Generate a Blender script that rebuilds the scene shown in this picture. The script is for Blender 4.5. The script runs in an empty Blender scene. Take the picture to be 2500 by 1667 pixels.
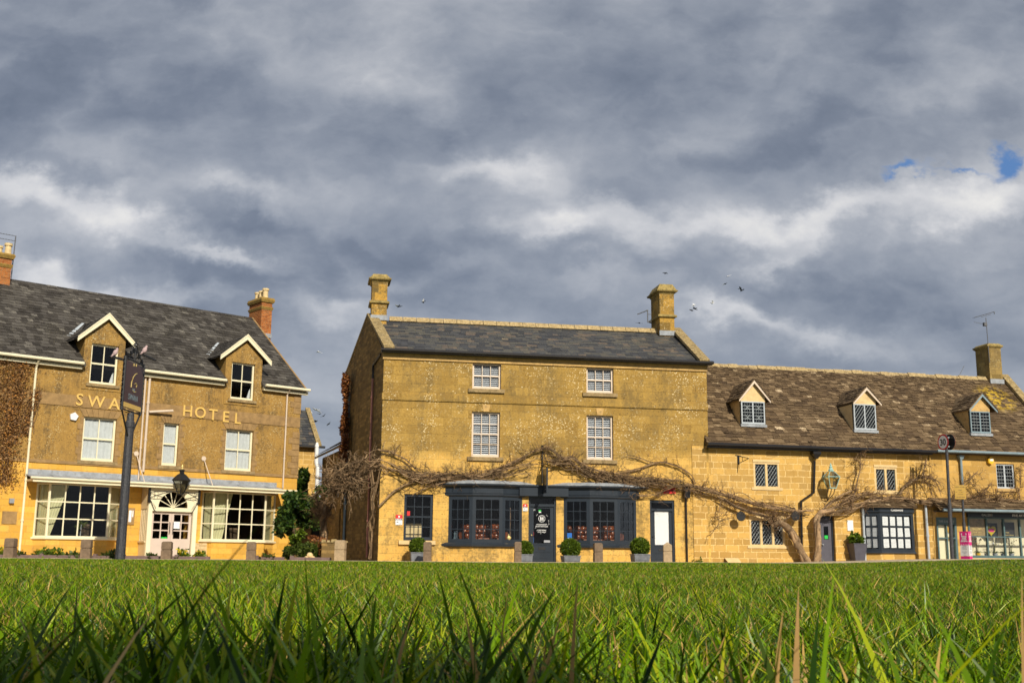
import bpy, math, random
import numpy as np
from mathutils import Matrix, Vector
R = math.radians
random.seed(7); rng = np.random.default_rng(11)
scene = bpy.context.scene
COL = scene.collection

# ---------------------------------------------------------------- camera
FPX, CX, CY = 2718.0, 1250.0, 833.5           # focal length and centre in photograph pixels
PITCH, ROLL, CAMH = math.atan((1366 - CY) / FPX), R(0.5), 0.105
cF = Vector((0, math.cos(PITCH), math.sin(PITCH)))
_r0 = Vector((1, 0, 0)); _u0 = Vector((0, -math.sin(PITCH), math.cos(PITCH)))
cR = _r0 * math.cos(ROLL) + _u0 * math.sin(ROLL)
cU = _u0 * math.cos(ROLL) - _r0 * math.sin(ROLL)
CAM = Vector((0, 0, CAMH))
cam = bpy.data.cameras.new('camera'); camo = bpy.data.objects.new('camera', cam); COL.objects.link(camo)
m = Matrix((cR, cU, -cF)).transposed().to_4x4(); m.translation = CAM
camo.matrix_world = m
cam.sensor_width = 36; cam.lens = FPX / 2500 * 36; cam.clip_start = 0.02; cam.clip_end = 3000
cam.dof.use_dof = True; cam.dof.focus_distance = 2.4; cam.dof.aperture_fstop = 32
scene.camera = camo
scene.render.resolution_x = 1024; scene.render.resolution_y = 682
scene.view_settings.view_transform = 'Standard'; scene.view_settings.look = 'None'
scene.view_settings.exposure = 0.0; scene.view_settings.gamma = 1.0

SUN_EL, SUN_AZ = R(32), R(23)                  # azimuth: degrees to the right of straight behind the camera
sunv = Vector((math.sin(SUN_AZ) * math.cos(SUN_EL), -math.cos(SUN_AZ) * math.cos(SUN_EL), math.sin(SUN_EL)))
sun = bpy.data.lights.new('sun', 'SUN'); sun.energy = 5.0; sun.angle = R(0.5); sun.color = (1.0, 0.92, 0.76)
suno = bpy.data.objects.new('sun', sun); COL.objects.link(suno)
suno.rotation_euler = (-sunv).to_track_quat('-Z', 'Y').to_euler(); suno.location = (30, -30, 40)

def ray(px, py):
    return cF + cR * ((px - CX) / FPX) - cU * ((py - CY) / FPX)
def at(px, py, Y):                              # point on the vertical plane y = Y seen at that pixel
    d = ray(px, py); return CAM + d * (Y / d.y)
def hit(px, py, p0, n):
    d = ray(px, py); return CAM + d * ((p0 - CAM).dot(n) / d.dot(n))

# ---------------------------------------------------------------- node helpers
class NT:
    def __init__(s, tree): s.t = tree; s.n = tree.nodes; s.l = tree.links
    def node(s, typ, **kw):
        n = s.n.new(typ)
        for k, v in kw.items():
            if k.startswith('_'): setattr(n, k[1:], v)
        return n
    def put(s, sock, v):
        if v is None: return
        if isinstance(v, bpy.types.NodeSocket): s.l.new(v, sock)
        else:
            if isinstance(v, (tuple, list)) and sock.type == 'RGBA' and len(v) == 3: v = (*v, 1)
            sock.default_value = v
    def math(s, op, a, b=None, c=None, clamp=False):
        n = s.n.new('ShaderNodeMath'); n.operation = op; n.use_clamp = clamp
        s.put(n.inputs[0], a)
        if b is not None: s.put(n.inputs[1], b)
        if c is not None: s.put(n.inputs[2], c)
        return n.outputs[0]
    def mix(s, f, a, b, mode='MIX'):
        n = s.n.new('ShaderNodeMix'); n.data_type = 'RGBA'; n.blend_type = mode
        s.put(n.inputs['Factor'], f); s.put(n.inputs[6], a); s.put(n.inputs[7], b)
        return n.outputs[2]
    def xyz(s, x, y, z):
        n = s.n.new('ShaderNodeCombineXYZ'); s.put(n.inputs[0], x); s.put(n.inputs[1], y); s.put(n.inputs[2], z); return n.outputs[0]
    def sep(s, v):
        n = s.n.new('ShaderNodeSeparateXYZ'); s.put(n.inputs[0], v); return n.outputs
    def noise(s, v, scale, detail=4, rough=0.6, dist=0.0, color=False):
        n = s.n.new('ShaderNodeTexNoise'); s.put(n.inputs['Vector'], v); n.inputs['Scale'].default_value = scale
        n.inputs['Detail'].default_value = detail; n.inputs['Roughness'].default_value = rough; n.inputs['Distortion'].default_value = dist
        return n.outputs['Color' if color else 'Fac']
    def voro(s, v, scale, out='Distance', rand=1.0):
        n = s.n.new('ShaderNodeTexVoronoi'); s.put(n.inputs['Vector'], v); n.inputs['Scale'].default_value = scale
        n.inputs['Randomness'].default_value = rand; return n.outputs[out]
    def ramp(s, f, stops, interp='LINEAR'):
        n = s.n.new('ShaderNodeValToRGB'); n.color_ramp.interpolation = interp
        e = n.color_ramp.elements
        while len(e) > 1: e.remove(e[-1])
        for i, (p, c) in enumerate(stops):
            if isinstance(c, (int, float)): c = (c, c, c)
            k = e[0] if i == 0 else e.new(p)
            k.position = p; k.color = (*c, 1)
        s.put(n.inputs[0], f); return n.outputs[0]
    def sm(s, v, a, b):
        n = s.n.new('ShaderNodeMapRange'); n.interpolation_type = 'SMOOTHSTEP'
        s.put(n.inputs[0], v); n.inputs[1].default_value = a; n.inputs[2].default_value = b; return n.outputs[0]

def new_mat(name):
    m = bpy.data.materials.new(name); m.use_nodes = True
    t = NT(m.node_tree); b = m.node_tree.nodes['Principled BSDF']
    return m, t, b
def simple(name, col, rough=0.6, metal=0.0, spec=0.5, var=0.15, nscale=6, bump=0.0, dirt=None, rnd=0.0):
    m, t, b = new_mat(name)
    co = t.node('ShaderNodeTexCoord').outputs['Object']
    n = t.noise(co, nscale, 5, 0.65)
    dark = tuple(c * (1 - var) for c in col); lite = tuple(min(1, c * (1 + var)) for c in col)
    c = t.ramp(n, [(0.3, dark), (0.7, lite)])
    if dirt:
        n2 = t.noise(co, nscale * 3.1, 6, 0.7)
        c = t.mix(t.sm(n2, 0.52, 0.68), c, dirt)
    if rnd:
        a = t.node('ShaderNodeAttribute', _attribute_name='rnd').outputs['Fac']
        k = t.math('ADD', 1 - rnd, t.math('MULTIPLY', a, 2 * rnd)); c = t.mix(1.0, c, t.xyz(k, k, k), 'MULTIPLY')
    t.put(b.inputs['Base Color'], c); b.inputs['Roughness'].default_value = rough
    b.inputs['Metallic'].default_value = metal; b.inputs['Specular IOR Level'].default_value = spec
    if bump:
        bn = t.node('ShaderNodeBump'); bn.inputs['Strength'].default_value = bump; bn.inputs['Distance'].default_value = 0.01
        t.put(bn.inputs['Height'], t.noise(co, nscale * 8, 4, 0.7)); t.put(b.inputs['Normal'], bn.outputs[0])
    return m

def stone(name, c1, c2, stain, bw, bh, mortar=None, msize=0.006, mstr=0.5, lichen=0.3, stain_amt=0.5, zsplit=None, fleck=(0.72, 0.60, 0.38), off=0.0, speck=0.0, low=None, brk=0.38, grain=0.25):
    m, t, b = new_mat(name)
    co = t.node('ShaderNodeTexCoord').outputs['Object']
    x, y, z = t.sep(co)
    u = t.math('ADD', x, t.math('MULTIPLY', y, 1.0))
    wob = t.math('MULTIPLY', t.math('SUBTRACT', t.noise(co, 1.7, 3), 0.5), 0.05)
    vec = t.xyz(t.math('ADD', u, t.math('ADD', wob, off)), t.math('ADD', z, wob), 0.0)
    br = t.node('ShaderNodeTexBrick', _offset=0.43, _squash=0.72, _squash_frequency=3)
    t.put(br.inputs['Vector'], vec); br.inputs['Scale'].default_value = 1
    br.inputs['Brick Width'].default_value = bw; br.inputs['Row Height'].default_value = bh
    br.inputs['Mortar Size'].default_value = msize; br.inputs['Mortar Smooth'].default_value = 0.3
    t.put(br.inputs['Color1'], (0, 0, 0)); t.put(br.inputs['Color2'], (1, 1, 1)); t.put(br.inputs['Mortar'], (0.5, 0.5, 0.5))
    bri = t.sep(br.outputs['Color'])[0]
    n1 = t.noise(co, 0.9, 6, 0.65); n2 = t.noise(co, 9, 5, 0.7); n3 = t.noise(co, 45, 3, 0.7)
    tone = t.math('ADD', t.math('MULTIPLY', t.math('SUBTRACT', bri, .5), brk), t.math('ADD', t.math('MULTIPLY', n2, 0.45), t.math('MULTIPLY', n1, 0.4)))
    tone = t.math('ADD', tone, .19 - grain * .5)
    n4 = t.noise(co, 16, 4, 0.8)
    tone = t.math('ADD', tone, t.math('MULTIPLY', n4, grain))
    c = t.ramp(tone, [(0.46, c1), (0.76, c2)])
    if low is not None:
        c = t.mix(t.sm(t.math('ADD', z, t.math('MULTIPLY', t.math('SUBTRACT', n1, 0.5), 1.2)), low[0] + 0.35, low[0] - 0.35), c, t.ramp(tone, [(0.44, low[1]), (0.78, low[2])]))
    st = t.math('ADD', t.math('MULTIPLY', n1, 0.7), t.math('MULTIPLY', n3, 0.35))
    if zsplit is not None:
        st = t.math('ADD', st, t.math('MULTIPLY', t.sm(z, zsplit - 0.5, zsplit + 0.6), 0.12))
        st = t.math('SUBTRACT', st, 0.06)
    # vertical run-off streaks
    strk = t.noise(t.xyz(t.math('MULTIPLY', u, 5.0), t.math('MULTIPLY', z, 0.5), 0), 1.0, 5, 0.7)
    st = t.math('ADD', st, t.math('MULTIPLY', t.math('SUBTRACT', strk, 0.5), 0.25))
    c = t.mix(t.math('MULTIPLY', t.sm(t.math('ADD', st, t.math('MULTIPLY', t.math('SUBTRACT', n2, .5), .5)), 0.46, 0.66), stain_amt), c, stain)
    if speck > 0:
        sp = t.voro(co, 13, 'Distance')
        spn = t.math('MULTIPLY', t.sm(sp, 0.30, 0.12), t.sm(t.noise(co, 1.6, 4, 0.6), 0.45, 0.6))
        c = t.mix(t.math('MULTIPLY', spn, speck), c, tuple(k * 0.45 for k in stain))
    if lichen > 0:
        v1 = t.voro(co, 5.5, 'Distance'); v2 = t.voro(co, 12, 'Distance')
        patch = t.sm(t.noise(co, 0.75, 3, 0.6), 0.42, 0.62)
        l1 = t.math('MULTIPLY', t.sm(v1, 0.17, 0.08), t.sm(t.noise(co, 2.4, 3), 0.50, 0.58))
        l2 = t.math('MULTIPLY', t.sm(v2, 0.28, 0.15), patch)
        l3 = t.math('MULTIPLY', t.sm(t.noise(co, 14, 3, 0.8), 0.585, 0.65), patch)
        lf = t.math('MAXIMUM', t.math('MAXIMUM', l1, l2), l3)
        if low is not None: lf = t.math('MULTIPLY', lf, t.math('ADD', .15, t.math('MULTIPLY', t.sm(z, low[0] - .3, low[0] + .6), .85)))
        c = t.mix(t.math('MULTIPLY', lf, lichen), c, fleck)
    if mortar is not None:
        mf = t.math('MULTIPLY', br.outputs['Fac'], mstr)
        if low is not None: mf = t.math('MULTIPLY', mf, t.math('SUBTRACT', 1.0, t.math('MULTIPLY', t.sm(z, low[0] - .3, low[0] + .3), .7)))
        c = t.mix(t.math('MULTIPLY', mf, t.sm(n2, .35, .55)), c, mortar)
    t.put(b.inputs['Base Color'], c); b.inputs['Roughness'].default_value = 0.92; b.inputs['Specular IOR Level'].default_value = 0.15
    bn = t.node('ShaderNodeBump'); bn.inputs['Strength'].default_value = 0.7; bn.inputs['Distance'].default_value = 0.02
    h = t.math('ADD', t.math('MULTIPLY', n3, 0.5), t.math('MULTIPLY', n2, 0.5))
    h = t.math('SUBTRACT', h, t.math('MULTIPLY', br.outputs['Fac'], 0.5 if mortar is not None else 0))
    t.put(bn.inputs['Height'], h); t.put(b.inputs['Normal'], bn.outputs[0])
    return m

def tile_mat(name, stops, lichen, lcol, yellow=None, rough=0.85):
    m, t, b = new_mat(name)
    co = t.node('ShaderNodeTexCoord').outputs['Object']
    a = t.node('ShaderNodeAttribute', _attribute_name='rnd').outputs['Fac']
    n = t.noise(co, 3.0, 5, 0.7); n2 = t.noise(co, 26, 4, 0.75)
    f = t.math('ADD', t.math('ADD', t.math('MULTIPLY', a, 0.82), 0.08), t.math('ADD', t.math('MULTIPLY', t.math('SUBTRACT', n, 0.5), 0.55), t.math('MULTIPLY', t.math('SUBTRACT', n2, .5), 0.55)))
    c = t.ramp(f, stops)
    patch = t.sm(t.noise(co, 0.8, 4, 0.6), 0.35, 0.65)
    l = t.math('MULTIPLY', t.sm(n2, 0.56, 0.66), patch)
    c = t.mix(t.math('MULTIPLY', l, lichen), c, lcol)
    if yellow:
        d = t.node('ShaderNodeVectorMath', _operation='DISTANCE'); t.put(d.inputs[0], co); d.inputs[1].default_value = yellow[0]
        ym = t.math('MULTIPLY', t.sm(d.outputs['Value'], yellow[1], yellow[1] * 0.3), t.sm(t.noise(co, 5, 4, 0.7), 0.42, 0.56))
        c = t.mix(ym, c, (0.50, 0.33, 0.03))
    t.put(b.inputs['Base Color'], c); b.inputs['Roughness'].default_value = rough; b.inputs['Specular IOR Level'].default_value = 0.3
    bn = t.node('ShaderNodeBump'); bn.inputs['Strength'].default_value = 0.5; bn.inputs['Distance'].default_value = 0.01
    t.put(bn.inputs['Height'], n2); t.put(b.inputs['Normal'], bn.outputs[0])
    return m

def leafy(name, stops, trans=0.4, rough=0.5):
    m, t, b = new_mat(name)
    a = t.node('ShaderNodeAttribute', _attribute_name='rnd').outputs['Fac']
    c = t.ramp(a, stops)
    t.put(b.inputs['Base Color'], c); b.inputs['Roughness'].default_value = rough; b.inputs['Specular IOR Level'].default_value = 0.3
    tr = t.node('ShaderNodeBsdfTranslucent'); t.put(tr.inputs[0], c)
    mx = t.node('ShaderNodeMixShader'); mx.inputs[0].default_value = trans
    t.l.new(b.outputs[0], mx.inputs[1]); t.l.new(tr.outputs[0], mx.inputs[2])
    t.l.new(mx.outputs[0], m.node_tree.nodes['Material Output'].inputs[0])
    return m

M = {}
def glass_mat(name, tint=(1, 1, 1), refl=1.0):
    m, t, b = new_mat(name)
    g = t.node('ShaderNodeBsdfGlossy'); g.inputs['Roughness'].default_value = 0.03; t.put(g.inputs['Color'], (1, 1, 1))
    tr = t.node('ShaderNodeBsdfTransparent'); t.put(tr.inputs[0], tint)
    fr = t.node('ShaderNodeFresnel'); fr.inputs[0].default_value = 1.5
    mx = t.node('ShaderNodeMixShader'); t.put(mx.inputs[0], t.math('MULTIPLY', fr.outputs[0], refl))
    t.l.new(tr.outputs[0], mx.inputs[1]); t.l.new(g.outputs[0], mx.inputs[2])
    t.l.new(mx.outputs[0], m.node_tree.nodes['Material Output'].inputs[0])
    return m

# ---------------------------------------------------------------- world: grey broken cloud with a blue gap
w = bpy.data.worlds.new('World'); scene.world = w; w.use_nodes = True
t = NT(w.node_tree); bg = w.node_tree.nodes['Background']
co = t.node('ShaderNodeTexCoord').outputs['Generated']
dx, dy, dz = t.sep(co)
sky = t.node('ShaderNodeTexSky', _sky_type='NISHITA'); sky.sun_disc = False
sky.sun_elevation = SUN_EL; sky.sun_rotation = math.pi - SUN_AZ
skyc = t.mix(1.0, sky.outputs[0], (0.085, 0.095, 0.125), 'MULTIPLY')
# cloud layer seen as a flat sheet overhead
den = t.math('MAXIMUM', t.math('ADD', t.math('ABSOLUTE', dz), 0.16), 0.05)
pl = t.xyz(t.math('DIVIDE', dx, den), t.math('DIVIDE', dy, den), 0.0)
ys = t.math('MAXIMUM', dy, 0.15)
X = t.math('DIVIDE', dx, ys); Z = t.math('DIVIDE', dz, ys)
warp = t.noise(t.xyz(X, t.math('MULTIPLY', Z, 1.3), 3.1), 9.0, 6, 0.58, color=True)
wv = t.sep(warp)
Xw = t.math('ADD', X, t.math('MULTIPLY', t.math('SUBTRACT', wv[0], 0.5), 0.13))
Zw = t.math('ADD', Z, t.math('MULTIPLY', t.math('SUBTRACT', wv[1], 0.5), 0.12))
lump = t.noise(t.xyz(X, t.math('MULTIPLY', Z, 1.35), 5.3), 15.0, 6, 0.55, 0.1)
n1 = t.noise(pl, 1.3, 7, 0.52, 0.2); n2 = t.noise(t.xyz(X, t.math('MULTIPLY', Z, 1.7), 0.7), 5.0, 8, 0.56, 0.15)
tone = t.math('ADD', t.math('MULTIPLY', n1, 0.55), t.math('MULTIPLY', n2, 0.85))
tone = t.math('SUBTRACT', tone, 0.335)
front = t.sm(dy, 0.1, 0.4)
def P(px, py):
    d = ray(px, py); return d.x / d.y, d.z / d.y
def blob(px, py, rx, ry, amp, rot=0.0):
    cx, cz = P(px, py)
    a = t.math('SUBTRACT', Xw, cx); b_ = t.math('SUBTRACT', Zw, cz)
    c_, s_ = math.cos(R(rot)), math.sin(R(rot))
    a2 = t.math('ADD', t.math('MULTIPLY', a, c_), t.math('MULTIPLY', b_, s_))
    b2 = t.math('SUBTRACT', t.math('MULTIPLY', b_, c_), t.math('MULTIPLY', a, s_))
    a2 = t.math('DIVIDE', a2, rx / FPX); b2 = t.math('DIVIDE', b2, ry / FPX)
    d2 = t.math('ADD', t.math('MULTIPLY', a2, a2), t.math('MULTIPLY', b2, b2))
    e = t.math('POWER', 2.718, t.math('MULTIPLY', d2, -1.0))
    return t.math('MULTIPLY', e, amp)
BL = [(2400, 485, 190, 62, .46, 12), (2080, 515, 200, 56, .34, 10), (1900, 545, 200, 50, .24, 8), (1680, 555, 200, 52, .20, 0), (1360, 565, 150, 45, .40, -4), (1240, 450, 170, 55, .34, -12), (1130, 430, 120, 40, .14, 0),
      (1560, 520, 140, 40, .18, 5), (1880, 632, 110, 30, .28, 28), (560, 470, 190, 38, .34, -4), (290, 545, 90, 52, .42, -15), (120, 470, 150, 52, .26, -15), (20, 440, 90, 40, .16, 0), (500, 615, 130, 24, .22, -22), (600, 640, 120, 22, .18, -22),
      (110, 690, 110, 42, .30, -15), (250, 705, 130, 34, .26, -8), (440, 735, 150, 34, .26, -4), (760, 790, 110, 42, .32, 0), (860, 760, 90, 26, .14, 0), (1010, 240, 150, 90, .24, -25), (700, 60, 420, 70, .10, 0), (1740, 770, 110, 40, .34, -14),
      (1880, 805, 110, 34, .30, -8), (2060, 835, 150, 30, .24, 0), (1720, 340, 180, 48, .20, 8), (2280, 160, 230, 110, .12, 20), (950, 690, 150, 25, .14, 0), (1140, 660, 120, 24, .10, 0), (2420, 620, 80, 30, .10, 10), (1450, 690, 150, 26, .10, 0),
      (60, 260, 300, 190, -.17, 0), (250, 415, 330, 34, -.16, -10), (1950, 330, 380, 58, -.18, 10), (1250, 340, 280, 44, -.10, 0), (2320, 700, 300, 100, -.22, 6), (2200, 900, 300, 50, -.08, 0), (1300, 40, 260, 60, -.08, 0),
      (620, 550, 240, 26, -.12, -8), (1500, 470, 130, 26, -.10, 0), (650, 690, 260, 30, -.12, -10), (1980, 700, 160, 36, -.12, 0), (1700, 40, 400, 70, -.08, 0), (800, 960, 200, 80, -.04, 0), (1500, 640, 300, 26, -.06, 0), (880, 600, 200, 30, -.08, 0)]
acc = None
for b_ in BL:
    o = blob(*b_); acc = o if acc is None else t.math('ADD', acc, o)
tone = t.math('ADD', tone, t.math('MULTIPLY', acc, t.math('MULTIPLY', front, t.math('ADD', .35, t.math('MULTIPLY', lump, 1.25)))))
tone = t.math('ADD', tone, t.math('MULTIPLY', t.math('SUBTRACT', lump, .5), .14))
bill = t.math('ABSOLUTE', t.math('SUBTRACT', t.noise(t.xyz(Xw, t.math('MULTIPLY', Zw, 1.5), 9.1), 7.5, 5, 0.5), .5))
tone = t.math('ADD', tone, t.math('MULTIPLY', t.math('SUBTRACT', .10, bill), 0.75))
cloud = t.ramp(tone, [(0.0, (0.122, 0.147, 0.192)), (0.20, (0.196, 0.224, 0.277)), (0.36, (0.290, 0.318, 0.368)), (0.55, (0.43, 0.450, 0.487)), (0.78, (0.66, 0.66, 0.67)), (1.0, (0.86, 0.84, 0.80))])
gap = None
for b_ in [(2440, 388, 46, 34, 1.05, 60), (2335, 418, 60, 10, .7, 0), (2225, 432, 42, 16, .85, 10)]:
    o = blob(*b_); gap = o if gap is None else t.math('ADD', gap, o)
gap = t.math('MULTIPLY', t.sm(t.math('ADD', gap, t.math('MULTIPLY', t.math('SUBTRACT', n2, .5), .9)), 0.25, 1.0), front)
blue = (0.080, 0.215, 0.46)
cloud = t.mix(gap, cloud, t.mix(0.55, skyc, blue))
allsky = t.mix(0.93, skyc, cloud)
t.put(bg.inputs['Color'], allsky); bg.inputs['Strength'].default_value = 1.02

# ---------------------------------------------------------------- mesh helpers
class MB:
    def __init__(s, T=None): s.v = []; s.f = []; s.m = []; s.r = []; s.T = T
    def add(s, vs, fs, mi=0, r=None):
        o = len(s.v)
        if s.T is not None: vs = [s.T @ Vector(q) for q in vs]
        s.v += [tuple(q) for q in vs]
        rr = random.random() if r is None else r
        for f in fs: s.f.append([i + o for i in f]); s.m.append(mi); s.r.append(rr)
        return s
    def box(s, x0, x1, y0, y1, z0, z1, mi=0, r=None):
        vs = [(x0, y0, z0), (x1, y0, z0), (x1, y1, z0), (x0, y1, z0), (x0, y0, z1), (x1, y0, z1), (x1, y1, z1), (x0, y1, z1)]
        return s.add(vs, [(0, 3, 2, 1), (4, 5, 6, 7), (0, 1, 5, 4), (1, 2, 6, 5), (2, 3, 7, 6), (3, 0, 4, 7)], mi, r)
    def taper(s, cx, cy, z0, z1, a0, b0, a1, b1, mi=0, r=None):
        vs = [(cx + sx * a, cy + sy * b, z) for (a, b, z) in ((a0, b0, z0), (a1, b1, z1)) for sx, sy in ((-1, -1), (1, -1), (1, 1), (-1, 1))]
        return s.add(vs, [(0, 3, 2, 1), (4, 5, 6, 7), (0, 1, 5, 4), (1, 2, 6, 5), (2, 3, 7, 6), (3, 0, 4, 7)], mi, r)
    def prism(s, pts, y0, y1, mi=0, r=None):       # polygon in x,z (counter-clockwise seen from -y) extruded along y
        n = len(pts)
        vs = [(p[0], y0, p[1]) for p in pts] + [(p[0], y1, p[1]) for p in pts]
        fs = [tuple(range(n)), tuple(reversed(range(n, 2 * n)))] + [((i + 1) % n, i, i + n, (i + 1) % n + n) for i in range(n)]
        return s.add(vs, fs, mi, r)
    def slab(s, pts, d, mi=0, r=None):             # 3-D polygon thickened by the vector d
        n = len(pts); d = Vector(d)
        vs = [Vector(p) for p in pts] + [Vector(p) + d for p in pts]
        fs = [tuple(range(n)), tuple(reversed(range(n, 2 * n)))] + [((i + 1) % n, i, i + n, (i + 1) % n + n) for i in range(n)]
        return s.add(vs, fs, mi, r)
    def tube(s, pts, rad, n=6, mi=0, r=None, cap=True):
        pts = [Vector(p) for p in pts]; k = len(pts)
        if not hasattr(rad, '__len__'): rad = [rad] * k
        vs = []; fs = []
        for i, p in enumerate(pts):
            d = (pts[min(i + 1, k - 1)] - pts[max(i - 1, 0)])
            if d.length < 1e-9: d = Vector((0, 0, 1))
            d.normalize(); ref = Vector((0, 0, 1)) if abs(d.z) < 0.9 else Vector((1, 0, 0))
            a = d.cross(ref).normalized(); b = d.cross(a)
            for j in range(n):
                t_ = 2 * math.pi * (j + 0.5) / n
                vs.append(p + (a * math.cos(t_) + b * math.sin(t_)) * rad[i])
        for i in range(k - 1):
            for j in range(n):
                fs.append((i * n + j, i * n + (j + 1) % n, (i + 1) * n + (j + 1) % n, (i + 1) * n + j))
        if cap: fs.append(tuple(reversed(range(n)))); fs.append(tuple(range((k - 1) * n, k * n)))
        return s.add(vs, fs, mi, r)
    def lathe(s, cx, cy, prof, n=16, mi=0, r=None, rot=0.0):   # prof: (radius, z)
        vs = []; fs = []; k = len(prof)
        for (q, z) in prof:
            for j in range(n):
                a = 2 * math.pi * j / n + rot; vs.append((cx + q * math.cos(a), cy + q * math.sin(a), z))
        for i in range(k - 1):
            for j in range(n): fs.append((i * n + j, i * n + (j + 1) % n, (i + 1) * n + (j + 1) % n, (i + 1) * n + j))
        fs.append(tuple(reversed(range(n)))); fs.append(tuple(range((k - 1) * n, k * n)))
        return s.add(vs, fs, mi, r)
    def ball(s, c, rx, ry=None, rz=None, seg=12, rings=8, mi=0, r=None, d=None):
        ry = ry or rx; rz = rz or rx; c = Vector(c); vs = []; fs = []
        for i in range(rings + 1):
            a = math.pi * i / rings
            for j in range(seg):
                b = 2 * math.pi * j / seg
                v = Vector((rx * math.sin(a) * math.cos(b), ry * math.sin(a) * math.sin(b), rz * math.cos(a)))
                vs.append(c + (d @ v if d is not None else v))
        for i in range(rings):
            for j in range(seg): fs.append((i * seg + j, (i + 1) * seg + j, (i + 1) * seg + (j + 1) % seg, i * seg + (j + 1) % seg))
        return s.add(vs, fs, mi, r)
    def build(s, name, mats, parent=None, smooth=False, bevel=0.0):
        me = bpy.data.meshes.new(name); me.from_pydata(s.v, [], s.f)
        for q in (mats if isinstance(mats, (list, tuple)) else [mats]): me.materials.append(q)
        me.polygons.foreach_set('material_index', s.m)
        a = me.attributes.new('rnd', 'FLOAT', 'FACE'); a.data.foreach_set('value', s.r)
        if smooth: me.polygons.foreach_set('use_smooth', [True] * len(s.f))
        me.update()
        o = bpy.data.objects.new(name, me); COL.objects.link(o)
        if parent is not None: o.parent = parent
        if bevel:
            bv = o.modifiers.new('bevel', 'BEVEL'); bv.width = bevel; bv.segments = 2; bv.limit_method = 'ANGLE'
        return o
def mesh_np(name, V, F, mats, parent=None, rnd=None, smooth=False):
    V = np.asarray(V, dtype=np.float32); F = np.asarray(F, dtype=np.int32)
    me = bpy.data.meshes.new(name); nf, k = F.shape
    me.vertices.add(len(V)); me.vertices.foreach_set('co', V.ravel())
    me.loops.add(nf * k); me.loops.foreach_set('vertex_index', F.ravel())
    me.polygons.add(nf); me.polygons.foreach_set('loop_start', np.arange(0, nf * k, k, dtype=np.int32))
    me.polygons.foreach_set('loop_total', np.full(nf, k, dtype=np.int32))
    for q in (mats if isinstance(mats, (list, tuple)) else [mats]): me.materials.append(q)
    if rnd is not None:
        a = me.attributes.new('rnd', 'FLOAT', 'FACE'); a.data.foreach_set('value', np.asarray(rnd, dtype=np.float32))
    if smooth: me.polygons.foreach_set('use_smooth', np.ones(nf, dtype=bool))
    me.update(calc_edges=True); me.validate()
    o = bpy.data.objects.new(name, me); COL.objects.link(o)
    if parent is not None: o.parent = parent
    return o
def leaves(name, pts, size, mat, parent=None, up=0.3, aspect=1.5):
    """small leaf-sized rhombs, one per point"""
    P_ = np.asarray(pts, dtype=float); n = len(P_)
    d = rng.normal(size=(n, 3)); d[:, 2] += up; d /= np.linalg.norm(d, axis=1)[:, None]
    e = rng.normal(size=(n, 3)); e -= (e * d).sum(1)[:, None] * d; e /= np.linalg.norm(e, axis=1)[:, None]
    s = size * rng.uniform(0.6, 1.35, n)[:, None]
    nrm = np.cross(d, e) * s * 0.22
    V = np.stack([P_ - e * s * 0.0, P_ + e * s * 0.5 * aspect + d * s * 0.42 + nrm, P_ + e * s * aspect, P_ + e * s * 0.5 * aspect - d * s * 0.42 + nrm], 1).reshape(-1, 3)
    F = np.arange(4 * n).reshape(n, 4)
    return mesh_np(name, V, F, mat, parent, rng.uniform(0, 1, n))
def tag(o, label, cat, group=None, kind=None):
    if kind: o['kind'] = kind
    if label: o['label'] = label
    if cat: o['category'] = cat
    if group: o['group'] = group
    return o
def empty(name, loc, rz=0.0, label=None, cat=None, group=None):
    o = bpy.data.objects.new(name, None); COL.objects.link(o); o.location = loc; o.rotation_euler = (0, 0, rz); o.empty_display_size = 0.3
    return tag(o, label, cat, group)
def text_mb(s, size, x, y, z, ext=0.0, bold=0.0, align='CENTER', T=None, spacing=1.0):
    c = bpy.data.curves.new('lettering', 'FONT'); c.body = s; c.size = size; c.extrude = ext; c.offset = bold; c.align_x = align; c.resolution_u = 3; c.space_character = spacing
    o = bpy.data.objects.new('lettering', c); COL.objects.link(o)
    dg = bpy.context.evaluated_depsgraph_get(); me = bpy.data.meshes.new_from_object(o.evaluated_get(dg))
    b = MB(T)
    b.add([(v.co.x + x, y - v.co.z, v.co.y + z) for v in me.vertices], [tuple(p.vertices) for p in me.polygons], 0)
    COL.objects.unlink(o); bpy.data.objects.remove(o); bpy.data.curves.remove(c); bpy.data.meshes.remove(me)
    return b
def merge(*bs):
    r = MB()
    for b in bs:
        o = len(r.v); r.v += b.v; r.f += [[i + o for i in f] for f in b.f]; r.m += b.m; r.r += b.r
    return r

class Frame:
    """vertical facade frame: local x along the wall, local y into the building, z up"""
    def __init__(s, theta, apx, aY, opx):
        th = R(theta); s.u = Vector((math.sin(th), math.cos(th), 0)); s.v = Vector((-math.cos(th), math.sin(th), 0)); s.rz = math.pi / 2 - th
        a = at(apx, 1366, aY); a.z = 0; n = s.v
        h = hit(opx, 1366, a, n); h.z = 0; s.o = h
        s.M = Matrix.Translation(s.o) @ Matrix.Rotation(s.rz, 4, 'Z'); s.I = s.M.inverted()
    def q(s, px, py, off=0.0):                   # off: metres in front of the wall
        p = hit(px, py, s.o - s.v * off, s.v); l = s.I @ p; return l.x, l.z
    def side(s, px, py, x):                      # on the plane local x = const
        p = hit(px, py, s.o + s.u * x, s.u); l = s.I @ p; return l.y, l.z
    def rect(s, x0, y0, x1, y1, off=0.0):
        a = s.q(x0, y0, off); b = s.q(x1, y1, off); return a[0], b[0], b[1], a[1]     # x0,x1,z0,z1
    def plane(s, px, py, p0, n):
        return s.I @ hit(px, py, s.M @ Vector(p0), (s.M.to_3x3() @ Vector(n)))
    def w(s, x, y, z): return s.M @ Vector((x, y, z))
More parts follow.
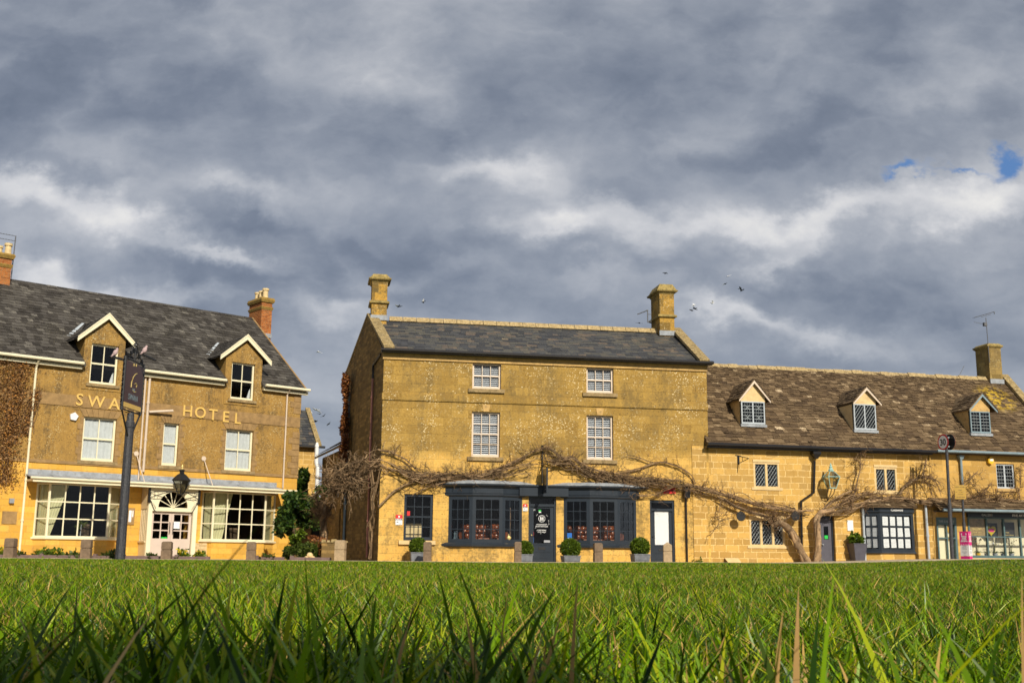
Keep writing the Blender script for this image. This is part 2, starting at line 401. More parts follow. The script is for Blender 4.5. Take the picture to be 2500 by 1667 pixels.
# ---------------------------------------------------------------- materials
GOLD1, GOLD2 = (0.235, 0.140, 0.036), (0.54, 0.340, 0.088)
YEL1, YEL2 = (0.58, 0.325, 0.068), (0.84, 0.54, 0.16)
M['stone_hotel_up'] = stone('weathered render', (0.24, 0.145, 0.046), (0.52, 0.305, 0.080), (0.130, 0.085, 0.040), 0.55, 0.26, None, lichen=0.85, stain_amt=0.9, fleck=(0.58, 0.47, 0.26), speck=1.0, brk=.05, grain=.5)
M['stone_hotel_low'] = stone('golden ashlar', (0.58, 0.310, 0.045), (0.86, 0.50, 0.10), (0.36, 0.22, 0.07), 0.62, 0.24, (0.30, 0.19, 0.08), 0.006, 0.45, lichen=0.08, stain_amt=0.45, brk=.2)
M['quoin'] = simple('brown dressed stone', (0.30, 0.185, 0.075), 0.9, var=0.3, nscale=4, bump=0.5)
M['stone_shop'] = stone('lichened ashlar', GOLD1, GOLD2, (0.185, 0.125, 0.048), 0.62, 0.30, (0.20, 0.13, 0.05), 0.005, 0.5, lichen=1.0, stain_amt=0.85, fleck=(0.80, 0.66, 0.40), low=(3.75, YEL1, YEL2), speck=0.9, brk=.12, grain=.4)
M['stone_gable'] = stone('gable rubble', (0.16, 0.105, 0.040), (0.34, 0.215, 0.075), (0.10, 0.07, 0.035), 0.34, 0.13, (0.12, 0.08, 0.04), 0.012, 0.5, lichen=0.35, stain_amt=0.7, fleck=(0.45, 0.34, 0.17))
M['stone_cottage'] = stone('coursed cottage stone', (0.42, 0.25, 0.070), (0.66, 0.40, 0.110), (0.36, 0.24, 0.10), 0.50, 0.235, (0.86, 0.62, 0.28), 0.015, 0.8, lichen=0.06, stain_amt=0.5, grain=.3)
M['stone_gallery'] = stone('ochre rendered stone', (0.44, 0.26, 0.070), (0.66, 0.40, 0.115), (0.34, 0.22, 0.08), 0.60, 0.26, (0.60, 0.44, 0.20), 0.009, 0.5, lichen=0.25, stain_amt=0.55)
M['trim'] = simple('sawn golden stone', (0.52, 0.33, 0.12), 0.9, var=0.25, nscale=3, bump=0.4, dirt=(0.30, 0.20, 0.09))
M['trim_pale'] = simple('pale dressed stone', (0.66, 0.48, 0.24), 0.9, var=0.15, nscale=4, bump=0.4)
M['sill'] = simple('weathered sill', (0.30, 0.21, 0.10), 0.9, var=0.3, nscale=5, bump=0.5, dirt=(0.14, 0.11, 0.05))
M['chimney_stone'] = stone('chimney stone', (0.20, 0.125, 0.035), (0.52, 0.30, 0.060), (0.12, 0.09, 0.04), 0.5, 0.33, (0.55, 0.42, 0.22), 0.008, 0.3, lichen=0.7, stain_amt=0.95, grain=.5)
M['chimney_cap'] = simple('mossy chimney cap', (0.30, 0.22, 0.075), 0.95, var=0.5, nscale=6, bump=0.8, dirt=(0.13, 0.10, 0.04))
M['chimney_grey'] = stone('old grey chimney', (0.20, 0.135, 0.045), (0.38, 0.26, 0.09), (0.14, 0.10, 0.05), 0.45, 0.2, (0.2, 0.14, 0.07), 0.008, 0.4, lichen=0.8, stain_amt=0.7, fleck=(0.42, 0.34, 0.16))
M['brick'] = stone('orange brick', (0.27, 0.085, 0.025), (0.50, 0.170, 0.045), (0.20, 0.09, 0.03), 0.22, 0.075, (0.34, 0.22, 0.12), 0.010, 0.75, lichen=0.25, stain_amt=0.45, fleck=(0.45, 0.33, 0.12))
M['brickcap'] = simple('mossy brick cap', (0.25, 0.15, 0.035), 0.95, var=0.4, nscale=9, bump=0.8, dirt=(0.36, 0.27, 0.04))
M['pot'] = simple('buff chimney pot', (0.66, 0.50, 0.26), 0.7, var=0.2, nscale=5)
M['lead'] = simple('lead sheet', (0.30, 0.32, 0.35), 0.75, var=0.3, nscale=4, bump=0.3, dirt=(0.22, 0.21, 0.20))
M['coping'] = simple('lichened coping', (0.26, 0.185, 0.075), 0.95, var=0.6, nscale=7, bump=0.9, dirt=(0.60, 0.50, 0.32))
M['slate_hotel'] = tile_mat('hotel slates', [(0.05, (0.026, 0.022, 0.019)), (0.45, (0.056, 0.049, 0.043)), (0.85, (0.090, 0.081, 0.072)), (1.0, (0.22, 0.20, 0.165))], 0.75, (0.25, 0.22, 0.13))
M['slate_shop'] = tile_mat('shop slates', [(0.1, (0.036, 0.037, 0.042)), (0.45, (0.062, 0.063, 0.068)), (0.75, (0.092, 0.086, 0.072)), (0.92, (0.13, 0.095, 0.075)), (1.0, (0.26, 0.22, 0.14))], 0.85, (0.25, 0.215, 0.11), rough=0.6)
M['ridge_tile'] = simple('lichened ridge', (0.36, 0.26, 0.12), 0.95, var=0.45, nscale=9, bump=0.8, dirt=(0.62, 0.52, 0.34))
M['render_up'] = M['stone_hotel_up']
M['cream'] = simple('cream gloss paint', (0.80, 0.73, 0.52), 0.4, var=0.05, nscale=3)
M['cream_dull'] = simple('buff painted panel', (0.62, 0.49, 0.30), 0.55, var=0.08, nscale=3)
M['white_paint'] = simple('pink-white paint', (0.64, 0.52, 0.41), 0.45, var=0.06, nscale=3)
M['mauve'] = simple('greige door paint', (0.60, 0.49, 0.42), 0.5, var=0.04, nscale=3)
M['navy'] = simple('blue-black gloss paint', (0.024, 0.031, 0.042), 0.26, var=0.12, nscale=3)
M['greypaint'] = simple('grey-blue paint', (0.20, 0.27, 0.31), 0.5, var=0.15, nscale=6)
M['palegrey'] = simple('pale blue-grey paint', (0.42, 0.46, 0.50), 0.5, var=0.12, nscale=6)
M['tealpaint'] = simple('dark teal paint', (0.075, 0.13, 0.14), 0.4, var=0.1, nscale=5)
M['black'] = simple('black iron', (0.012, 0.012, 0.013), 0.4, var=0.3, nscale=8)
M['gutter_black'] = simple('black gutter', (0.012, 0.010, 0.010), 0.28, var=0.2, nscale=3)
M['pinkpipe'] = simple('old pink pipe', (0.36, 0.15, 0.12), 0.6, var=0.15, nscale=5)
M['leadcame'] = simple('lead came', (0.38, 0.42, 0.44), 0.5, var=0.1, nscale=5)
M['blind'] = simple('white slats', (0.62, 0.64, 0.70), 0.5, var=0.03)
M['net'] = simple('white net curtain', (0.56, 0.58, 0.60), 0.8, var=0.1, nscale=7)
M['curtain'] = simple('pale green curtain', (0.52, 0.50, 0.30), 0.9, var=0.15, nscale=3)
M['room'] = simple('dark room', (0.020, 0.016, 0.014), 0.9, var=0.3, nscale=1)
M['floor_in'] = simple('dark floor', (0.05, 0.03, 0.02), 0.6, var=0.3, nscale=1)
M['glass'] = glass_mat('window glass', (0.95, 0.96, 0.96), 0.45)
M['glass_dark'] = glass_mat('old leaded glass', (0.12, 0.13, 0.15), 1.2)
M['glass_lamp'] = glass_mat('lamp glass', (0.80, 0.78, 0.66), 1.0)
M['wood'] = simple('weathered oak', (0.185, 0.125, 0.078), 0.85, var=0.3, nscale=10, bump=0.7, dirt=(0.10, 0.075, 0.05))
M['wood_grey'] = simple('mauve sleepers', (0.16, 0.105, 0.095), 0.85, var=0.25, nscale=8, bump=0.6)
M['gold'] = simple('gilt lettering', (0.70, 0.46, 0.13), 0.45, var=0.1, nscale=5)
M['goldleaf'] = simple('gilt line', (0.75, 0.58, 0.22), 0.4, metal=0.3, var=0.1)
M['maroon'] = simple('maroon signboard', (0.065, 0.030, 0.026), 0.35, var=0.08)
M['post'] = simple('flaking black post', (0.030, 0.030, 0.036), 0.55, var=0.4, nscale=10, bump=0.5, dirt=(0.13, 0.13, 0.14))
M['red'] = simple('red sign', (0.60, 0.015, 0.018), 0.4, var=0.05)
M['white'] = simple('white enamel', (0.78, 0.78, 0.78), 0.4, var=0.03)
M['ink'] = simple('black ink', (0.02, 0.02, 0.022), 0.5, var=0.05)
M['greyink'] = simple('grey print', (0.32, 0.33, 0.36), 0.6, var=0.05)
M['green'] = simple('green sign', (0.02, 0.50, 0.07), 0.4, var=0.05)
M['bluesign'] = simple('blue sign', (0.03, 0.16, 0.55), 0.4, var=0.05)
M['pink'] = simple('magenta print', (0.62, 0.012, 0.20), 0.5, var=0.05)
M['ochresign'] = simple('ochre sign', (0.42, 0.25, 0.03), 0.5, var=0.06)
M['yellowbox'] = simple('yellow alarm box', (0.80, 0.47, 0.02), 0.4, var=0.05)
M['leather'] = simple('chestnut leather', (0.17, 0.045, 0.014), 0.22, var=0.3, nscale=5)
M['paper'] = simple('window card', (0.80, 0.80, 0.82), 0.7, var=0.02)
M['planter_lead'] = simple('lead planter', (0.14, 0.15, 0.17), 0.6, var=0.3, nscale=7, bump=0.4)
M['planter_dark'] = simple('dark zinc planter', (0.075, 0.072, 0.095), 0.5, var=0.15, nscale=5)
M['aluminium'] = simple('weathered aerial metal', (0.10, 0.10, 0.11), 0.6, var=0.2)
M['verdigris'] = simple('verdigris copper', (0.30, 0.48, 0.44), 0.55, var=0.25, nscale=8, dirt=(0.14, 0.28, 0.25))
M['bark'] = simple('grey-brown bark', (0.22, 0.140, 0.075), 0.95, var=0.5, nscale=5, bump=0.9, dirt=(0.38, 0.28, 0.16), rnd=.55)
M['twig'] = simple('bare twig', (0.17, 0.100, 0.050), 0.9, var=0.45, nscale=3, dirt=(0.30, 0.21, 0.11), rnd=.6)
M['bark_dark'] = simple('dark bark', (0.10, 0.065, 0.035), 0.95, var=0.4, nscale=5, bump=0.9)
M['pave'] = simple('pale stone kerb', (0.42, 0.34, 0.24), 0.9, var=0.25, nscale=3, bump=0.4, dirt=(0.25, 0.20, 0.13))
M['lawnsoil'] = simple('lawn under-sward', (0.035, 0.060, 0.012), 0.95, var=0.4, nscale=8)
M['box_leaf'] = leafy('clipped box leaf', [(0.0, (0.035, 0.065, 0.006)), (0.5, (0.085, 0.145, 0.010)), (1.0, (0.17, 0.23, 0.015))], 0.3)
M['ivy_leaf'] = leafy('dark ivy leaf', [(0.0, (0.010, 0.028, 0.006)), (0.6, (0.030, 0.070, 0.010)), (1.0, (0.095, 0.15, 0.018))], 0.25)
M['hedge_leaf'] = leafy('hedge leaf', [(0.0, (0.030, 0.050, 0.008)), (0.6, (0.065, 0.10, 0.012)), (1.0, (0.13, 0.16, 0.03))], 0.3)
M['brown_leaf'] = leafy('brown creeper leaf', [(0.0, (0.14, 0.075, 0.036)), (0.45, (0.30, 0.165, 0.070)), (0.8, (0.46, 0.25, 0.085)), (1.0, (0.56, 0.24, 0.05))], 0.25)
M['red_leaf'] = leafy('russet creeper leaf', [(0.0, (0.10, 0.035, 0.02)), (0.6, (0.24, 0.09, 0.03)), (1.0, (0.42, 0.18, 0.05))], 0.25)
M['daff'] = leafy('daffodil petal', [(0.0, (0.62, 0.42, 0.02)), (1.0, (0.80, 0.65, 0.05))], 0.3)
M['bird_dark'] = simple('dark feather', (0.03, 0.035, 0.045), 0.8)
M['bird_white'] = simple('pale feather', (0.75, 0.75, 0.78), 0.8)
M['dove'] = simple('pink-grey feather', (0.50, 0.36, 0.36), 0.8)

# ---------------------------------------------------------------- building kit
def wall_grid(x0, x1, z0, z1, holes, y=0.0, depth=0.22, bands=None, mb=None, mi=0):
    """front face split round rectangular openings, with reveals"""
    mb = mb or MB()
    xs = sorted(set([x0, x1] + [h[0] for h in holes] + [h[1] for h in holes])); xs = [a for a in xs if x0 - 1e-6 <= a <= x1 + 1e-6]
    zs = sorted(set([z0, z1] + [h[2] for h in holes] + [h[3] for h in holes] + ([b[0] for b in bands] if bands else []))); zs = [a for a in zs if z0 - 1e-6 <= a <= z1 + 1e-6]
    def mat(z):
        if not bands: return mi
        k = mi
        for b in bands:
            if z > b[0]: k = b[1]
        return k
    for i in range(len(xs) - 1):
        for j in range(len(zs) - 1):
            cx, cz = (xs[i] + xs[i + 1]) / 2, (zs[j] + zs[j + 1]) / 2
            if any(h[0] < cx < h[1] and h[2] < cz < h[3] for h in holes): continue
            mb.add([(xs[i], y, zs[j]), (xs[i + 1], y, zs[j]), (xs[i + 1], y, zs[j + 1]), (xs[i], y, zs[j + 1])], [(0, 1, 2, 3)], mat(cz), 0.5)
    for h in holes:
        a, b, c, d = h[:4]; k = mat((c + d) / 2); D = y + depth
        mb.add([(a, y, c), (a, D, c), (a, D, d), (a, y, d)], [(0, 1, 2, 3)], k, 0.5)
        mb.add([(b, y, c), (b, y, d), (b, D, d), (b, D, c)], [(0, 1, 2, 3)], k, 0.5)
        mb.add([(a, y, d), (a, D, d), (b, D, d), (b, y, d)], [(0, 1, 2, 3)], k, 0.5)
        mb.add([(a, y, c), (b, y, c), (b, D, c), (a, D, c)], [(0, 1, 2, 3)], k, 0.5)
    return mb

def sash(parent, x0, x1, z0, z1, y, cols, rows, fm, fr=0.055, bar=0.022, rail=None, rows_lo=None, dep=0.07, T=None, name='window', cill=None, bottom=None, glass='glass'):
    """timber window: frame and glazing bars in one mesh, glass as a sub-part"""
    mb = MB(T); bt = bottom or fr
    mb.box(x0, x0 + fr, y, y + dep, z0, z1); mb.box(x1 - fr, x1, y, y + dep, z0, z1)
    mb.box(x0 + fr, x1 - fr, y + .002, y + dep, z1 - fr, z1); mb.box(x0 + fr, x1 - fr, y + .002, y + dep, z0, z0 + bt)
    ix0, ix1, iz0, iz1 = x0 + fr, x1 - fr, z0 + bt, z1 - fr
    for i in range(1, cols):
        cx = ix0 + (ix1 - ix0) * i / cols
        mb.box(cx - bar / 2, cx + bar / 2, y + 0.012, y + 0.045, iz0, iz1)
    for j in range(1, rows):
        cz = iz0 + (iz1 - iz0) * j / rows
        bb = bar * 1.9 if (rail is not None and j == rail) else bar
        mb.box(ix0, ix1, y + (0.004 if bb > bar else 0.016), y + 0.043, cz - bb / 2, cz + bb / 2)
    o = mb.build(name, fm, parent)
    g = MB(T); g.box(ix0 - .005, ix1 + .005, y + 0.026, y + 0.032, iz0 - .005, iz1 + .005); g.build('pane', M[glass], o)
    return o

def tiles(mb, o, ux, us, W, L, rows, wr, th, jit=0.3, grade=1.0, skip=None, mi=0, lift=1.7):
    o = Vector(o); ux = Vector(ux).normalized(); us = Vector(us).normalized(); n = ux.cross(us).normalized()
    hs = [1 + (grade - 1) * (1 - (j + .5) / rows) for j in range(rows)]; S = sum(hs); s = 0.0
    for j in range(rows):
        h = hs[j] / S * L; x = -random.random() * wr[1]
        sag = 0
        while x < W:
            w_ = random.uniform(*wr) * (hs[j] ** 0.5); a = max(0, x); b = min(W, x + w_ - 0.006)
            x += w_
            if b - a < 0.04: continue
            if skip and skip((a + b) / 2, s + h / 2): continue
            dj = random.uniform(-jit, jit) * h * 0.45; s0 = max(-0.06, s - 0.04 * h + dj); s1 = min(L, s + h * 1.15)
            t_ = th * random.uniform(0.7, 1.4); l0 = th * lift * random.uniform(0.8, 1.25); tw = random.uniform(-1, 1) * th * jit * 1.2
            ky = random.uniform(-.012, .012) * (1 if jit > .3 else .3)
            P_ = lambda X, S_, N: o + ux * X + us * S_ + n * N
            vs = [P_(a, s0 + ky, l0 - tw), P_(b, s0 - ky, l0 + tw), P_(b, s1, -0.004), P_(a, s1, -0.004), P_(a, s0 + ky, l0 + t_ - tw), P_(b, s0 - ky, l0 + t_ + tw), P_(b, s1, t_ * .6), P_(a, s1, t_ * .6)]
            mb.add(vs, [(4, 5, 6, 7), (0, 1, 5, 4), (1, 2, 6, 5), (3, 0, 4, 7), (0, 3, 2, 1)], mi)
        s += h
    return mb

def offset_plan(pts, d):
    """open bay plan (x, y); ends stay on their own y while sliding along the wall"""
    n = len(pts); segs = []
    for i in range(n - 1):
        a, b = Vector(pts[i]), Vector(pts[i + 1]); t_ = (b - a).normalized(); nn = Vector((t_.y, -t_.x)); segs.append((a + nn * d, t_))
    def isect(p, r, q, s_):
        c = r.x * s_.y - r.y * s_.x
        return p + r * (((q.x - p.x) * s_.y - (q.y - p.y) * s_.x) / c)
    out = [isect(segs[0][0], segs[0][1], Vector(pts[0]), Vector((1, 0)))]
    for i in range(n - 2): out.append(isect(segs[i][0], segs[i][1], segs[i + 1][0], segs[i + 1][1]))
    out.append(isect(segs[-1][0], segs[-1][1], Vector(pts[-1]), Vector((1, 0))))
    return [(p.x, p.y) for p in out]
def profile(mb, pts, levels, mi=0, top=True, bottom=True):
    rings = [[(p[0], p[1], z) for p in offset_plan(pts, d)] for z, d in levels]; n = len(pts)
    vs = [v for r_ in rings for v in r_]; fs = []
    for k in range(len(rings) - 1):
        for i in range(n - 1): fs.append((k * n + i, k * n + i + 1, (k + 1) * n + i + 1, (k + 1) * n + i))
    if top: fs.append(tuple(range((len(rings) - 1) * n, len(rings) * n)))
    if bottom: fs.append(tuple(reversed(range(n))))
    return mb.add(vs, fs, mi)
def segT(a, b, z=0.0):
    d = Vector((b[0] - a[0], b[1] - a[1])); L = d.length
    return Matrix.Translation((a[0], a[1], z)) @ Matrix.Rotation(math.atan2(d.y, d.x), 4, 'Z'), L

def chimney(parent, x0, x1, y0, y1, z0, z1, mat, capmat, steps, name='chimney', pots=None, flash=True):
    cx, cy, a, b = (x0 + x1) / 2, (y0 + y1) / 2, (x1 - x0) / 2, (y1 - y0) / 2
    mb = MB(); mb.box(x0, x1, y0, y1, z0 - 0.9, z1)
    o = mb.build(name, mat, parent)
    cb = MB(); last = None
    for (za, zb, oa, ob) in steps:
        if last is not None and za > last + .1: cb.build('chimney_band', capmat, o); cb = MB()
        cb.taper(cx, cy, za, zb, a + oa, b + oa, a + ob, b + ob); last = zb
    cb.build('cap', capmat, o)
    if flash:
        f = MB(); f.box(x0 - .03, x1 + .03, y0 - .05, y0 - .003, z0 - .16, z0 + .04); f.build('flashing', M['lead'], o)
    if pots:
        for (fx, fy, r_, h_) in pots:
            p = MB(); zt = steps[-1][1]
            p.lathe(cx + fx, cy + fy, [(r_ * .95, zt - .02), (r_ * .85, zt + h_ * .75), (r_ * .85, zt + h_ * .78), (r_ * 1.12, zt + h_ * .8), (r_ * 1.12, zt + h_), (r_ * .8, zt + h_), (r_ * .7, zt + h_ - .1)], 12)
            p.build('chimney_pot', M['pot'], o)
    return o
def pipe(parent, pts, r=0.04, mat='cream', name='downpipe', collars=True, n=8):
    mb = MB(); mb.tube(pts, r, n)
    if collars:
        for i in range(len(pts) - 1):
            a, b = Vector(pts[i]), Vector(pts[i + 1]); L = (b - a).length
            for k in range(1, int(L / 1.5) + 1):
                c = a.lerp(b, k * 1.5 / L - 0.2 / L); d = (b - a).normalized(); mb.tube([c - d * .035, c + d * .035], r * 1.35, n)
    return mb.build(name, M[mat], parent, smooth=False)
def plaque(F, px0, py0, px1, py1, off=0.0, th=0.02): return F.rect(px0, py0, px1, py1, off)

F1 = Frame(49.3, 415, 46, -10)
F2 = Frame(79.9, 1330, 40.5, 922)
_e = F2.w(F2.q(1725, 1366)[0], 0, 0)
F3 = Frame(77.2, 1725, _e.y, 1725)

# ================================================================ the hotel on the left
def hotel():
    F = F1
    B = empty('hotel', F.o, F.rz, 'long golden stone hotel with gilt letters, two gabled dormers and cream bay windows', 'hotel')
    XL, XR, ZE = -6.0, 12.36, 7.62
    ry, rzz = F.side(616, 777, XR + 0.1); 
    wins = [F.rect(205.5, 1015.7, 277.4, 1127.8), F.rect(400.5, 1031, 431.5, 1137.5), F.rect(552.4, 1045.7, 613.7, 1150.7)]
    dw = [F.rect(224.5, 837.4, 283.4, 941.9), F.rect(566.7, 882.9, 617.9, 978.8)]
    wins = [(a, b, c, d) for a, b, c, d in wins]
    # bays
    P = 0.5
    b1 = dict(xa=F.q(79, 1312)[0], xb=F.q(111.5, 1312, P)[0], xc=F.q(261, 1316, P)[0], xd=F.q(290, 1318)[0])
    b2 = dict(xa=F.q(487, 1325)[0], xb=F.q(516, 1325, P)[0], xc=F.q(644.7, 1331, P)[0], xd=F.q(668, 1331)[0])
    zt, zb = 2.80, 0.80
    dx0, dx1 = F.q(354, 1362, .75)[0], F.q(475, 1362, .75)[0]
    holes = wins + [(b['xa'] + .03, b['xd'] - .03, zb, zt) for b in (b1, b2)] + [(dx0 + .1, dx1 - .1, -0.05, 2.7)]
    zs = 3.61
    holes += [(a - .02, b + .02, c - .1, ZE + 1) for a, b, c, d in dw]
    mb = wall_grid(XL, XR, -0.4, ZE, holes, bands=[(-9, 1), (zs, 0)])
    # end walls, back
    for X_, s in ((XR, 1), (XL, -1)):
        mb.add([(X_, 0, -0.4), (X_, 2 * ry, -0.4), (X_, 2 * ry, ZE), (X_, ry, rzz - .1), (X_, 0, ZE)], [(0, 1, 2, 3, 4) if s > 0 else (4, 3, 2, 1, 0)], 0, .5)
    mb.add([(XL, 2 * ry, -0.4), (XR, 2 * ry, -.4), (XR, 2 * ry, ZE), (XL, 2 * ry, ZE)], [(3, 2, 1, 0)], 0, .5)
    # wall parts are cut only where dormers rise: their own gable masonry
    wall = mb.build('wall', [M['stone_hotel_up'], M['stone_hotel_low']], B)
    # dark interior
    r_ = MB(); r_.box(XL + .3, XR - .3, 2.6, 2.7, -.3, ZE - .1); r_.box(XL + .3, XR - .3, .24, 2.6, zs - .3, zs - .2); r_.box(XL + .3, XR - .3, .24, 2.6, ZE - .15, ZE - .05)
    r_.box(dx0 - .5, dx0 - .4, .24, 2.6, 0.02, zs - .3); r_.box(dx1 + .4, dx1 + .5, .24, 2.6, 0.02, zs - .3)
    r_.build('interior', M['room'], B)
    # string courses and band for the letters
    tr = MB()
    tr.box(XL, XR + .02, -.045, -.003, zs - .03, zs + .09)
    zb0 = F.q(626, 1034)[1]; zb1 = F.q(626, 1010)[1]
    d1x = [(q[0] - .18, q[1] + .18) for q in dw]
    tr.box(XL, XR + .012, -.03, -.003, zb0, zb0 + .05)
    tr.build('string_course', M['quoin'], B)
    bn = MB(); bn.box(XL, XR + .01, -.016, -.003, zb0 + .053, zb1 + .02); bn.build('name_band', M['quoin'], B)
    # quoins
    qn = MB(); z = zs + .13; k = 0
    while z < ZE - .25:
        L = .52 if k % 2 else .34
        if not (zb0 - .3 < z < zb1): qn = MB(); qn.box(XR - L, XR + .022, -.022, .3, z, z + .255, 0); qn.build('quoin', M['quoin'], B)
        z += .27; k += 1
    # letters
    zl = F.q(445.6, 1013)[1]
    lx = lambda px, py: F.q(px, py)[0]
    spots = [('S', 192, 976), ('W', 233, 981), ('A', 277, 986), ('N', 318, 992), ('H', 456, 1003), ('O', 487, 1007), ('T', 518, 1012), ('E', 549, 1017), ('L', 578, 1021)]
    for ch, px, py in spots:
        x, z = F.q(px, py + (11 if ch != 'x' else 0))
        h = .46
        t_ = text_mb(ch, h * 1.42, x, -.05, zb0 + .10 if False else F.q(px, py + 13)[1], ext=.02, bold=.006)
        t_.build('letter', M['gold'], B)
    # first floor windows with dressed surrounds
    def surround(a, b, c, d, parent, lintel=True):
        s = MB()
        n = 7; h = .30; top = d + h; sp = .22
        for i in range(n):
            f0, f1 = i / n, (i + 1) / n
            xa, xb = a - .02 + (b - a + .04) * f0 + .006, a - .02 + (b - a + .04) * f1 - .006
            ta, tb = a - sp + (b - a + 2 * sp) * f0 + .006, a - sp + (b - a + 2 * sp) * f1 - .006
            s.prism([(xa, d), (xb, d), (tb, top), (ta, top)], -.028, -.002)
        z = c; k = 0
        while z < d - .05:
            z2 = min(d - .006, z + .24); L = .14 + (.09 if k % 2 else 0)
            s.box(a - L, a - .002, -.022, -.002, z + .005, z2 - .005); s.box(b + .002, b + L, -.022, -.002, z + .005, z2 - .005); z += .24; k += 1
        return s.build('window_surround', M['quoin'], parent)
    for i, (a, b, c, d) in enumerate(wins):
        wd = sash(B, a, b, c, d, .09, 1 if i == 1 else 2, 2, M['cream'], fr=.075, bar=.035, rail=1, bottom=.11)
        surround(a, b, c, d, wd)
        s = MB(); s.box(a - .14, b + .14, -.07, .1, c - .13, c - .004); s.build('sill', M['sill'], wd)
        nt = MB(); hh = d - .1
        for k in range(14):
            xa = a + .07 + (b - a - .14) * k / 14; xb = a + .07 + (b - a - .14) * (k + 1) / 14
            nt.add([(xa, .19 + .012 * (k % 2), c + .1), (xb, .19 + .012 * ((k + 1) % 2), c + .1), (xb, .19 + .012 * ((k + 1) % 2), hh), (xa, .19 + .012 * (k % 2), hh)], [(0, 1, 2, 3)])
        nt.build('net_curtain', M['net'], wd)
    # roof
    sl = Vector((0, ry + .3, rzz - (ZE - .12))); o0 = Vector((XL, -.3, ZE - .12)); Ls = sl.length; us = sl.normalized()
    rb = MB()
    rb.slab([(XL, ry, rzz), (XR + .12, ry, rzz), (XR + .12, 2 * ry + .3, ZE - .12), (XL, 2 * ry + .3, ZE - .12)], (0, -0.03, -.10))
    # dormer geometry
    dd = []
    for (pk, lf, rt), wn in zip([((269.2, 768), (192.9, 822), (328, 840)), ((603.7, 819), (540.7, 868), (660, 883))], dw):
        xp, zp = F.q(*pk, off=.18); xl, zl_ = F.q(*lf, off=.18); xr, zr = F.q(*rt, off=.18)
        hw = (xr - xl) / 2; xm = (xl + xr) / 2; ze = (zl_ + zr) / 2
        dd.append((xm, hw, ze, zp, wn))
    def on_roof(z): return -.3 + (z - (ZE - .12)) * (ry + .3) / (rzz - ZE + .12)
    ya = lambda z: -.3 + (z - (ZE - .12)) * (ry + .3) / (rzz - ZE + .12)
    xc = XL
    for xm, hw, ze, zp, wn in dd + [(XR + .12 + .6, .6, 0, 0, None)]:
        xa_, xb_ = xm - hw + .32, xm + hw - .32
        if wn is None: xa_ = XR + .12
        rb.slab([(xc, -.3, ZE - .12), (xa_, -.3, ZE - .12), (xa_, ry, rzz), (xc, ry, rzz)], (0, 0.03, -.10))
        if wn is not None: rb.slab([(xa_, ya(ze + .05), ze + .05), (xb_, ya(ze + .05), ze + .05), (xb_, ry, rzz), (xa_, ry, rzz)], (0, 0.03, -.10))
        xc = xb_
    def skip(x, s):
        p = o0 + Vector((1, 0, 0)) * x + us * s
        for xm, hw, ze, zp, wn in dd:
            if abs(p.x - xm) < hw - .20 and p.z < ze + .1: return True
            if abs(p.x - xm) < (hw - .1) * (zp - p.z) / (zp - ze) and ze <= p.z < zp: return True
        return False
    tiles(rb, o0, (1, 0, 0), us, XR + .12 - XL, Ls, 27, (.20, .32), .010, .35, 1.0, skip, mi=0)
    roof = rb.build('roof', M['slate_hotel'], B)
    rg = MB(); x = XL
    while x < XR + .05:
        x2 = min(x + .44, XR + .12)
        rg.prism([(-.14, rzz - .07), (0, rzz + .03), (.14, rzz - .07), (.10, rzz - .12), (-.10, rzz - .12)], x, x2 - .012)
        x += .45
    # prism runs along y: swap so that it runs along x
    rg.v = [(p[1], ry + p[0], p[2] + random.uniform(-.004, .004)) for p in rg.v]; rg.f = [list(reversed(f)) for f in rg.f]
    rg.build('ridge_tiles', M['slate_hotel'], roof)
    # verge of lead-bedded mortar on the right gable
    vg = MB(); vg.slab([(XR + .06, -.3, ZE - .16), (XR + .14, -.3, ZE - .16), (XR + .14, ry, rzz - .04), (XR + .06, ry, rzz - .04)], (0, 0, .09)); vg.build('verge', M['quoin'], roof)
    # dormers, flush with the wall
    for xm, hw, ze, zp, wn in dd:
        a, b, c, d = wn
        wl, wr = xm - hw + .30, xm + hw - .30; zsh = ze + .02
        g = MB()
        # dormer front standing on the eaves: 25 mm proud of the wall below, cut by its window
        yv = -.03; tp = zp - .22
        sl_ = (zp - .18 - ze) / hw
        ztop = lambda x: ze + .02 + (hw - abs(x - xm)) * (zp - ze) / hw - .16
        g.add([(wl, yv, ZE - .45), (a, yv, ZE - .45), (a, yv, d), (wl, yv, d)], [(0, 1, 2, 3)]); g.add([(b, yv, ZE - .45), (wr, yv, ZE - .45), (wr, yv, d), (b, yv, d)], [(0, 1, 2, 3)])
        g.add([(wl, yv, c), (a, yv, c), (a, yv, ZE - .45), (wl, yv, ZE - .45)], [(0, 1, 2, 3)]); g.add([(b, yv, c), (wr, yv, c), (wr, yv, ZE - .45), (b, yv, ZE - .45)], [(0, 1, 2, 3)])
        g.add([(wl, yv, c - .25), (wr, yv, c - .25), (wr, yv, c), (wl, yv, c)], [(0, 1, 2, 3)])
        g.add([(wl, yv, d), (wr, yv, d), (wr, yv, ztop(wr)), (xm, yv, ztop(xm)), (wl, yv, ztop(wl))], [(0, 1, 2, 3, 4)])
        for xx, sgn in ((a, 1), (b, -1)): g.add([(xx, yv, c), (xx, .2, c), (xx, .2, d), (xx, yv, d)], [(0, 1, 2, 3) if sgn > 0 else (3, 2, 1, 0)])
        g.add([(a, yv, d), (a, .2, d), (b, .2, d), (b, yv, d)], [(0, 1, 2, 3)])
        yb = on_roof(ztop(wl)) + .15
        for xx, sgn in ((wl, 1), (wr, -1)): g.add([(xx, yv, c - .25), (xx, yv, ztop(wl)), (xx, yb, ztop(wl)), (xx, 0.0, ZE - .5)], [(0, 1, 2, 3) if sgn > 0 else (3, 2, 1, 0)])
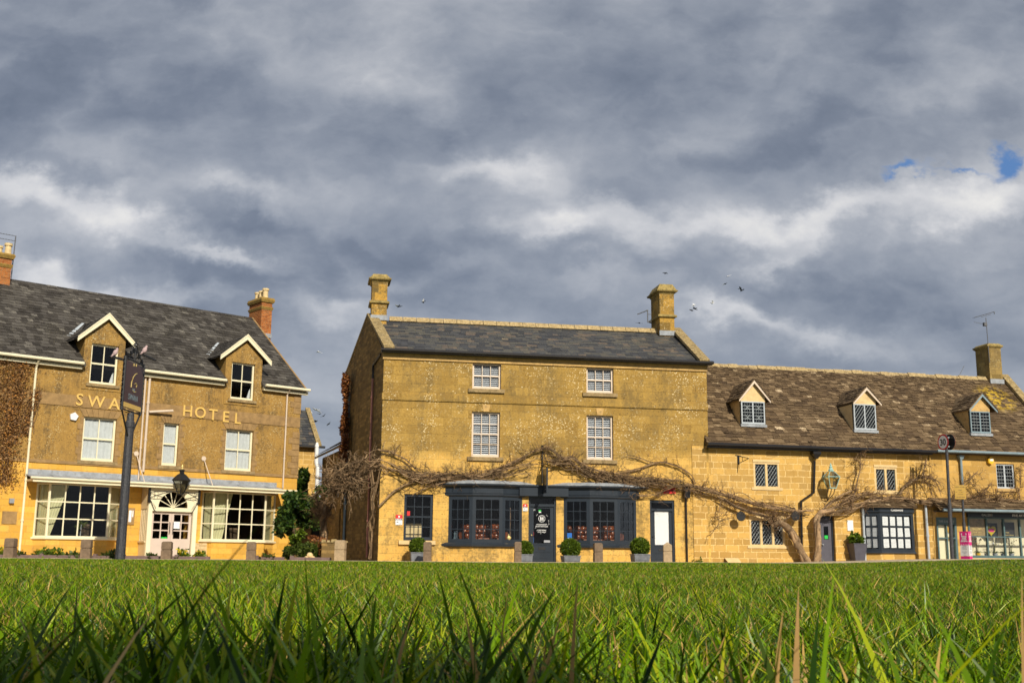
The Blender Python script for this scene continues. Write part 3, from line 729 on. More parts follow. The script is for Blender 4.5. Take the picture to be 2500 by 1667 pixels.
        D = g.build('dormer', M['stone_hotel_up'], B)
        r2 = MB()
        yz = on_roof(zp) + .05; ye = on_roof(ze) + .1
        for sg in (-1, 1):
            A_ = Vector((xm + sg * (hw + .04), -.2, ze)); Bq = Vector((xm, -.2, zp)); 
            C_ = Vector((xm, yz, zp)); Dq = Vector((xm + sg * (hw + .04), ye, ze))
            r2.slab([A_, Bq, C_, Dq] if sg < 0 else [Dq, C_, Bq, A_], (0, 0, -.05))
            L = (Bq - A_).length; u2 = (Bq - A_).normalized()
            if sg < 0: tiles(r2, Dq, (0, -1, 0), u2, ye + .2, L, 8, (.22, .32), .010, .2, 1, lambda x, s: False)
            else: tiles(r2, A_, (0, 1, 0), u2, ye + .2, L, 8, (.22, .32), .010, .2, 1, lambda x, s: False)
            if sg < 0:
                e_ = Vector((-.10, 0, 0)); up_ = Vector((0, -.02, .05)); lf = MB(); lf.slab([Dq + e_ * 1.6 + up_, Dq - e_ * .3 + up_, C_ + up_, C_ + e_ + up_], (0, -.004, .012)); lf.build('valley_flashing', M['palegrey'], D)
            r2.slab([Dq, C_, Vector((xm, yz + .0, zp))] if False else [A_, Bq, C_], (0, 0, -.03))
        r2.build('dormer_roof', M['slate_hotel'], D)
        bb = MB()
        for sg in (-1, 1):
            for (w_, y0_, y1_, up) in ((.19, -.225, -.19, 0.0), (.07, -.245, -.226, 0.06)):
                p0 = (xm + sg * (hw + .05), ze + up - .04); p1 = (xm, zp + up - .02 + .02)
                q = [(p0[0], p0[1] - w_ * .75), (p1[0], p1[1] - w_ * 1.0), p1, p0]
                if sg > 0: q = q[::-1]
                bb.prism(q if sg < 0 else [q[i] for i in (0, 1, 2, 3)], y0_, y1_)
        bb.build('bargeboard', M['cream'], D)
        wd = sash(D, a, b, c, d, .07, 2, 2, M['cream'], fr=.07, bar=.035, rail=1, bottom=.10)
        s = MB(); s.box(a - .12, b + .12, -.10, .08, c - .12, c - .004); s.build('sill', M['sill'], D)
        cu = MB(); cu.prism([(b - .24, c + .12), (b - .09, c + .12), (b - .09, c + .55), (b - .15, c + .45)], .16, .17); cu.build('curtain', M['net'], D)
    # gutters
    for (xa, xb) in ((XL, dd[0][0] - dd[0][1] + .22), (dd[0][0] + dd[0][1] - .22, dd[1][0] - dd[1][1] + .22), (dd[1][0] + dd[1][1] - .25, XR + .25)):
        gm = MB(); gm.box(xa, xb, -.20, -.004, ZE - .32, ZE - .17)
        gm.tube([(xa, -.36, ZE - .12), (xb, -.36, ZE - .12)], .062, 8)
        gm.build('gutter', M['cream'], B)
    # pipes
    xp = F.q(48, 1342, .1)[0]; pipe(B, [(xp, -.08, .1), (xp, -.08, ZE - .45), (xp, -.3, ZE - .2)], .042)
    for (p, z0, z1) in (((337.5, 1180), 3.1, ZE - .4), ((350.7, 1142), 3.45, ZE - .1)):
        xx = F.q(*p, off=.1)[0]; pipe(B, [(xx, -.085, z0), (xx, -.085, z1)], .05 if z0 > 3.2 else .035, 'white_paint')
    x_, z_ = F.q(365, 1005, .12); x2_, z2_ = F.q(424, 1002, .35)
    pipe(B, [(x_, -.09, z_), (x2_, -.30, z2_)], .05, 'white_paint', 'vent_pipe', False)
    xx = F.q(691.8, 1178, .1)[0]; pipe(B, [(xx, -.08, 3.1), (xx, -.08, ZE - .4), (xx, -.3, ZE - .2)], .035, 'white_paint')
    # chimneys
    y0 = ry - .55
    x0, zc = F.q(635.9, 814, -y0); x1, _ = F.q(661.3, 814, -y0); zt_ = F.q(648, 731, -y0)[1]
    chimney(B, x0, x1, y0, y0 + 1.3, zc, zt_, M['brick'], M['brickcap'], [(zt_ - .50, zt_ - .40, .02, .05), (zt_ - .40, zt_ - .36, .05, .05), (zt_ - .14, zt_ - .02, .06, .10), (zt_ - .02, zt_ + .10, .10, .06)],
            pots=[(0, -.42, .15, .50), (0, .0, .13, .45), (0, .42, .13, .45)])
    x0, zc = F.q(-8, 706, -y0); x1, _ = F.q(22.5, 706, -y0); zt_ = F.q(15, 622, -y0)[1]
    chimney(B, x0, x1, y0, y0 + 1.3, zc, zt_, M['brick'], M['brickcap'], [(zt_ - .55, zt_ - .45, .02, .05), (zt_ - .45, zt_ - .40, .05, .05), (zt_ - .16, zt_ - .02, .06, .11), (zt_ - .02, zt_ + .06, .11, .06)],
            pots=[(.12, -.40, .15, .50), (-.1, .05, .13, .45), (-.1, .42, .13, .45)])
    ae = empty('aerial', F.w(x1 + .12, y0 + .3, zc + .6), F.rz, 'tall lattice television aerial beside the orange brick chimney at the left edge', 'aerial')
    am = MB(); am.tube([(0, 0, 0), (.02, 0, 1.9)], .022, 6); am.tube([(-.25, .1, .1), (.02, 0, .12)], .015, 5); am.tube([(-.25, .1, .5), (.02, 0, .52)], .015, 5); am.build('mast', M['aluminium'], ae)
    ab = MB()
    for zz in (1.9, 1.68):
        ab.tube([(.05, 0, zz), (-1.1, .1, zz + .02)], .012, 5)
        for k in range(9): ab.tube([(-.1 - .12 * k, -.10, zz - .03), (-.1 - .12 * k, .12, zz + .05)], .008, 4)
    ab.build('boom', M['aluminium'], ae)
    # ground floor bays
    def bay(b, cols, zt, zb, left_cols=1):
        pl = [(b['xa'], 0.0), (b['xb'], -P), (b['xc'], -P), (b['xd'], 0.0)]
        bs = MB(); profile(bs, offset_plan(pl, -.02), [(-.35, 0), (zb - .09, 0)], 0)
        base = bs.build('bay_base', M['stone_hotel_low'], B)
        sl_ = MB(); profile(sl_, pl, [(zb - .09, .02), (zb - .07, .06), (zb - .01, .06), (zb, .02)], 0); sl_.build('bay_sill', M['cream'], base)
        for i in range(3):
            T, L = segT(pl[i], pl[i + 1]); c_ = cols if i == 1 else left_cols
            sash(B, 0.0, L, zb, zt, .0, c_, 3, M['cream'], fr=.05, bar=.045, T=T, name='bay_window')
        return pl
    bay(b1, 4, 2.80, zb); bay(b2, 4, 2.78, zb)
    fl = MB(); fl.box(XL + .3, XR - .3, -.05, 2.6, .02, .30); fl.v = [p for p in fl.v]; 
    fl2 = MB(); fl2.box(b1['xa'], b1['xd'], .25, 2.6, .05, .35); fl2.box(b2['xa'], b2['xd'], .25, 2.6, .05, .35); fl2.build('interior_floor', M['floor_in'], B)
    # porch
    Q = .75; q0, q1 = dx0, dx1; zt = 2.84
    ph = MB()
    ph.box(q0, q0 + .17, -Q, -Q + .12, -.2, zt); ph.box(q1 - .17, q1, -Q, -Q + .12, -.2, zt)
    # fanlight board: white board with a half-round hole
    cx = (q0 + q1) / 2; rad = .62; zf = F.q(421, 1238.4, Q)[1]
    pts = [(cx + rad * math.cos(a), zf + rad * math.sin(a)) for a in [math.pi * k / 20 for k in range(21)]]
    zcut = zt - .03
    for k in range(20):
        (xa, za), (xb, zb_) = pts[k], pts[k + 1]
        za, zb_ = min(za, zcut), min(zb_, zcut)
        ph.slab([(xb, -Q + .03, zb_), (xa, -Q + .03, za), (xa, -Q + .03, zt), (xb, -Q + .03, zt)], (0, .05, 0))
    ph.box(q0 + .172, cx - rad, -Q + .03, -Q + .08, zf, zt); ph.box(cx + rad, q1 - .172, -Q + .03, -Q + .08, zf, zt)
    ph.box(q0 + .172, q1 - .172, -Q + .0, -Q + .10, zf - .16, zf - .002)
    pch = ph.build('porch', M['cream'], B)
    fb = MB()
    for k in range(1, 7):
        a = math.pi * k / 7; fb.tube([(cx + .08 * math.cos(a), -Q + .05, zf + .08 * math.sin(a)), (cx + rad * math.cos(a), -Q + .05, zf + rad * math.sin(a))], .018, 4)
    fb.lathe(cx, -Q + .05, [(.09, zf), (.09, zf + .06)], 12); fb.build('fanlight_bars', M['cream'], pch)
    gl = MB(); gl.box(cx - rad, cx + rad, -Q + .085, -Q + .09, zf, zt); gl.build('fanlight_glass', M['glass'], pch)
    # side cheeks
    sd = MB(); 
    for xx, nm in ((q0, 1), (q1, 0)):
        a_, b_ = (xx, xx + .05) if nm else (xx - .05, xx)
        sd.box(a_, b_, -Q + .122, -.02, -.2, .68); sd.box(a_, b_, -Q + .122, -.02, 1.98, zt)
        for k in range(5):
            y_ = -Q + .122 + (Q - .14) * k / 4 - (.03 if k else 0); sd.box(a_ + .005, b_ - .005, y_, y_ + .03, .68, 1.98)
        sd.box(a_ - .05, b_ + .05, -Q + .1, -.02, .66, .72)
    sd.build('porch_side', M['cream_dull'], pch)
    # double door
    for sg, (a_, b_) in enumerate(((q0 + .19, cx - .004), (cx + .004, q1 - .19))):
        dz = zf - .17; z0_ = 0.04
        d_ = sash(B, a_, b_, .72, dz, -Q + .12, 2, 3, M['mauve'], fr=.10, bar=.045, name='door', dep=.05)
        lo = MB(); lo.box(a_, b_, -Q + .12, -Q + .17, z0_, .72)
        for k in range(2):
            w_ = (b_ - a_ - .24) / 2; xx = a_ + .10 + k * (w_ + .04); lo.box(xx, xx + w_, -Q + .113, -Q + .12, z0_ + .12, .62)
        lo.build('door_panel', M['mauve'], d_)
        hd = MB(); hx = (cx - .07 if sg == 0 else cx + .07); hd.tube([(hx, -Q + .10, 1.0), (hx, -Q + .07, 1.05), (hx, -Q + .07, 1.42), (hx, -Q + .10, 1.47)], .017, 6); hd.build('handle', M['black'], d_)
        if sg == 1: n_ = MB(); n_.box(a_ + .11, a_ + .37, -Q + .13, -Q + .134, 1.22, 1.50); n_.build('notice', M['paper'], d_)
        else: n_ = MB(); n_.box(b_ - .37, b_ - .12, -Q + .13, -Q + .134, .78, .88); n_.build('notice', M['green'], d_)
    # canopy: lead flat over the bays and porch
    cx0, cx1 = F.q(80, 1174, .95)[0], F.q(700, 1209, .95)[0]
    zw, zf2 = 3.10, 2.97
    cn = MB(); cn.slab([(cx0, -.93, zf2 - .05), (cx1, -.93, zf2 - .05), (cx1, -.003, zw), (cx0, -.003, zw)], (0, 0, .035)); 
    k = cx0 + .9
    while k < cx1: cn.tube([(k, -.93, zf2 + .0), (k, -.01, zw + .045)], .022, 5); k += 1.3
    cn.box(cx0, cx1, -.03, -.004, zw + .03, zw + .22)
    can = cn.build('canopy', M['lead'], B)
    sf = MB(); sf.box(cx0 + .03, cx1 - .03, -.90, -.01, zf2 - .13, zf2 - .06); sf.build('canopy_soffit', M['cream_dull'], can)
    fs = MB(); fs.box(cx0, cx1, -.955, -.925, zf2 - .17, zf2 - .05); fs.tube([(cx0 - .1, -1.0, zf2 - .03), (cx1 + .45, -1.0, zf2 - .03)], .045, 8); fs.build('canopy_gutter', M['cream'], can)
    # stays
    for (pa, pb) in (((497.8, 1119), (518.4, 1193.8)), ((333, 1107), (352, 1183.6))):
        xa, za = F.q(*pa, off=.03); xb, zb_ = F.q(*pb, off=.75)
        st = MB(); st.tube([(xa, -.02, za), (xb, -.78, zf2 + .02)], .018, 6); st.lathe(0, 0, [(.10, 0), (.10, .03)], 14)
        o = len(st.v) - 28
        for i in range(o, len(st.v)): p = st.v[i]; st.v[i] = (xa + p[0], -p[2] - .004, za + p[1])
        st.build('canopy_stay', M['white_paint'], can)
    # small wall fittings, each its own thing
    x_, z_ = F.q(179, 1017); ab = MB(); pts = [(x_ + .17 * math.cos(math.pi * (.5 + .4 * k) - .15), z_ + .17 * math.sin(math.pi * (.5 + .4 * k) - .15)) for k in range(5)]; ab.prism(pts, -.10, -.003)
    o = ab.build('alarm_box', M['white'], None); o.matrix_world = F.M; tag(o, 'white five-sided alarm box below the letter S on the hotel wall', 'alarm box')
    a, b, c, d = F.rect(6, 1247, 39, 1279); pq = MB(); pq.box(a, b, -.03, -.003, c, d); o = pq.build('wall_plaque', M['quoin']); o.matrix_world = F.M; tag(o, 'square brown plaque low on the hotel wall at the left edge', 'plaque')
    a, b, c, d = F.rect(22, 1216, 32, 1228); pq = MB(); pq.box(a, b, -.12, -.003, c, d); o = pq.build('wall_light', M['lead']); o.matrix_world = F.M; tag(o, 'small grey box light above the brown plaque', 'wall light')
    a, b, c, d = F.rect(311, 1239, 326, 1280); mn = empty('menu_case', F.w(a, 0, c), F.rz, 'brown framed menu case between the left bay window and the porch', 'menu case')
    q_ = MB(); q_.box(0, b - a, -.05, -.003, 0, d - c); q_.build('case', M['quoin'], mn)
    q_ = MB(); q_.box(.06, .06 + (b - a) * .36, -.056, -.051, .1, d - c - .1); q_.box(.06 + (b - a) * .45, b - a - .06, -.056, -.051, (d - c) * .45, d - c - .1); q_.build('menu_sheet', M['paper'], mn)
    # curtains as things hanging inside the bays
    for (b, lab, side) in ((b1, 'pale curtain gathered at the left end of the left bay window', 0), (b1, 'narrow pale curtain at the right end of the left bay window', 1), (b2, 'sunlit pale green curtain at the left end of the right bay window', 0), (b2, 'narrow curtain strip at the right end of the right bay window', 1)):
        c_ = MB(); n_ = 16; xs0 = b['xa'] + .12 if side == 0 else b['xd'] - .12; wtop, wbot = (1.0, .42) if side == 0 else (.42, .30)
        if b is b2 and side == 0: wtop, wbot = 1.15, .75
        for k in range(n_):
            def pt(kk, top):
                f = kk / n_; w_ = wtop if top else wbot; return (xs0 + (f * w_ if side == 0 else -f * w_), -.02 - .3 * (1 - f) * 0 + .035 * (kk % 2) + (-.20 if side == 0 else .05) * f, 2.75 if top else .82)
            c_.add([pt(k, 0), pt(k + 1, 0), pt(k + 1, 1), pt(k, 1)], [(0, 1, 2, 3)])
        o = c_.build('curtain', M['curtain']); o.matrix_world = F.M; tag(o, lab, 'curtain')
    # table plants / chairs seen through the left bay
    x_ = F.q(200, 1290)[0]; pl_ = empty('potted_palm', F.w(x_, .15, .35), F.rz, 'spiky palm in a pot inside the left bay window', 'potted plant')
    q_ = MB(); q_.lathe(0, 0, [(.10, .0), (.14, .25), (.15, .28), (.12, .28)], 10); q_.tube([(0, 0, .25), (.02, 0, .95)], .02, 5); q_.build('pot', M['lead'], pl_)
    q_ = MB()
    for k in range(34):
        a_ = random.uniform(0, 6.28); e_ = random.uniform(-.5, 1.1); L = random.uniform(.25, .42); c0 = Vector((.02, 0, random.uniform(.8, 1.05)))
        d_ = Vector((math.cos(a_) * math.cos(e_), math.sin(a_) * math.cos(e_), math.sin(e_)))
        q_.tube([c0, c0 + d_ * L * .6, c0 + d_ * L + Vector((0, 0, -.06))], [.012, .012, .002], 3)
    q_.build('fronds', M['hedge_leaf'], pl_)
    for px_, lab in ((125, 'spindle-backed chair inside the left bay window, left of the palm'), (236, 'spindle-backed chair inside the left bay window, right of the palm'), (545, 'chair inside the right bay window, nearest the curtain'), (600, 'chair inside the right bay window, farther from the curtain')):
        x_ = F.q(px_, 1300)[0]; ch = empty('dining_chair', F.w(x_, .75, .35), F.rz + .3, lab, 'chair', 'chairs inside the hotel bays')
        q_ = MB(); q_.box(-.2, .2, -.2, .2, .42, .46); q_.build('seat', M['floor_in'], ch)
        q_ = MB()
        for k in range(7): q_.tube([(-.18 + .06 * k, .2, .46), (-.20 + .067 * k, .26, .95)], .011, 4)
        q_.box(-.22, .22, .24, .28, .93, 1.0); q_.build('backrest', M['wood'], ch)
        for sx in (-.17, .17):
            for sy in (-.17, .17): l_ = MB(); l_.tube([(sx, sy, 0), (sx, sy, .42)], .018, 5); l_.build('leg', M['wood'], ch)
    # hotel lantern on its scrolled arch over the door
    lx_ = F.q(441, 1205, 1.15)[0]; ln = empty('lantern', F.w(lx_, -1.15, 0), F.rz, 'black tapered street lantern with gilt finial on a scrolled iron arch over the hotel door', 'lantern')
    s_ = 1150; zz = lambda py: F.q(441, py, 1.15)[1]
    zb_, zr, zc_, zk, zf_ = zz(1205), zz(1172), zz(1160), zz(1149), zz(1136)
    q_ = MB(); q_.lathe(0, 0, [(.40, zr - .02), (.42, zr), (.20, zc_ + .02), (.10, zc_ + .08), (.10, zk), (.13, zk + .01), (.13, zk + .03), (.06, zk + .06)], 6); q_.build('roof', M['black'], ln)
    q_ = MB(); q_.lathe(0, 0, [(.03, zk + .05), (.045, zk + .10), (.02, zk + .14), (.04, zk + .18), (.004, zf_ + .05)], 8); q_.build('finial', M['goldleaf'], ln)
    q_ = MB(); q_.lathe(0, 0, [(.12, zb_), (.36, zr - .02)], 6); q_.build('glass', M['glass_lamp'], ln)
    q_ = MB()
    for k in range(6):
        a_ = 2 * math.pi * k / 6; q_.tube([(.12 * math.cos(a_), .12 * math.sin(a_), zb_), (.37 * math.cos(a_), .37 * math.sin(a_), zr)], .014, 4)
    q_.tube([(0, 0, zb_ - .05), (0, 0, zb_ + .2)], .02, 5); q_.lathe(0, 0, [(.13, zb_ - .04), (.13, zb_)], 6); q_.build('frame', M['black'], ln)
    q_ = MB(); hw = (q1 - q0) / 2 + .02; cxx = cx - lx_; yy = Q - 1.15
    n_ = 18
    for yo in (0, ):
        arc = lambda up, lo: [(cxx - hw + 2 * hw * k / n_, 1.15 - Q - .04 - (1.15 - Q - .04) * math.sin(math.pi * k / n_), lo + up * math.sin(math.pi * k / n_)) for k in range(n_ + 1)]
        a1 = arc(.05, 2.62); a2 = arc(.30, 2.38)
        q_.tube(a1, .016, 5); q_.tube(a2, .016, 5)
        for k in range(1, n_): 
            c_ = (Vector(a1[k]) + Vector(a2[k])) / 2; rr = (Vector(a1[k]) - Vector(a2[k])).length / 2
            ring = [c_ + Vector((rr * .9 * math.cos(t_), 0, rr * math.sin(t_))) for t_ in [2 * math.pi * j / 8 for j in range(9)]]
            q_.tube(ring, .007, 3, cap=False)
    for sx in (-1, 1):
        x0_ = cxx + sx * hw
        sc = [(x0_ - sx * (.04 + .30 * t_), 1.15 - Q - .05, 2.35 - .40 * math.sin(math.pi * t_ * .5) - .1 * t_) for t_ in [k / 8 for k in range(9)]]
        q_.tube(sc, .014, 4); q_.box(x0_ - .04, x0_ + .04, 1.15 - Q - .07, 1.15 - Q - .005, 2.2, 2.78)
        for k in range(5): 
            z0_ = 2.02 + .05 * k; q_.tube([(x0_ - sx * (.05 + .055 * k), 1.15 - Q - .05, 2.34 - .06 * k), (x0_ - sx * (.07 + .055 * k), 1.15 - Q - .05, 2.20 - .055 * k)], .008, 3)
    q_.build('bracket', M['black'], ln)
    return B
hotel()
# ================================================================ the three-storey shop in the middle
def shop():
    F = F2
    B = empty('shop_house', F.o, F.rz, 'tall three-storey ochre shop with two dark bow windows and slate roof', 'building')
    W, ZE = 12.17, 7.42
    # slanting left gable wall
    dl = F.I.to_3x3() @ Vector((math.sin(R(-19.4)), math.cos(R(-19.4)), 0)); nl = Vector((-dl.y, dl.x, 0)); 
    ap = F.plane(897, 773, (0, 0, 0), nl); rr = F.plane(845, 914, (0, 0, 0), nl)
    ry, rz = ap.y, ap.z; by = rr.y; bz = rr.z
    lx = lambda y: dl.x / dl.y * y
    U = [F.rect(1154, 885.2, 1223, 950), F.rect(1431.7, 896.5, 1498.3, 961.2), F.rect(1152.5, 1003.5, 1219.9, 1115.7), F.rect(1431.9, 1013.3, 1497.8, 1123.3)]
    # keep both windows of a floor level
    for i in (0, 2):
        z0 = (U[i][2] + U[i + 1][2]) / 2; z1 = (U[i][3] + U[i + 1][3]) / 2
        U[i] = (*U[i][:2], z0, z1); U[i + 1] = (*U[i + 1][:2], z0, z1)
    G = F.rect(987.5, 1204.7, 1055.7, 1319.2)
    P = .36; zt, zb = F.q(1190, 1211, P)[1], F.q(1190, 1324, P)[1]
    bay = []
    for (a, b, c, d) in ((1093.6, 1152.5, 1226, 1274), (1376.3, 1440.3, 1508.5, 1554)):
        bay.append([(F.q(a, 1326)[0], 0.0), (F.q(b, 1327, P)[0], -P), (F.q(c, 1328, P)[0], -P), (F.q(d, 1328)[0], 0.0)])
    D1 = F.rect(1290.7, 1208, 1357.8, 1378); D2 = F.rect(1586.2, 1219.6, 1649.3, 1378)
    D1 = (D1[0], D1[1], -.1, D1[3]); D2 = (D2[0], D2[1], -.1, D2[3])
    holes = U + [G] + [(q[0][0] + .04, q[3][0] - .04, zb, zt) for q in bay] + [D1, D2]
    mb = wall_grid(0, W, -.4, ZE, holes, mb=MB())
    # right flank and back
    mb.add([(W, 0, -.4), (W, by, -.4), (W, by, bz), (W, ry, rz), (W, 0, ZE)], [(0, 1, 2, 3, 4)], 0, .5)
    mb.add([(lx(by), by, -.4), (W, by, -.4), (W, by, bz), (lx(by), by, bz)], [(3, 2, 1, 0)], 0, .5)
    mb.add([(0, 0, -.4), (0, 0, ZE), (lx(ry), ry, rz), (lx(by), by, bz), (lx(by), by, -.4)], [(0, 1, 2, 3, 4)], 1, .5)
    mb.build('wall', [M['stone_shop'], M['stone_gable']], B)
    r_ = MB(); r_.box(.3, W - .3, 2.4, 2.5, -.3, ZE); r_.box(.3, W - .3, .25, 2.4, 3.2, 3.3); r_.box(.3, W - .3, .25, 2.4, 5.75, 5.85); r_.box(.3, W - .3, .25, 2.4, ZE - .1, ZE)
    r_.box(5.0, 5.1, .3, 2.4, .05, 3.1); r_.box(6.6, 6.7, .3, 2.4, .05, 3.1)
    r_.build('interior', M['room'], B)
    f_ = MB(); f_.box(.3, W - .3, .25, 2.4, .05, .45); f_.build('interior_floor', M['floor_in'], B)
    # sunk quoin strip in the left corner, band, cornice
    zs = F.q(932.5, 975.2)[1]; s_ = MB(); s_.box(-.03, W + .01, -.045, -.003, zs, zs + .24); s_.build('string_course', M['stone_shop'], B)
    c_ = MB(); c_.box(-.04, W + .02, -.055, -.003, ZE - .27, ZE - .0); c_.box(-.05, W + .03, -.09, -.056, ZE - .10, ZE - .0); c_.build('cornice', M['trim'], B)
    q_ = MB(); q_.box(0.0, .32, -.028, -.003, -.2, 3.3); q_.build('corner_pilaster', M['trim'], B) if False else None
    # upper windows with louvred blinds
    for i, (a, b, c, d) in enumerate(U):
        wd = sash(B, a, b, c, d, .10, 3, 2 if i < 2 else 4, M['white_paint'], fr=.07, bar=.026, rail=1 if i < 2 else 2, bottom=.10)
        s = MB(); s.box(a - .15, b + .13, -.08, .12, c - .14, c - .004); s.build('sill', M['sill'], wd)
        k = MB(); xm = (a + b) / 2; k.prism([(xm - .10, d + .004), (xm + .10, d + .004), (xm + .15, d + .26), (xm - .15, d + .26)], -.02, -.002); k.build('keystone', M['trim'], wd)
        bl = MB(); z = c + .12
        while z < d - .08:
            bl.slab([(a + .07, .17, z - .014), (b - .07, .17, z - .014), (b - .07, .20, z + .016), (a + .07, .20, z + .016)], (0, .003, .005)); z += .07
        bl.build('blind', M['blind'], wd)
    # ground-floor sash
    a, b, c, d = G
    wd = sash(B, a, b, c, d, .07, 3, 4, M['navy'], fr=.09, bar=.028, rail=2, bottom=.12)
    s = MB(); s.box(a - .16, b + .10, -.10, .08, c - .14, c - .004); s.build('sill', M['trim_pale'], wd)
    # bow windows
    for pl in bay:
        bs = MB(); profile(bs, offset_plan(pl, -.03), [(-.35, 0), (zb - .16, 0)]); base = bs.build('bay_base', M['stone_cottage'] if False else M['stone_shop'], B)
        st = MB(); profile(st, pl, [(zb - .16, .0), (zb - .13, .09), (zb - .06, .10), (zb, .03)]); sb = st.build('bay_sill', M['navy'], base)
        for i in range(3):
            T, L = segT(pl[i], pl[i + 1])
            sash(B, 0.0, L, zb, zt, 0.0, 3, 4, M['navy'], fr=.12, bar=.026, T=T, name='bay_window')
        fz = zt
        en = MB(); profile(en, pl, [(fz, .03), (fz + .04, .06), (fz + .10, .06), (fz + .105, .085), (fz + .13, .085), (fz + .135, .05), (fz + .28, .05), (fz + .31, .10), (fz + .335, .115), (fz + .34, .14), (fz + .37, .18), (fz + .39, .20), (fz + .43, .20)])
        eo = en.build('bay_cornice', M['navy'], base)
        rf = MB(); profile(rf, pl, [(fz + .435, .21), (fz + .465, .21), (fz + .56, .0)]); rf.build('bay_roof', M['lead'], base)
    # fascia over the door
    x0, x1 = bay[0][3][0] + .02, bay[1][0][0] - .02
    fz0, fz1 = F.q(1325, 1211, .15)[1], F.q(1325, 1188, .15)[1]
    f_ = MB(); f_.box(x0 - .15, x1 + .15, -.20, -.003, fz0, fz1); f_.box(x0 - .2, x1 + .2, -.27, -.003, fz1 + .002, fz1 + .06); f_.build('door_fascia', M['navy'], B)
    # doors
    def door(dd, name, gz0, gz1, gi, glassmat, inner=None):
        a, b, _, d = dd
        fr = MB(); fr.box(a, a + .07, .05, .2, -.05, d); fr.box(b - .07, b, .05, .2, -.05, d); fr.box(a + .07, b - .07, .055, .2, d - .10, d); fr.box(a + .07, b - .07, .04, .2, d - .40, d - .31); fr.build('door_frame', M['navy'], B)
        g0 = MB(); g0.box(a + .07, b - .07, .12, .125, d - .31, d - .10); 
        do = MB(); A, C_ = a + .075, b - .075; zt_ = d - .41
        do.box(A, A + gi, .09, .14, .04, zt_); do.box(C_ - gi, C_, .09, .14, .04, zt_)
        do.box(A + gi, C_ - gi, .093, .14, gz1, zt_); do.box(A + gi, C_ - gi, .093, .14, .04, gz0)
        do.box(A + gi - .02, C_ - gi + .02, .075, .09, gz0 - .04, gz0 + .01)
        do.box(A + gi, C_ - gi, .08, .093, .16, .18); do.box(A + gi, C_ - gi, .08, .093, gz0 - .30, gz0 - .27)
        dro = do.build('door', M['navy'], B)
        gm = MB(); gm.box(A + gi, C_ - gi, .11, .116, gz0, gz1); gm.build('door_glass', M[glassmat], dro)
        sl = MB(); xm = (a + b) / 2; sl.box(xm - .13, xm + .13, .082, .0925, gz0 - .22, gz0 - .13); sl.build('letter_box', M['black'], dro)
        kn = MB(); kn.ball((A + .05, .06, .98), .025, seg=8, rings=5); kn.build('handle', M['goldleaf'] if inner is None else M['black'], dro)
        g0.build('fanlight', M['glass'], dro)
        if inner: inner(dro, A + gi, C_ - gi, gz0, gz1)
        return dro, (a + b) / 2
    dz = lambda py: F.q(1320, py, 0)[1]
    dro, xm = door(D1, 'door', dz(1326), dz(1240), .13, 'glass')
    T0 = MB()
    zc = dz(1265)
    ring = [(xm + .118 * math.cos(t_), .105, zc + .118 * math.sin(t_)) for t_ in [2 * math.pi * k / 24 for k in range(25)]]
    T0.tube(ring, .009, 4, cap=False)
    parts = [T0, text_mb('H', .19, xm, .107, zc - .065, .001, .004), text_mb('C', .08, xm, .107, zc + .02, .001, .001), text_mb('A', .08, xm, .107, zc - .075, .001, .001),
             text_mb('CHASTLETON', .062, xm, .107, dz(1281), .001, .001), text_mb('HOUSE ANTIQUES', .055, xm, .107, dz(1285.5), .001, .001),
             text_mb('01386 859404', .055, xm, .107, dz(1294.5), .001, .001), text_mb('07710 142519', .050, xm, .107, dz(1299), .001, .001)]
    for k in range(16):
        a_ = random.uniform(0, 6.28); parts.append(MB().box(xm + .26 * math.cos(a_) - .01, xm + .26 * math.cos(a_) + .01, .105, .108, zc - .15 + .38 * math.sin(a_) - .008, zc - .15 + .38 * math.sin(a_) + .006))
    merge(*parts).build('door_lettering', M['white'], dro)
    for (px0, py0, px1, py1, mt) in ((1298.5, 1242, 1308, 1246, 'white'), (1315, 1244, 1321, 1248, 'green'), (1315.5, 1248.3, 1321, 1251, 'white'), (1298, 1297.5, 1303, 1307, 'red'), (1298, 1311, 1303, 1325, 'bluesign'), (1328, 1318, 1345, 1324, 'greyink')):
        a, b, c, d = F.rect(px0, py0, px1, py1, -.1); q_ = MB(); q_.box(a, b, .100, .106, c, d); q_.build('sticker', M[mt], dro)
    def blind_panel(p, a, b, c, d):
        q_ = MB(); z = c + .01
        while z < d: q_.box(a, b, .10, .108, z, min(d, z + .030)); z += .034
        q_.build('louvred_panel', M['white'], p)
    dz2 = lambda py: F.q(1617, py, 0)[1]
    door(D2, 'door', dz2(1330), dz2(1247), .13, 'glass', blind_panel)
    # roof
    o0 = Vector((0.1, -.22, ZE + .02)); rl = Vector((lx(ry), ry, rz - .12)); sl = Vector((0, ry + .22, rz - .12 - ZE - .02)); us = sl.normalized(); Ls = sl.length
    rb = MB(); rb.slab([(0.05, -.2, ZE), (W - .05, -.2, ZE), (W - .05, ry, rz - .13), (lx(ry), ry, rz - .13)], (0, .02, -.06)); rb.slab([(lx(ry), ry, rz - .13), (W - .05, ry, rz - .13), (W - .05, by + .2, bz), (lx(by), by + .2, bz)], (0, 0, -.06))
    tiles(rb, o0, (1, 0, 0), us, W - .2, Ls, 17, (.20, .40), .007, .12, 1.15, lambda x, s: False, lift=1.2)
    roof = rb.build('roof', M['slate_shop'], B)
    rg = MB(); x = .35
    while x < W - .3:
        x2 = min(W - .2, x + .52); rg.prism([(-.16, rz - .15), (-.02, rz + .05), (.02, rz + .05), (.16, rz - .15)], x, x2 - .008); x += .53
    rg.v = [(p[1], ry + p[0], p[2] + random.uniform(-.004, .004)) for p in rg.v]; rg.f = [list(reversed(f)) for f in rg.f]
    rg.build('ridge_tiles', M['ridge_tile'], roof)
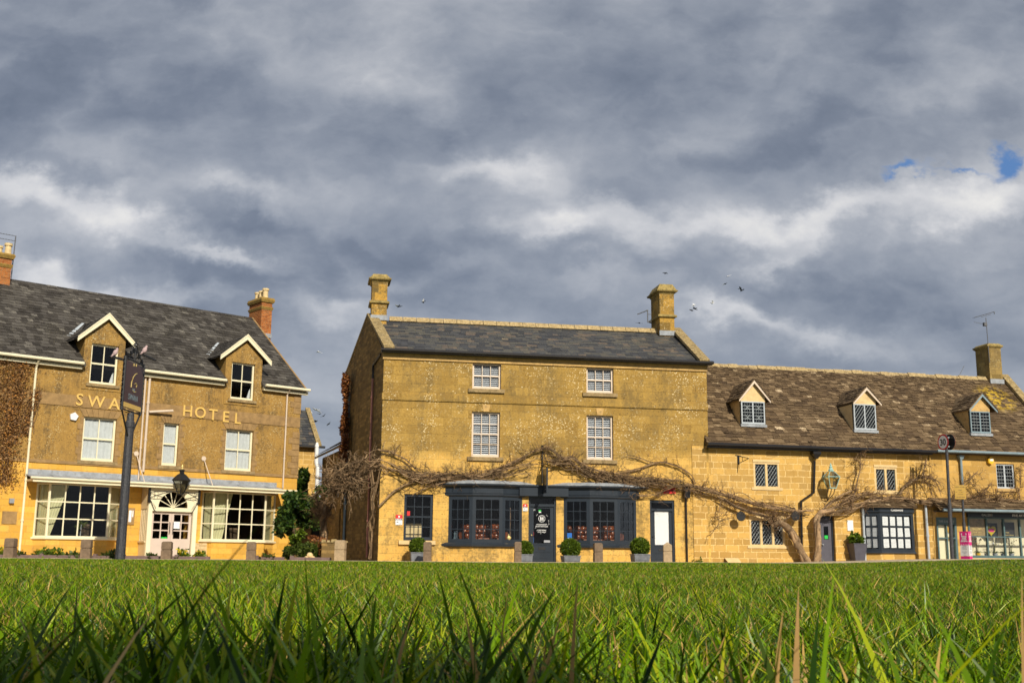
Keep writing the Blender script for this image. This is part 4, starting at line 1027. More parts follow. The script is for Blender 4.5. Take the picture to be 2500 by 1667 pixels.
    for (xa, xb, xta, xtb) in ((-.02, .36, lx(ry) - .02, lx(ry) + .36), (W - .36, W + .04, W - .36, W + .04)):
        v_ = MB(); v_.slab([(xa, -.26, ZE + .04), (xb, -.26, ZE + .04), (xtb, ry, rz + .02), (xta, ry, rz + .02)], (0, -.03, .11)); v_.box(xa, xb, -.30, -.02, ZE - .02, ZE + .12)
        v_.slab([(xta, ry, rz + .02), (xtb, ry, rz + .02), (xb + (lx(by) if xa < 1 else 0), by + .1, bz + .04), (xa + (lx(by) if xa < 1 else 0), by + .1, bz + .04)], (0, .03, .11))
        v_.build('gable_coping', M['coping'], roof)
    g_ = MB(); g_.tube([(-.12, -.30, ZE + .03), (W + .18, -.30, ZE + .03)], .065, 10); g_.box(-.10, W + .15, -.30, -.095, ZE - .05, ZE + .02); g_.build('gutter', M['gutter_black'], B)
    # chimneys
    y0 = ry - .45
    for i, (pa, pb, pbase, pmid, pcap, ptop) in enumerate(((906.5, 944, 771, 738, 687, 668.5), (1611.3, 1646.9, 809, 772, 716, 693.5))):
        x0, zc = F.q(pa, pbase, -y0); x1, _ = F.q(pb, pbase, -y0); xm_ = (pa + pb) / 2
        zm, zk, zt_ = [F.q(xm_, p_, -y0)[1] for p_ in (pmid, pcap, ptop)]
        chimney(B, x0, x1, y0, y0 + (.85 if i == 0 else 1.15), zc, zk, M['chimney_stone'], M['chimney_cap'],
                [(zm - .07, zm - .03, .01, .09), (zm - .03, zm + .03, .09, .09), (zm + .03, zm + .08, .09, .01), (zk - .03, zk + .05, .01, .06), (zk + .05, zk + .09, .11, .14), (zk + .09, zk + .12, .14, .14), (zk + .12, zt_, .10, -.04)])
    # pipes on the gable wall
    def gp(px, py, off=.06):
        p = F.plane(px, py, (0, 0, 0), nl); return p - nl * off if nl.x > 0 else p + nl * off
    p1, p2 = gp(857, 958), gp(848, 1150); p2.x, p2.y = (p1.x + p2.x) / 2, (p1.y + p2.y) / 2; p1.x, p1.y = p2.x, p2.y
    pipe(B, [p1, p2, (p2.x, p2.y, .1)], .05, 'greypaint')
    pm = gp(905, 1200); pipe(B, [(pm.x, pm.y, .15), (pm.x, pm.y, ZE - .75)], .042, 'pinkpipe')
    pipe(B, [(pm.x, pm.y, ZE - .76), (pm.x, pm.y, ZE - .25), (pm.x * .3, pm.y * .3, ZE - .02)], .045, 'black')
    px_ = F.q(1676, 1300, .05)[0]; pipe(B, [(px_, -.06, .05), (px_, -.06, F.q(1675, 1216)[1])], .035, 'gutter_black', collars=False)
    # aerial by the right chimney
    x0, z0 = F.q(1583, 780, -y0); ae = empty('aerial', F.w(x0 + .08, y0 + .35, z0), F.rz, 'small slanting aerial bracketed to the left face of the right stone chimney', 'aerial')
    q_ = MB(); q_.tube([(0, 0, -.05), (0, 0, .47)], .022, 6); q_.tube([(0, 0, 0), (.16, 0, 0)], .015, 5); q_.tube([(0, 0, .3), (.16, 0, .3)], .015, 5); q_.build('mast', M['aluminium'], ae)
    q_ = MB(); q_.box(-.05, .02, -.02, .02, .43, .48); q_.tube([(0, 0, .46), (-.50, -.25, .22)], .022, 5)
    for k in range(7): c = Vector((0, 0, .46)).lerp(Vector((-.50, -.25, .22)), (k + 1) / 8); q_.tube([c + Vector((.02, -.08, 0)), c + Vector((-.02, .08, 0))], .007, 4)
    q_.build('boom', M['aluminium'], ae)
    # hanging sign edge-on over the door
    hx, _ = F.q(1330, 1180, .5); hz1 = F.q(1326, 1089, .3)[1]; hb = F.q(1331, 1143, .6)[1], F.q(1331, 1203, .6)[1]
    hs = empty('hanging_sign', F.w(hx, 0, 0), F.rz, 'slim dark sign board hanging edge-on from an iron bracket over the glazed door', 'sign')
    q_ = MB(); q_.tube([(0, -.05, hb[0] - .5), (0, -.05, hz1)], .028, 6); q_.tube([(0, -.03, hb[0] + .15), (0, -.95, hb[0] + .15)], .022, 6); q_.tube([(0, -.03, hz1 - .1), (0, -.95, hb[0] + .15)], .014, 5); q_.ball((0, -.05, hz1 + .02), .05, seg=8, rings=6); q_.build('bracket', M['black'], hs)
    q_ = MB(); q_.box(-.03, .03, -.92, -.25, hb[1], hb[0]); q_.build('board', M['navy'], hs, bevel=.006)
    # lamp-like black box and the red plate by the right corner
    a, b, c, d = F.rect(1669, 1190, 1683, 1215.3, .12); q_ = MB(); q_.box(a, b, -.24, -.004, c, d); q_.taper((a + b) / 2, -.12, d, d + .05, (b - a) / 2 + .02, .13, .03, .03); o = q_.build('wall_box', M['gutter_black']); o.matrix_world = F.M; tag(o, 'black box lamp at the head of the thin black pipe, right of the white-panelled door', 'box')
    a, b, c, d = F.rect(1619, 1189.5, 1648.5, 1204.5); rs = empty('alarm_sign', F.w(a, 0, c), F.rz, 'red plate half hidden by vine stems above the white-panelled door', 'sign')
    q_ = MB(); q_.box(0, b - a, -.05, -.003, 0, d - c); q_.build('plate', M['red'], rs)
    q_ = MB(); q_.box(.05, (b - a) * .45, -.056, -.051, .04, .07); q_.box((b - a) * .55, b - a - .05, -.056, -.051, (d - c) * .5, (d - c) * .5 + .03); q_.build('print', M['ink'], rs)
    for (q4, lab) in (((966, 1256, 982, 1280.7), 'red and white alarm notice left of the ground-floor sash window'), ((1276.6, 1230, 1287.8, 1247), 'smaller red and white alarm notice beside the glazed shop door')):
        a, b, c, d = F.rect(*q4); w_, h_ = b - a, d - c; nn = empty('notice', F.w(a, 0, c), F.rz, lab, 'notice')
        q_ = MB(); q_.box(0, w_, -.02, -.003, 0, h_ * .62); q_.build('lower_panel', M['white'], nn)
        q_ = MB(); q_.box(0, w_, -.02, -.003, h_ * .62, h_); q_.build('upper_panel', M['red'], nn)
        q_ = merge(text_mb('ALARM', w_ * .30, w_ / 2, -.022, h_ * .46, .001, .002), MB().box(w_ * .15, w_ * .42, -.024, -.021, h_ * .25, h_ * .32), MB().box(w_ * .5, w_ * .85, -.024, -.021, h_ * .1, h_ * .13)); q_.build('print', M['ink'], nn)
        q_ = MB(); q_.lathe(0, 0, [(w_ * .14, 0), (w_ * .14, .003)], 10); q_.v = [(w_ / 2 + p[0], -.024 + p[2], h_ * .82 + p[1]) for p in q_.v]; q_.build('emblem', M['white'], nn)
    a, b, c, d = F.rect(1391, 1303, 1402, 1319, .5); q_ = MB(); T, L = segT(bay[1][0], bay[1][1]); q_.T = T; q_.box(.13, .30, -.012, -.003, zb + .12, zb + .38); q_.T = T
    o = q_.build('sticker', M['bluesign'], B)
    q_ = MB(T); q_.box(.13, .30, -.014, -.0125, zb + .12, zb + .20); q_.build('sticker', M['white'], B)
    q_ = MB(); a, b, c, d = F.rect(994, 1247, 1001, 1258, -.05); q_.box(a, b, .075, .08, c, d); q_.build('sticker', M['red'], B)
    # seating and ornaments inside the bows
    def sofa(cx, w_, label):
        s = empty('leather_sofa', F.w(cx, .55, .45), F.rz, label, 'sofa', 'buttoned leather sofas in the bow windows')
        q_ = MB(); nx = int(w_ / .17)
        for i in range(nx):
            for j in range(3):
                q_.ball((-w_ / 2 + (i + .5 + .5 * (j % 2) * (1 if i < nx - 1 else 0)) * w_ / nx, .42 - .03 * j, .50 + j * .15), .105, .07, .10, 9, 6)
        q_.box(-w_ / 2, w_ / 2, .44, .6, .2, .92); q_.build('backrest', M['leather'], s, smooth=True)
        q_ = MB()
        for i in range(3): q_.box(-w_ / 2 + .1 + i * (w_ - .2) / 3 + .01, -w_ / 2 + .1 + (i + 1) * (w_ - .2) / 3 - .01, -.15, .40, .30, .42)
        q_.build('seat', M['leather'], s, bevel=.04)
        for sx in (-1, 1):
            q_ = MB(); q_.tube([(sx * w_ / 2, -.15, .52), (sx * w_ / 2, .5, .54)], .12, 12); q_.box(sx * w_ / 2 - .09, sx * w_ / 2 + .09, -.14, .5, .08, .5); q_.build('armrest', M['leather'], s, smooth=False)
        q_ = MB(); q_.box(-w_ / 2, w_ / 2, -.12, .5, .08, .29); q_.build('base', M['leather'], s, bevel=.02)
    c1 = (bay[0][1][0] + bay[0][2][0]) / 2; c2 = (bay[1][1][0] + bay[1][2][0]) / 2
    sofa(c1 + .0, 1.6, 'chestnut buttoned sofa inside the left bow window'); sofa(c2 - .1, 1.9, 'chestnut buttoned sofa inside the right bow window')
    def orn(px, py, off, mt, prof, name, lab, cat):
        x, z = F.q(px, py, off); q_ = MB(); q_.lathe(0, 0, prof, 10); o = q_.build(name, M[mt], None, smooth=True); o.location = F.w(x, -off, z); tag(o, lab, cat)
    orn(1242, 1324, .18, 'goldleaf', [(.05, 0), (.03, .04), (.06, .12), (.09, .18), (.03, .24), (.02, .30)], 'vase', 'small yellow vase at the right end of the left bow window', 'vase')
    orn(1112, 1322, -.10, 'greypaint', [(.07, 0), (.10, .1), (.06, .2), (.08, .3), (.03, .38)], 'bust', 'pale ornament at the left end of the left bow window sill', 'ornament')
    orn(1245, 1322, .05, 'twig', [(.02, 0), (.03, .3), (.018, .5), (.03, .8), (.015, 1.2)], 'carved_staff', 'tall thin carved staff behind the right panes of the left bow window', 'staff')
    a, b, c, d = F.rect(992, 1277, 1029, 1311, -.4); q_ = MB(); q_.box(a, b, .5, .56, c, d); o = q_.build('cream_panel', M['pot']); o.matrix_world = F.M; tag(o, 'cream padded chair back seen through the ground-floor sash window', 'chair back')
    # wing behind the shop along the alley
    t1, t2 = F.plane(843, 1366, (0, 0, 0), nl), F.plane(777, 1366, (0, 0, 0), nl)
    V = empty('alley_wing', F.w(t1.x, t1.y, 0), F.rz, 'low dark stone wing running back along the alley behind the tall shop', 'building')
    L = t2 - t1; L.z = 0; h1 = F.plane(840, 1094, (0, 0, 0), nl).z; nn = -nl if nl.x > 0 else nl
    T = Matrix.Rotation(math.atan2(-L.y, -L.x), 4, 'Z'); LL = L.length; T = Matrix.Translation(L) @ T
    hs_ = [(1.0, 1.7, 2.6, 3.9), (3.6, 4.4, 2.6, 3.9), (4.6, 5.3, .1, 2.1)]
    q_ = wall_grid(0, LL, -.3, h1, hs_, mb=MB(T)); q_.build('wall', M['stone_gable'], V)
    q_ = MB(T); q_.slab([(0, -.25, h1), (LL, -.25, h1), (LL, 2.2, h1 + 1.5), (0, 2.2, h1 + 1.5)], (0, 0, .04)); q_.box(0, .02, .02, 4, -.3, h1); tiles(q_, (0, -.28, h1 + .1), (1, 0, 0), (0, 2.4, 1.5), LL, 2.8, 12, (.25, .4), .01, .3); q_.build('roof', M['slate_shop'], V)
    q_ = MB(T); q_.tube([(-.1, -.3, h1 + .02), (LL, -.3, h1 + .02)], .05, 6); q_.build('gutter', M['black'], V)
    for h in hs_[:2]: sash(V, *h, .08, 2, 3, M['white_paint'], T=T)
    q_ = MB(T); q_.box(4.6, 5.3, .1, .15, 0, 2.1); q_.build('door', M['bluesign'] if False else M['navy'], V)
shop()

# ================================================================ cottage with stone-tiled roof, and the gallery at its right end
def cottage():
    F = F3
    B = empty('cottage', F.o, F.rz, 'low cottage row under a long lichened stone-tile roof with three gabled dormers', 'cottage')
    XE = 20.0; XG = F.q(2266, 1107)[0]; ZE = 4.38; ry = 3.35
    ridge = [F.q(1727, 888.6, -ry), F.q(2120, 908.2, -ry), F.q(2322, 920.6, -ry), F.q(2415, 925, -ry)]
    rz = ridge[1][1]
    XV = F.q(2452, 928, -ry)[0]                          # right gable
    w1 = F.rect(1838.8, 1127.4, 1904, 1190.2); w2 = F.rect(2134, 1139.9, 2192, 1199.6); w3 = F.rect(2430, 1131.4, 2479, 1192.7)
    g1 = F.rect(1829, 1264.7, 1917.4, 1332); D = F.rect(2000, 1258, 2042, 1378); D = (D[0], D[1], 0.0, D[3])
    P = .42; zt = F.q(2200, 1252, P)[1]; zb = F.q(2200, 1346, P)[1]
    pl = [(F.q(2109, 1346)[0], 0.0), (F.q(2152.7, 1346, P)[0], -P), (F.q(2234, 1348, P)[0], -P), (F.q(2236, 1348, P)[0] + .25, 0.0)]
    GD = F.rect(2284, 1262, 2341, 1380); GD = (GD[0], GD[1], .05, GD[3]); GW = F.rect(2364, 1262, 2500, 1362.5); GW = (GW[0], GW[1] + 2.2, GW[2], GD[3])
    holes = [w1, w2, w3, g1, D, (pl[0][0] + .04, pl[3][0] - .04, zb, zt), GD, GW]
    mb = MB(); wall_grid(-.48, XG, -.4, ZE - .05, [h for h in holes if h[1] < XG], mb=mb, mi=0); 
    mb.T = None
    wall_grid(XG, XV, -.4, ZE - .05, [h for h in holes if h[0] > XG] , y=-.02, mb=mb, mi=1)
    mb.add([(XV, -.02, -.4), (XV, 2 * ry, -.4), (XV, 2 * ry, ZE), (XV, ry, rz), (XV, -.02, ZE - .05)], [(0, 1, 2, 3, 4)], 1, .5)
    # strip that ties into the tall shop sits 3 mm proud of it
    for i, v in enumerate(mb.v):
        if v[0] < 0 and abs(v[1]) < 1e-6: mb.v[i] = (v[0], -.006, v[2])
    mb.build('wall', [M['stone_cottage'], M['stone_gallery']], B)
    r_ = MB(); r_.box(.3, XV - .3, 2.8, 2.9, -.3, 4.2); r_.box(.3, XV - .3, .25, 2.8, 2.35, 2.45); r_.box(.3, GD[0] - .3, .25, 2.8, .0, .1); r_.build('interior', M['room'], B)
    # roof
    o0 = Vector((.03, -.28, ZE + .02)); sl = Vector((0, ry + .28, rz - ZE - .02)); us = sl.normalized(); Ls = sl.length; nrm = Vector((1, 0, 0)).cross(us)
    dorm = []
    for (win, pk, lf, rt, sty) in (((1808, 979, 1867, 1036), (1837.5, 926), (1800, 976), (1879, 977), 0), ((2082, 985.5, 2139, 1050), (2111.5, 943), (2078, 983.5), (2149, 984), 1), ((2366, 1003.5, 2418, 1058), (2396.3, 959), (2361, 1000), (2431, 1001), 2)):
        p = F.plane((win[0] + win[2]) / 2, win[3] + 6, o0, nrm); yf = p.y
        a, b, c, d = F.rect(*win, -yf); xp, zp = F.q(*pk, -yf); xl, z1 = F.q(*lf, -yf); xr, z2 = F.q(*rt, -yf)
        dorm.append((yf, a, b, c, d, (xl + xr) / 2, (xr - xl) / 2, (z1 + z2) / 2, zp, sty))
    ron = lambda z: -.28 + (z - ZE - .02) * (ry + .28) / (rz - ZE - .02)
    def skip(x, s):
        p = o0 + Vector((x, 0, 0)) + us * s
        for (yf, a, b, c, d, xm, hw, ze, zp, sty) in dorm:
            if abs(p.x - (a + b) / 2) < (b - a) / 2 + .02 and c - .03 < p.z < ze + .1: return True
            if abs(p.x - xm) < (hw - .1) * (zp - p.z) / (zp - ze) and ze <= p.z < zp: return True
        return False
    rb = MB(); rb.slab([(0.02, -.25, ZE), (XV - .02, -.25, ZE), (XV - .02, ry, rz - .03), (.02, ry, rz - .03)], (0, .04, -.08)); rb.slab([(0.02, ry, rz - .03), (XV - .02, ry, rz - .03), (XV - .02, 2 * ry + .2, ZE), (0.02, 2 * ry + .2, ZE)], (0, -.04, -.08))
    tiles(rb, o0, (1, 0, 0), us, XV - .1, Ls, 34, (.13, .30), .014, .7, 2.0, skip, lift=1.3)
    yl = F.plane(2450, 985, o0, nrm)
    M['tile_cottage'] = tile_mat('stone tiles', [(0.0, (0.050, 0.030, 0.016)), (0.5, (0.112, 0.072, 0.037)), (0.84, (0.165, 0.110, 0.060)), (0.93, (0.28, 0.20, 0.115)), (1.0, (0.68, 0.54, 0.36))], 0.7, (0.46, 0.35, 0.19), yellow=(tuple(yl + Vector((-.2, .1, .35))), 1.15))
    # gentle sag of the old roof
    roof = rb.build('roof', M['tile_cottage'], B)
    rg = MB(); x = .05
    while x < XV - .35:
        x2 = min(XV - .3, x + random.uniform(.35, .5)); h = random.uniform(-.02, .02); rg.prism([(-.17, rz - .14 + h), (-.03, rz + .04 + h), (.03, rz + .04 + h), (.17, rz - .14 + h)], x, x2 - .012); x = x2
    rg.v = [(p[1], ry + p[0], p[2]) for p in rg.v]; rg.f = [list(reversed(f)) for f in rg.f]; rg.build('ridge_tiles', M['ridge_tile'], roof)
    v_ = MB(); v_.slab([(XV - .18, -.32, ZE + .06), (XV + .18, -.32, ZE + .06), (XV + .18, ry, rz + .06), (XV - .18, ry, rz + .06)], (0, -.03, .14)); v_.slab([(XV - .18, ry, rz + .06), (XV + .18, ry, rz + .06), (XV + .18, 2 * ry, ZE + .06), (XV - .18, 2 * ry, ZE + .06)], (0, .03, .14)); v_.build('gable_coping', M['coping'], roof)
    # valley stones and splashes of new tiles under the left dormer
    for (yf, a, b, c, d, xm, hw, ze, zp, sty) in dorm:
        D_ = MB(); s_ = .045
        wl, wr = a - s_, b + s_
        zt_ = lambda x: ze + (hw - abs(x - xm)) * (zp - ze) / hw - .09
        D_.add([(wl, yf, d), (wr, yf, d), (wr, yf, zt_(wr)), (xm, yf, zt_(xm)), (wl, yf, zt_(wl))], [(0, 1, 2, 3, 4)], 0, .5)
        yb = ron(zt_(wl)) + .1
        for xx, sg in ((wl, 1), (wr, -1)): D_.add([(xx, yf, c - .1), (xx, yf, zt_(wl)), (xx, yb, zt_(wl))], [(0, 1, 2) if sg > 0 else (2, 1, 0)], 0, .5)
        do = D_.build('dormer', M['trim' if sty == 2 else 'trim_pale'], B)
        R_ = MB(); yz = ron(zp) + .06; ye = ron(ze) + .10; yo = yf - .16
        for sg in (-1, 1):
            A_ = Vector((xm + sg * hw, yo, ze)); Bq = Vector((xm, yo, zp)); C_ = Vector((xm, yz, zp)); Dq = Vector((xm + sg * hw, ye, ze))
            R_.slab([A_, Bq, C_, Dq] if sg < 0 else [Dq, C_, Bq, A_], (0, 0, -.045)); L = (Bq - A_).length; u2 = (Bq - A_).normalized()
            if sg < 0: tiles(R_, Dq, (0, -1, 0), u2, ye - yo, L, 7, (.18, .30), .014, .5, 1.3, lambda x, s: False, lift=1.2)
            else: tiles(R_, A_, (0, 1, 0), u2, ye - yo, L, 7, (.18, .30), .014, .5, 1.3, lambda x, s: False, lift=1.2)
        R_.build('dormer_roof', M['tile_cottage'], do)
        bm = MB()
        for sg in (-1, 1):
            p0 = (xm + sg * (hw - .02), ze - .02); p1 = (xm, zp - .02); q = [(p0[0], p0[1] - .09), (p1[0], p1[1] - .15), p1, p0]
            if sg > 0: q = q[::-1]
            bm.prism(q, yo + .02, yo + .05)
        bm.build('bargeboard', M['greypaint'] if sty == 2 else M['white_paint'], do)
        fm = M['greypaint'] if sty == 2 else M['palegrey']
        wd = sash(do, a, b, c, d, yf - .05, 2, 1, fm, fr=.045, bar=.05, bottom=.06, glass='glass_dark')
        cm = MB(); xa, xb, za, zb_ = a + .05, b - .05, c + .065, d - .05; yy = yf - .037
        halves = [(xa, (a + b) / 2 - .03), ((a + b) / 2 + .03, xb)]
        for (h0, h1) in halves: lead(cm, h0, h1, za, zb_, yy, sty)
        cm.build('leaded_lights', M['leadcame'], wd)
        s = MB(); s.slab([(a - .05, yf - .10, c - .02), (b + .05, yf - .10, c - .02), (b + .05, yf + .02, c + .0), (a - .05, yf + .02, c + .0)], (0, 0, -.10)); s.build('sill_flashing', M['lead'], wd)
        bk = MB(); bk.box(a, b, yf + .25, yf + .27, c, d); bk.build('backing', M['room'], do)
    # gutter, black then grey beyond the joint
    g_ = MB(); g_.tube([(.0, -.36, ZE - .0), (XG + .1, -.36, ZE - .02)], .07, 8); g_.box(.0, XG, -.30, -.004, ZE - .12, ZE - .05); g_.build('gutter', M['gutter_black'], B)
    g_ = MB(); g_.tube([(XG + .15, -.40, ZE + .02), (XE, -.40, ZE + .02)], .055, 8); g_.build('gutter', M['greypaint'], B)
    # mullioned windows
    def mull(r4, n, sty, parent=B, grey=False, y=.07):
        a, b, c, d = r4; s = MB(); f = .07
        s.box(a - .02, b + .02, -.025, -.004, d + .004, d + .10); s.box(a - .10, b + .10, -.03, .1, c - .10, c - .004)
        s.box(a, a + f, .0, .16, c, d); s.box(b - f, b, .0, .16, c, d); s.box(a + f, b - f, .003, .16, d - f, d); s.box(a + f, b - f, .003, .16, c, c + f * .6)
        for i in range(1, n):
            cx = a + (b - a) * i / n; s.box(cx - f / 2 - .01, cx + f / 2 + .01, .006, .16, c + f * .6, d - f)
        wd = s.build('window', M['trim_pale'], parent)
        cm = MB(); g = MB(); fr = MB()
        for i in range(n):
            xa = a + (b - a) * i / n + (f if i == 0 else f / 2 + .01); xb = a + (b - a) * (i + 1) / n - (f if i == n - 1 else f / 2 + .01)
            za, zb_ = c + f * .6, d - f
            lead(cm, xa, xb, za, zb_, y + .0, sty); g.box(xa, xb, y + .01, y + .016, za, zb_)
            for q in ((xa, xa + .018, za, zb_), (xb - .018, xb, za, zb_)): fr.box(q[0], q[1], y - .012, y + .02, q[2], q[3])
        cm.build('leaded_lights', M['leadcame'], wd); g.build('pane', M['glass_dark'], wd); fr.build('casement', M['greypaint'], wd)
        return wd
    mull(w1, 2, 1); mull(w2, 2, 1); mull(g1, 3, 1)
    w = sash(B, *w3, .03, 2, 1, M['palegrey'], fr=.06, bar=.07, bottom=.07, glass='glass_dark'); cm = MB()
    a, b, c, d = w3
    for (h0, h1) in ((a + .06, (a + b) / 2 - .035), ((a + b) / 2 + .035, b - .06)): lead(cm, h0, h1, c + .07, d - .06, .045, 2)
    cm.build('leaded_lights', M['leadcame'], w); s = MB(); s.box(a - .1, b + .1, -.08, .1, c - .12, c - .004); s.build('sill', M['trim'], w)
    fl = MB(); 
    for k in range(4): fl.ball((a + .2 + .2 * k, .16, c + .14), .06, seg=7, rings=5)
    fl.build('window_flowers', M['pink'], w)
    # dark plank door with glazed top
    a, b, c, d = D; fr = MB(); fr.box(a, a + .06, .12, .24, c, d); fr.box(b - .06, b, .12, .24, c, d); fr.box(a + .06, b - .06, .12, .24, d - .08, d); fr.build('door_frame', M['navy'], B)
    gz0, gz1 = F.q(2023, 1316)[1], F.q(2023, 1284)[1]
    dr = MB(); A, C_ = a + .065, b - .065; m0, m1 = A + .18, C_ - .12
    dr.box(A, m0, .16, .2, c, d - .09); dr.box(m1, C_, .16, .2, c, d - .09); dr.box(m0, m1, .163, .2, gz1, d - .09); dr.box(m0, m1, .163, .2, c, gz0)
    do = dr.build('door', M['planter_dark'], B); g = MB(); g.box(m0, m1, .18, .185, gz0, gz1); g.build('door_glass', M['glass'], do)
    k = MB(); k.ball((A + .10, .12, F.q(2015, 1329)[1]), .035, seg=10, rings=6); k.build('door_knob', M['lead'], do)
    k = MB(); k.box(m0 + .03, m1 - .02, .170, .176, gz0 + .02, gz0 + .15); k.build('sticker', M['green'], do)
    # bay of the estate office with cards in the window
    bs = MB(); profile(bs, offset_plan(pl, -.02), [(-.3, 0), (zb - .09, 0)]); base = bs.build('bay_base', M['stone_cottage'], B)
    sb = MB(); profile(sb, pl, [(zb - .09, .0), (zb - .06, .06), (zb, .03)]); sb.build('bay_sill', M['navy'], base)
    for i in range(3):
        T, L = segT(pl[i], pl[i + 1]); n = 2 if i == 0 else (4 if i == 1 else 1)
        wd = sash(B, 0.0, L, zb, zt, 0.0, n, 3, M['greypaint'] if False else M['navy'], fr=.10, bar=.05, T=T, name='bay_window')
        if i < 2:
            W_ = (L - .2) / n; H_ = (zt - zb - .2) / 3
            for c_ in range(n):
                for r in range(3):
                    q_ = MB(T @ Matrix.Translation((.10 + W_ * (c_ + .5), .05, zb + .10 + H_ * (r + .5))) @ Matrix.Rotation(random.uniform(-.06, .06), 4, 'Y'))
                    q_.box(-W_ * .40, W_ * .36, 0, .003, -H_ * .40, H_ * .40); cd = q_.build('card', M['paper'], wd)
            pr = MB(T)
            for c_ in range(n):
                for r in range(3):
                    for k_ in range(5): zz = zb + .10 + H_ * (r + .5) - H_ * .25 + k_ * H_ * .12; pr.box(.10 + W_ * c_ + W_ * .2, .10 + W_ * c_ + W_ * .75, .044, .0465, zz, zz + .008)
            pr.build('card_print', M['greyink'], wd)
    cn = MB(); profile(cn, pl, [(zt, .02), (zt + .03, .05), (zt + .18, .05), (zt + .20, .10), (zt + .24, .10)]); co_ = cn.build('bay_fascia', M['navy'], base)
    T, L = segT(pl[1], pl[2]); tx = merge(text_mb('Cotswold', .13, L * .5, -.056, zt + .07, .002, .002, T=T), text_mb('Sales & Lettings', .085, .0 + L * .0, 0, 0, .001, 0, T=Matrix.Scale(0.001, 4))); 
    text_mb('Cotswold', .13, L * .5, -.056, zt + .07, .002, .002, T=T).build('bay_lettering', M['white'], base)
    rf = MB(); tp = zt + .24; hh = .30
    op = offset_plan(pl, .16)
    for i in range(3):
        a_, b_ = op[i], op[i + 1]; a2, b2 = offset_plan(pl, -.30)[i], offset_plan(pl, -.30)[i + 1]
        A_ = Vector((*a_, tp)); Bq = Vector((*b_, tp)); C_ = Vector((b2[0], min(0, b2[1]), tp + hh)); Dq = Vector((a2[0], min(0, a2[1]), tp + hh))
        rf.slab([A_, Bq, C_, Dq], (0, 0, -.05))
        ux = (Bq - A_); mid = ((C_ + Dq) / 2 - (A_ + Bq) / 2); tiles(rf, A_, ux, mid - ux.normalized() * mid.dot(ux.normalized()), ux.length, mid.length * .98, 4, (.16, .3), .014, .4, 1.2, lambda x, s: False)
    rf.slab([(offset_plan(pl, -.30)[0][0], 0, tp + hh), (*offset_plan(pl, -.30)[1], tp + hh), (*offset_plan(pl, -.30)[2], tp + hh), (offset_plan(pl, -.30)[3][0], 0, tp + hh)], (0, 0, -.04))
    rf.build('bay_roof', M['tile_cottage'], base)
    # gallery: lean-to roof, glazed shopfront and door
    gx0 = F.q(2266, 1240)[0]; zg = F.q(2400, 1243, .75)[1]; pr = .75
    lr = MB(); lr.slab([(gx0, -pr, zg), (XV + 2, -pr, zg), (XV + 2, -.03, zg + .45), (gx0, -.03, zg + .45)], (0, 0, -.05)); tiles(lr, (gx0, -pr - .02, zg), (1, 0, 0), (0, pr, .45), XV + 2 - gx0, .82, 5, (.2, .42), .018, .6, 1.2, lambda x, s: False); lr.build('lean_to_roof', M['tile_cottage'], B)
    g_ = MB(); g_.tube([(gx0 + .1, -pr - .08, zg - .05), (XV + 2, -pr - .08, zg - .05)], .055, 8); g_.build('lean_to_gutter', M['greypaint'], B)
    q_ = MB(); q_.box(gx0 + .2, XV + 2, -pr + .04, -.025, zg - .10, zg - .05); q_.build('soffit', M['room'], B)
    a, b, c, d = GD
    fr = MB(); fr.box(a, a + .07, -.03, .1, c, d); fr.box(b - .09, b, -.03, .1, c, d); fr.box(a + .07, b - .09, -.028, .1, d - .28, d); fr.box(a + .07, b - .09, -.02, .06, 1.05, 1.10); fr.box((a + b) / 2 - .02, (a + b) / 2 + .025, -.025, .06, c, d - .28)
    do = fr.build('door', M['tealpaint'], B); g = MB(); g.box(a + .07, b - .09, .03, .036, c, d - .28); g.build('door_glass', M['glass'], do)
    q_ = MB(); q_.box(a + .1, b - .12, .09, .10, c, d - .3); q_.build('door_blind', M['pot'] if False else M['cream'], do)
    q_ = MB(); q_.box((a + b) / 2 + .06, (a + b) / 2 + .22, .02, .026, c + 1.25, c + 1.5); q_.box((a + b) / 2 + .06, (a + b) / 2 + .22, .02, .026, c + .95, c + 1.08); q_.build('notice', M['ochresign'], do)
    text_mb('THE GALLERY', .11, (a + b) / 2, -.032, d - .19, .002, .001).build('door_lettering', M['leadcame'], do)
    a, b, c, d = GW
    xs = [F.q(p, 1310, .05)[0] for p in (2367, 2411, 2453, 2492)] + [b - .05]; zt2 = F.q(2430, 1310, .05)[1]; ft = F.q(2430, 1252, .05)[1]; top = F.q(2430, 1263, .05)[1]
    fr = MB()
    for x in xs: fr.box(x - .03, x + .03, -.06, .04, c, top)
    for i in range(len(xs) - 1): fr.box(xs[i] + .03, xs[i + 1] - .03, -.05, .04, zt2 - .02, zt2 + .02); fr.box(xs[i] + .03, xs[i + 1] - .03, -.05, .04, top - .05, top); fr.box(xs[i] + .03, xs[i + 1] - .03, -.05, .04, c, c + .10)
    sf = fr.build('shopfront', M['tealpaint'], B); g = MB(); g.box(xs[0], xs[-1], -.01, -.004, c + .1, top - .05); g.build('shopfront_glass', M['glass'], sf)
    fa = MB(); fa.box(a - .1, b, -.12, -.022, top + .003, zg - .06 if zg - .06 > top + .1 else top + .16); fa.build('shopfront_fascia', M['navy'], sf)
    text_mb('GALLERY', .12, xs[1], -.126, top + .05, .002, .002).build('fascia_lettering', M['leadcame'], sf); text_mb('FINE ART', .13, xs[3] - .1, -.126, top + .05, .002, .002).build('fascia_lettering', M['white'], sf)
    q_ = MB(); q_.box(xs[0], b, .55, .60, c, top); q_.build('display_back', M['cream'], sf)
    q_ = MB(); q_.box(xs[0] - .1, xs[-1], -.06, .02, c - .12, c - .004); q_.build('stall_riser', M['trim_pale'], sf)
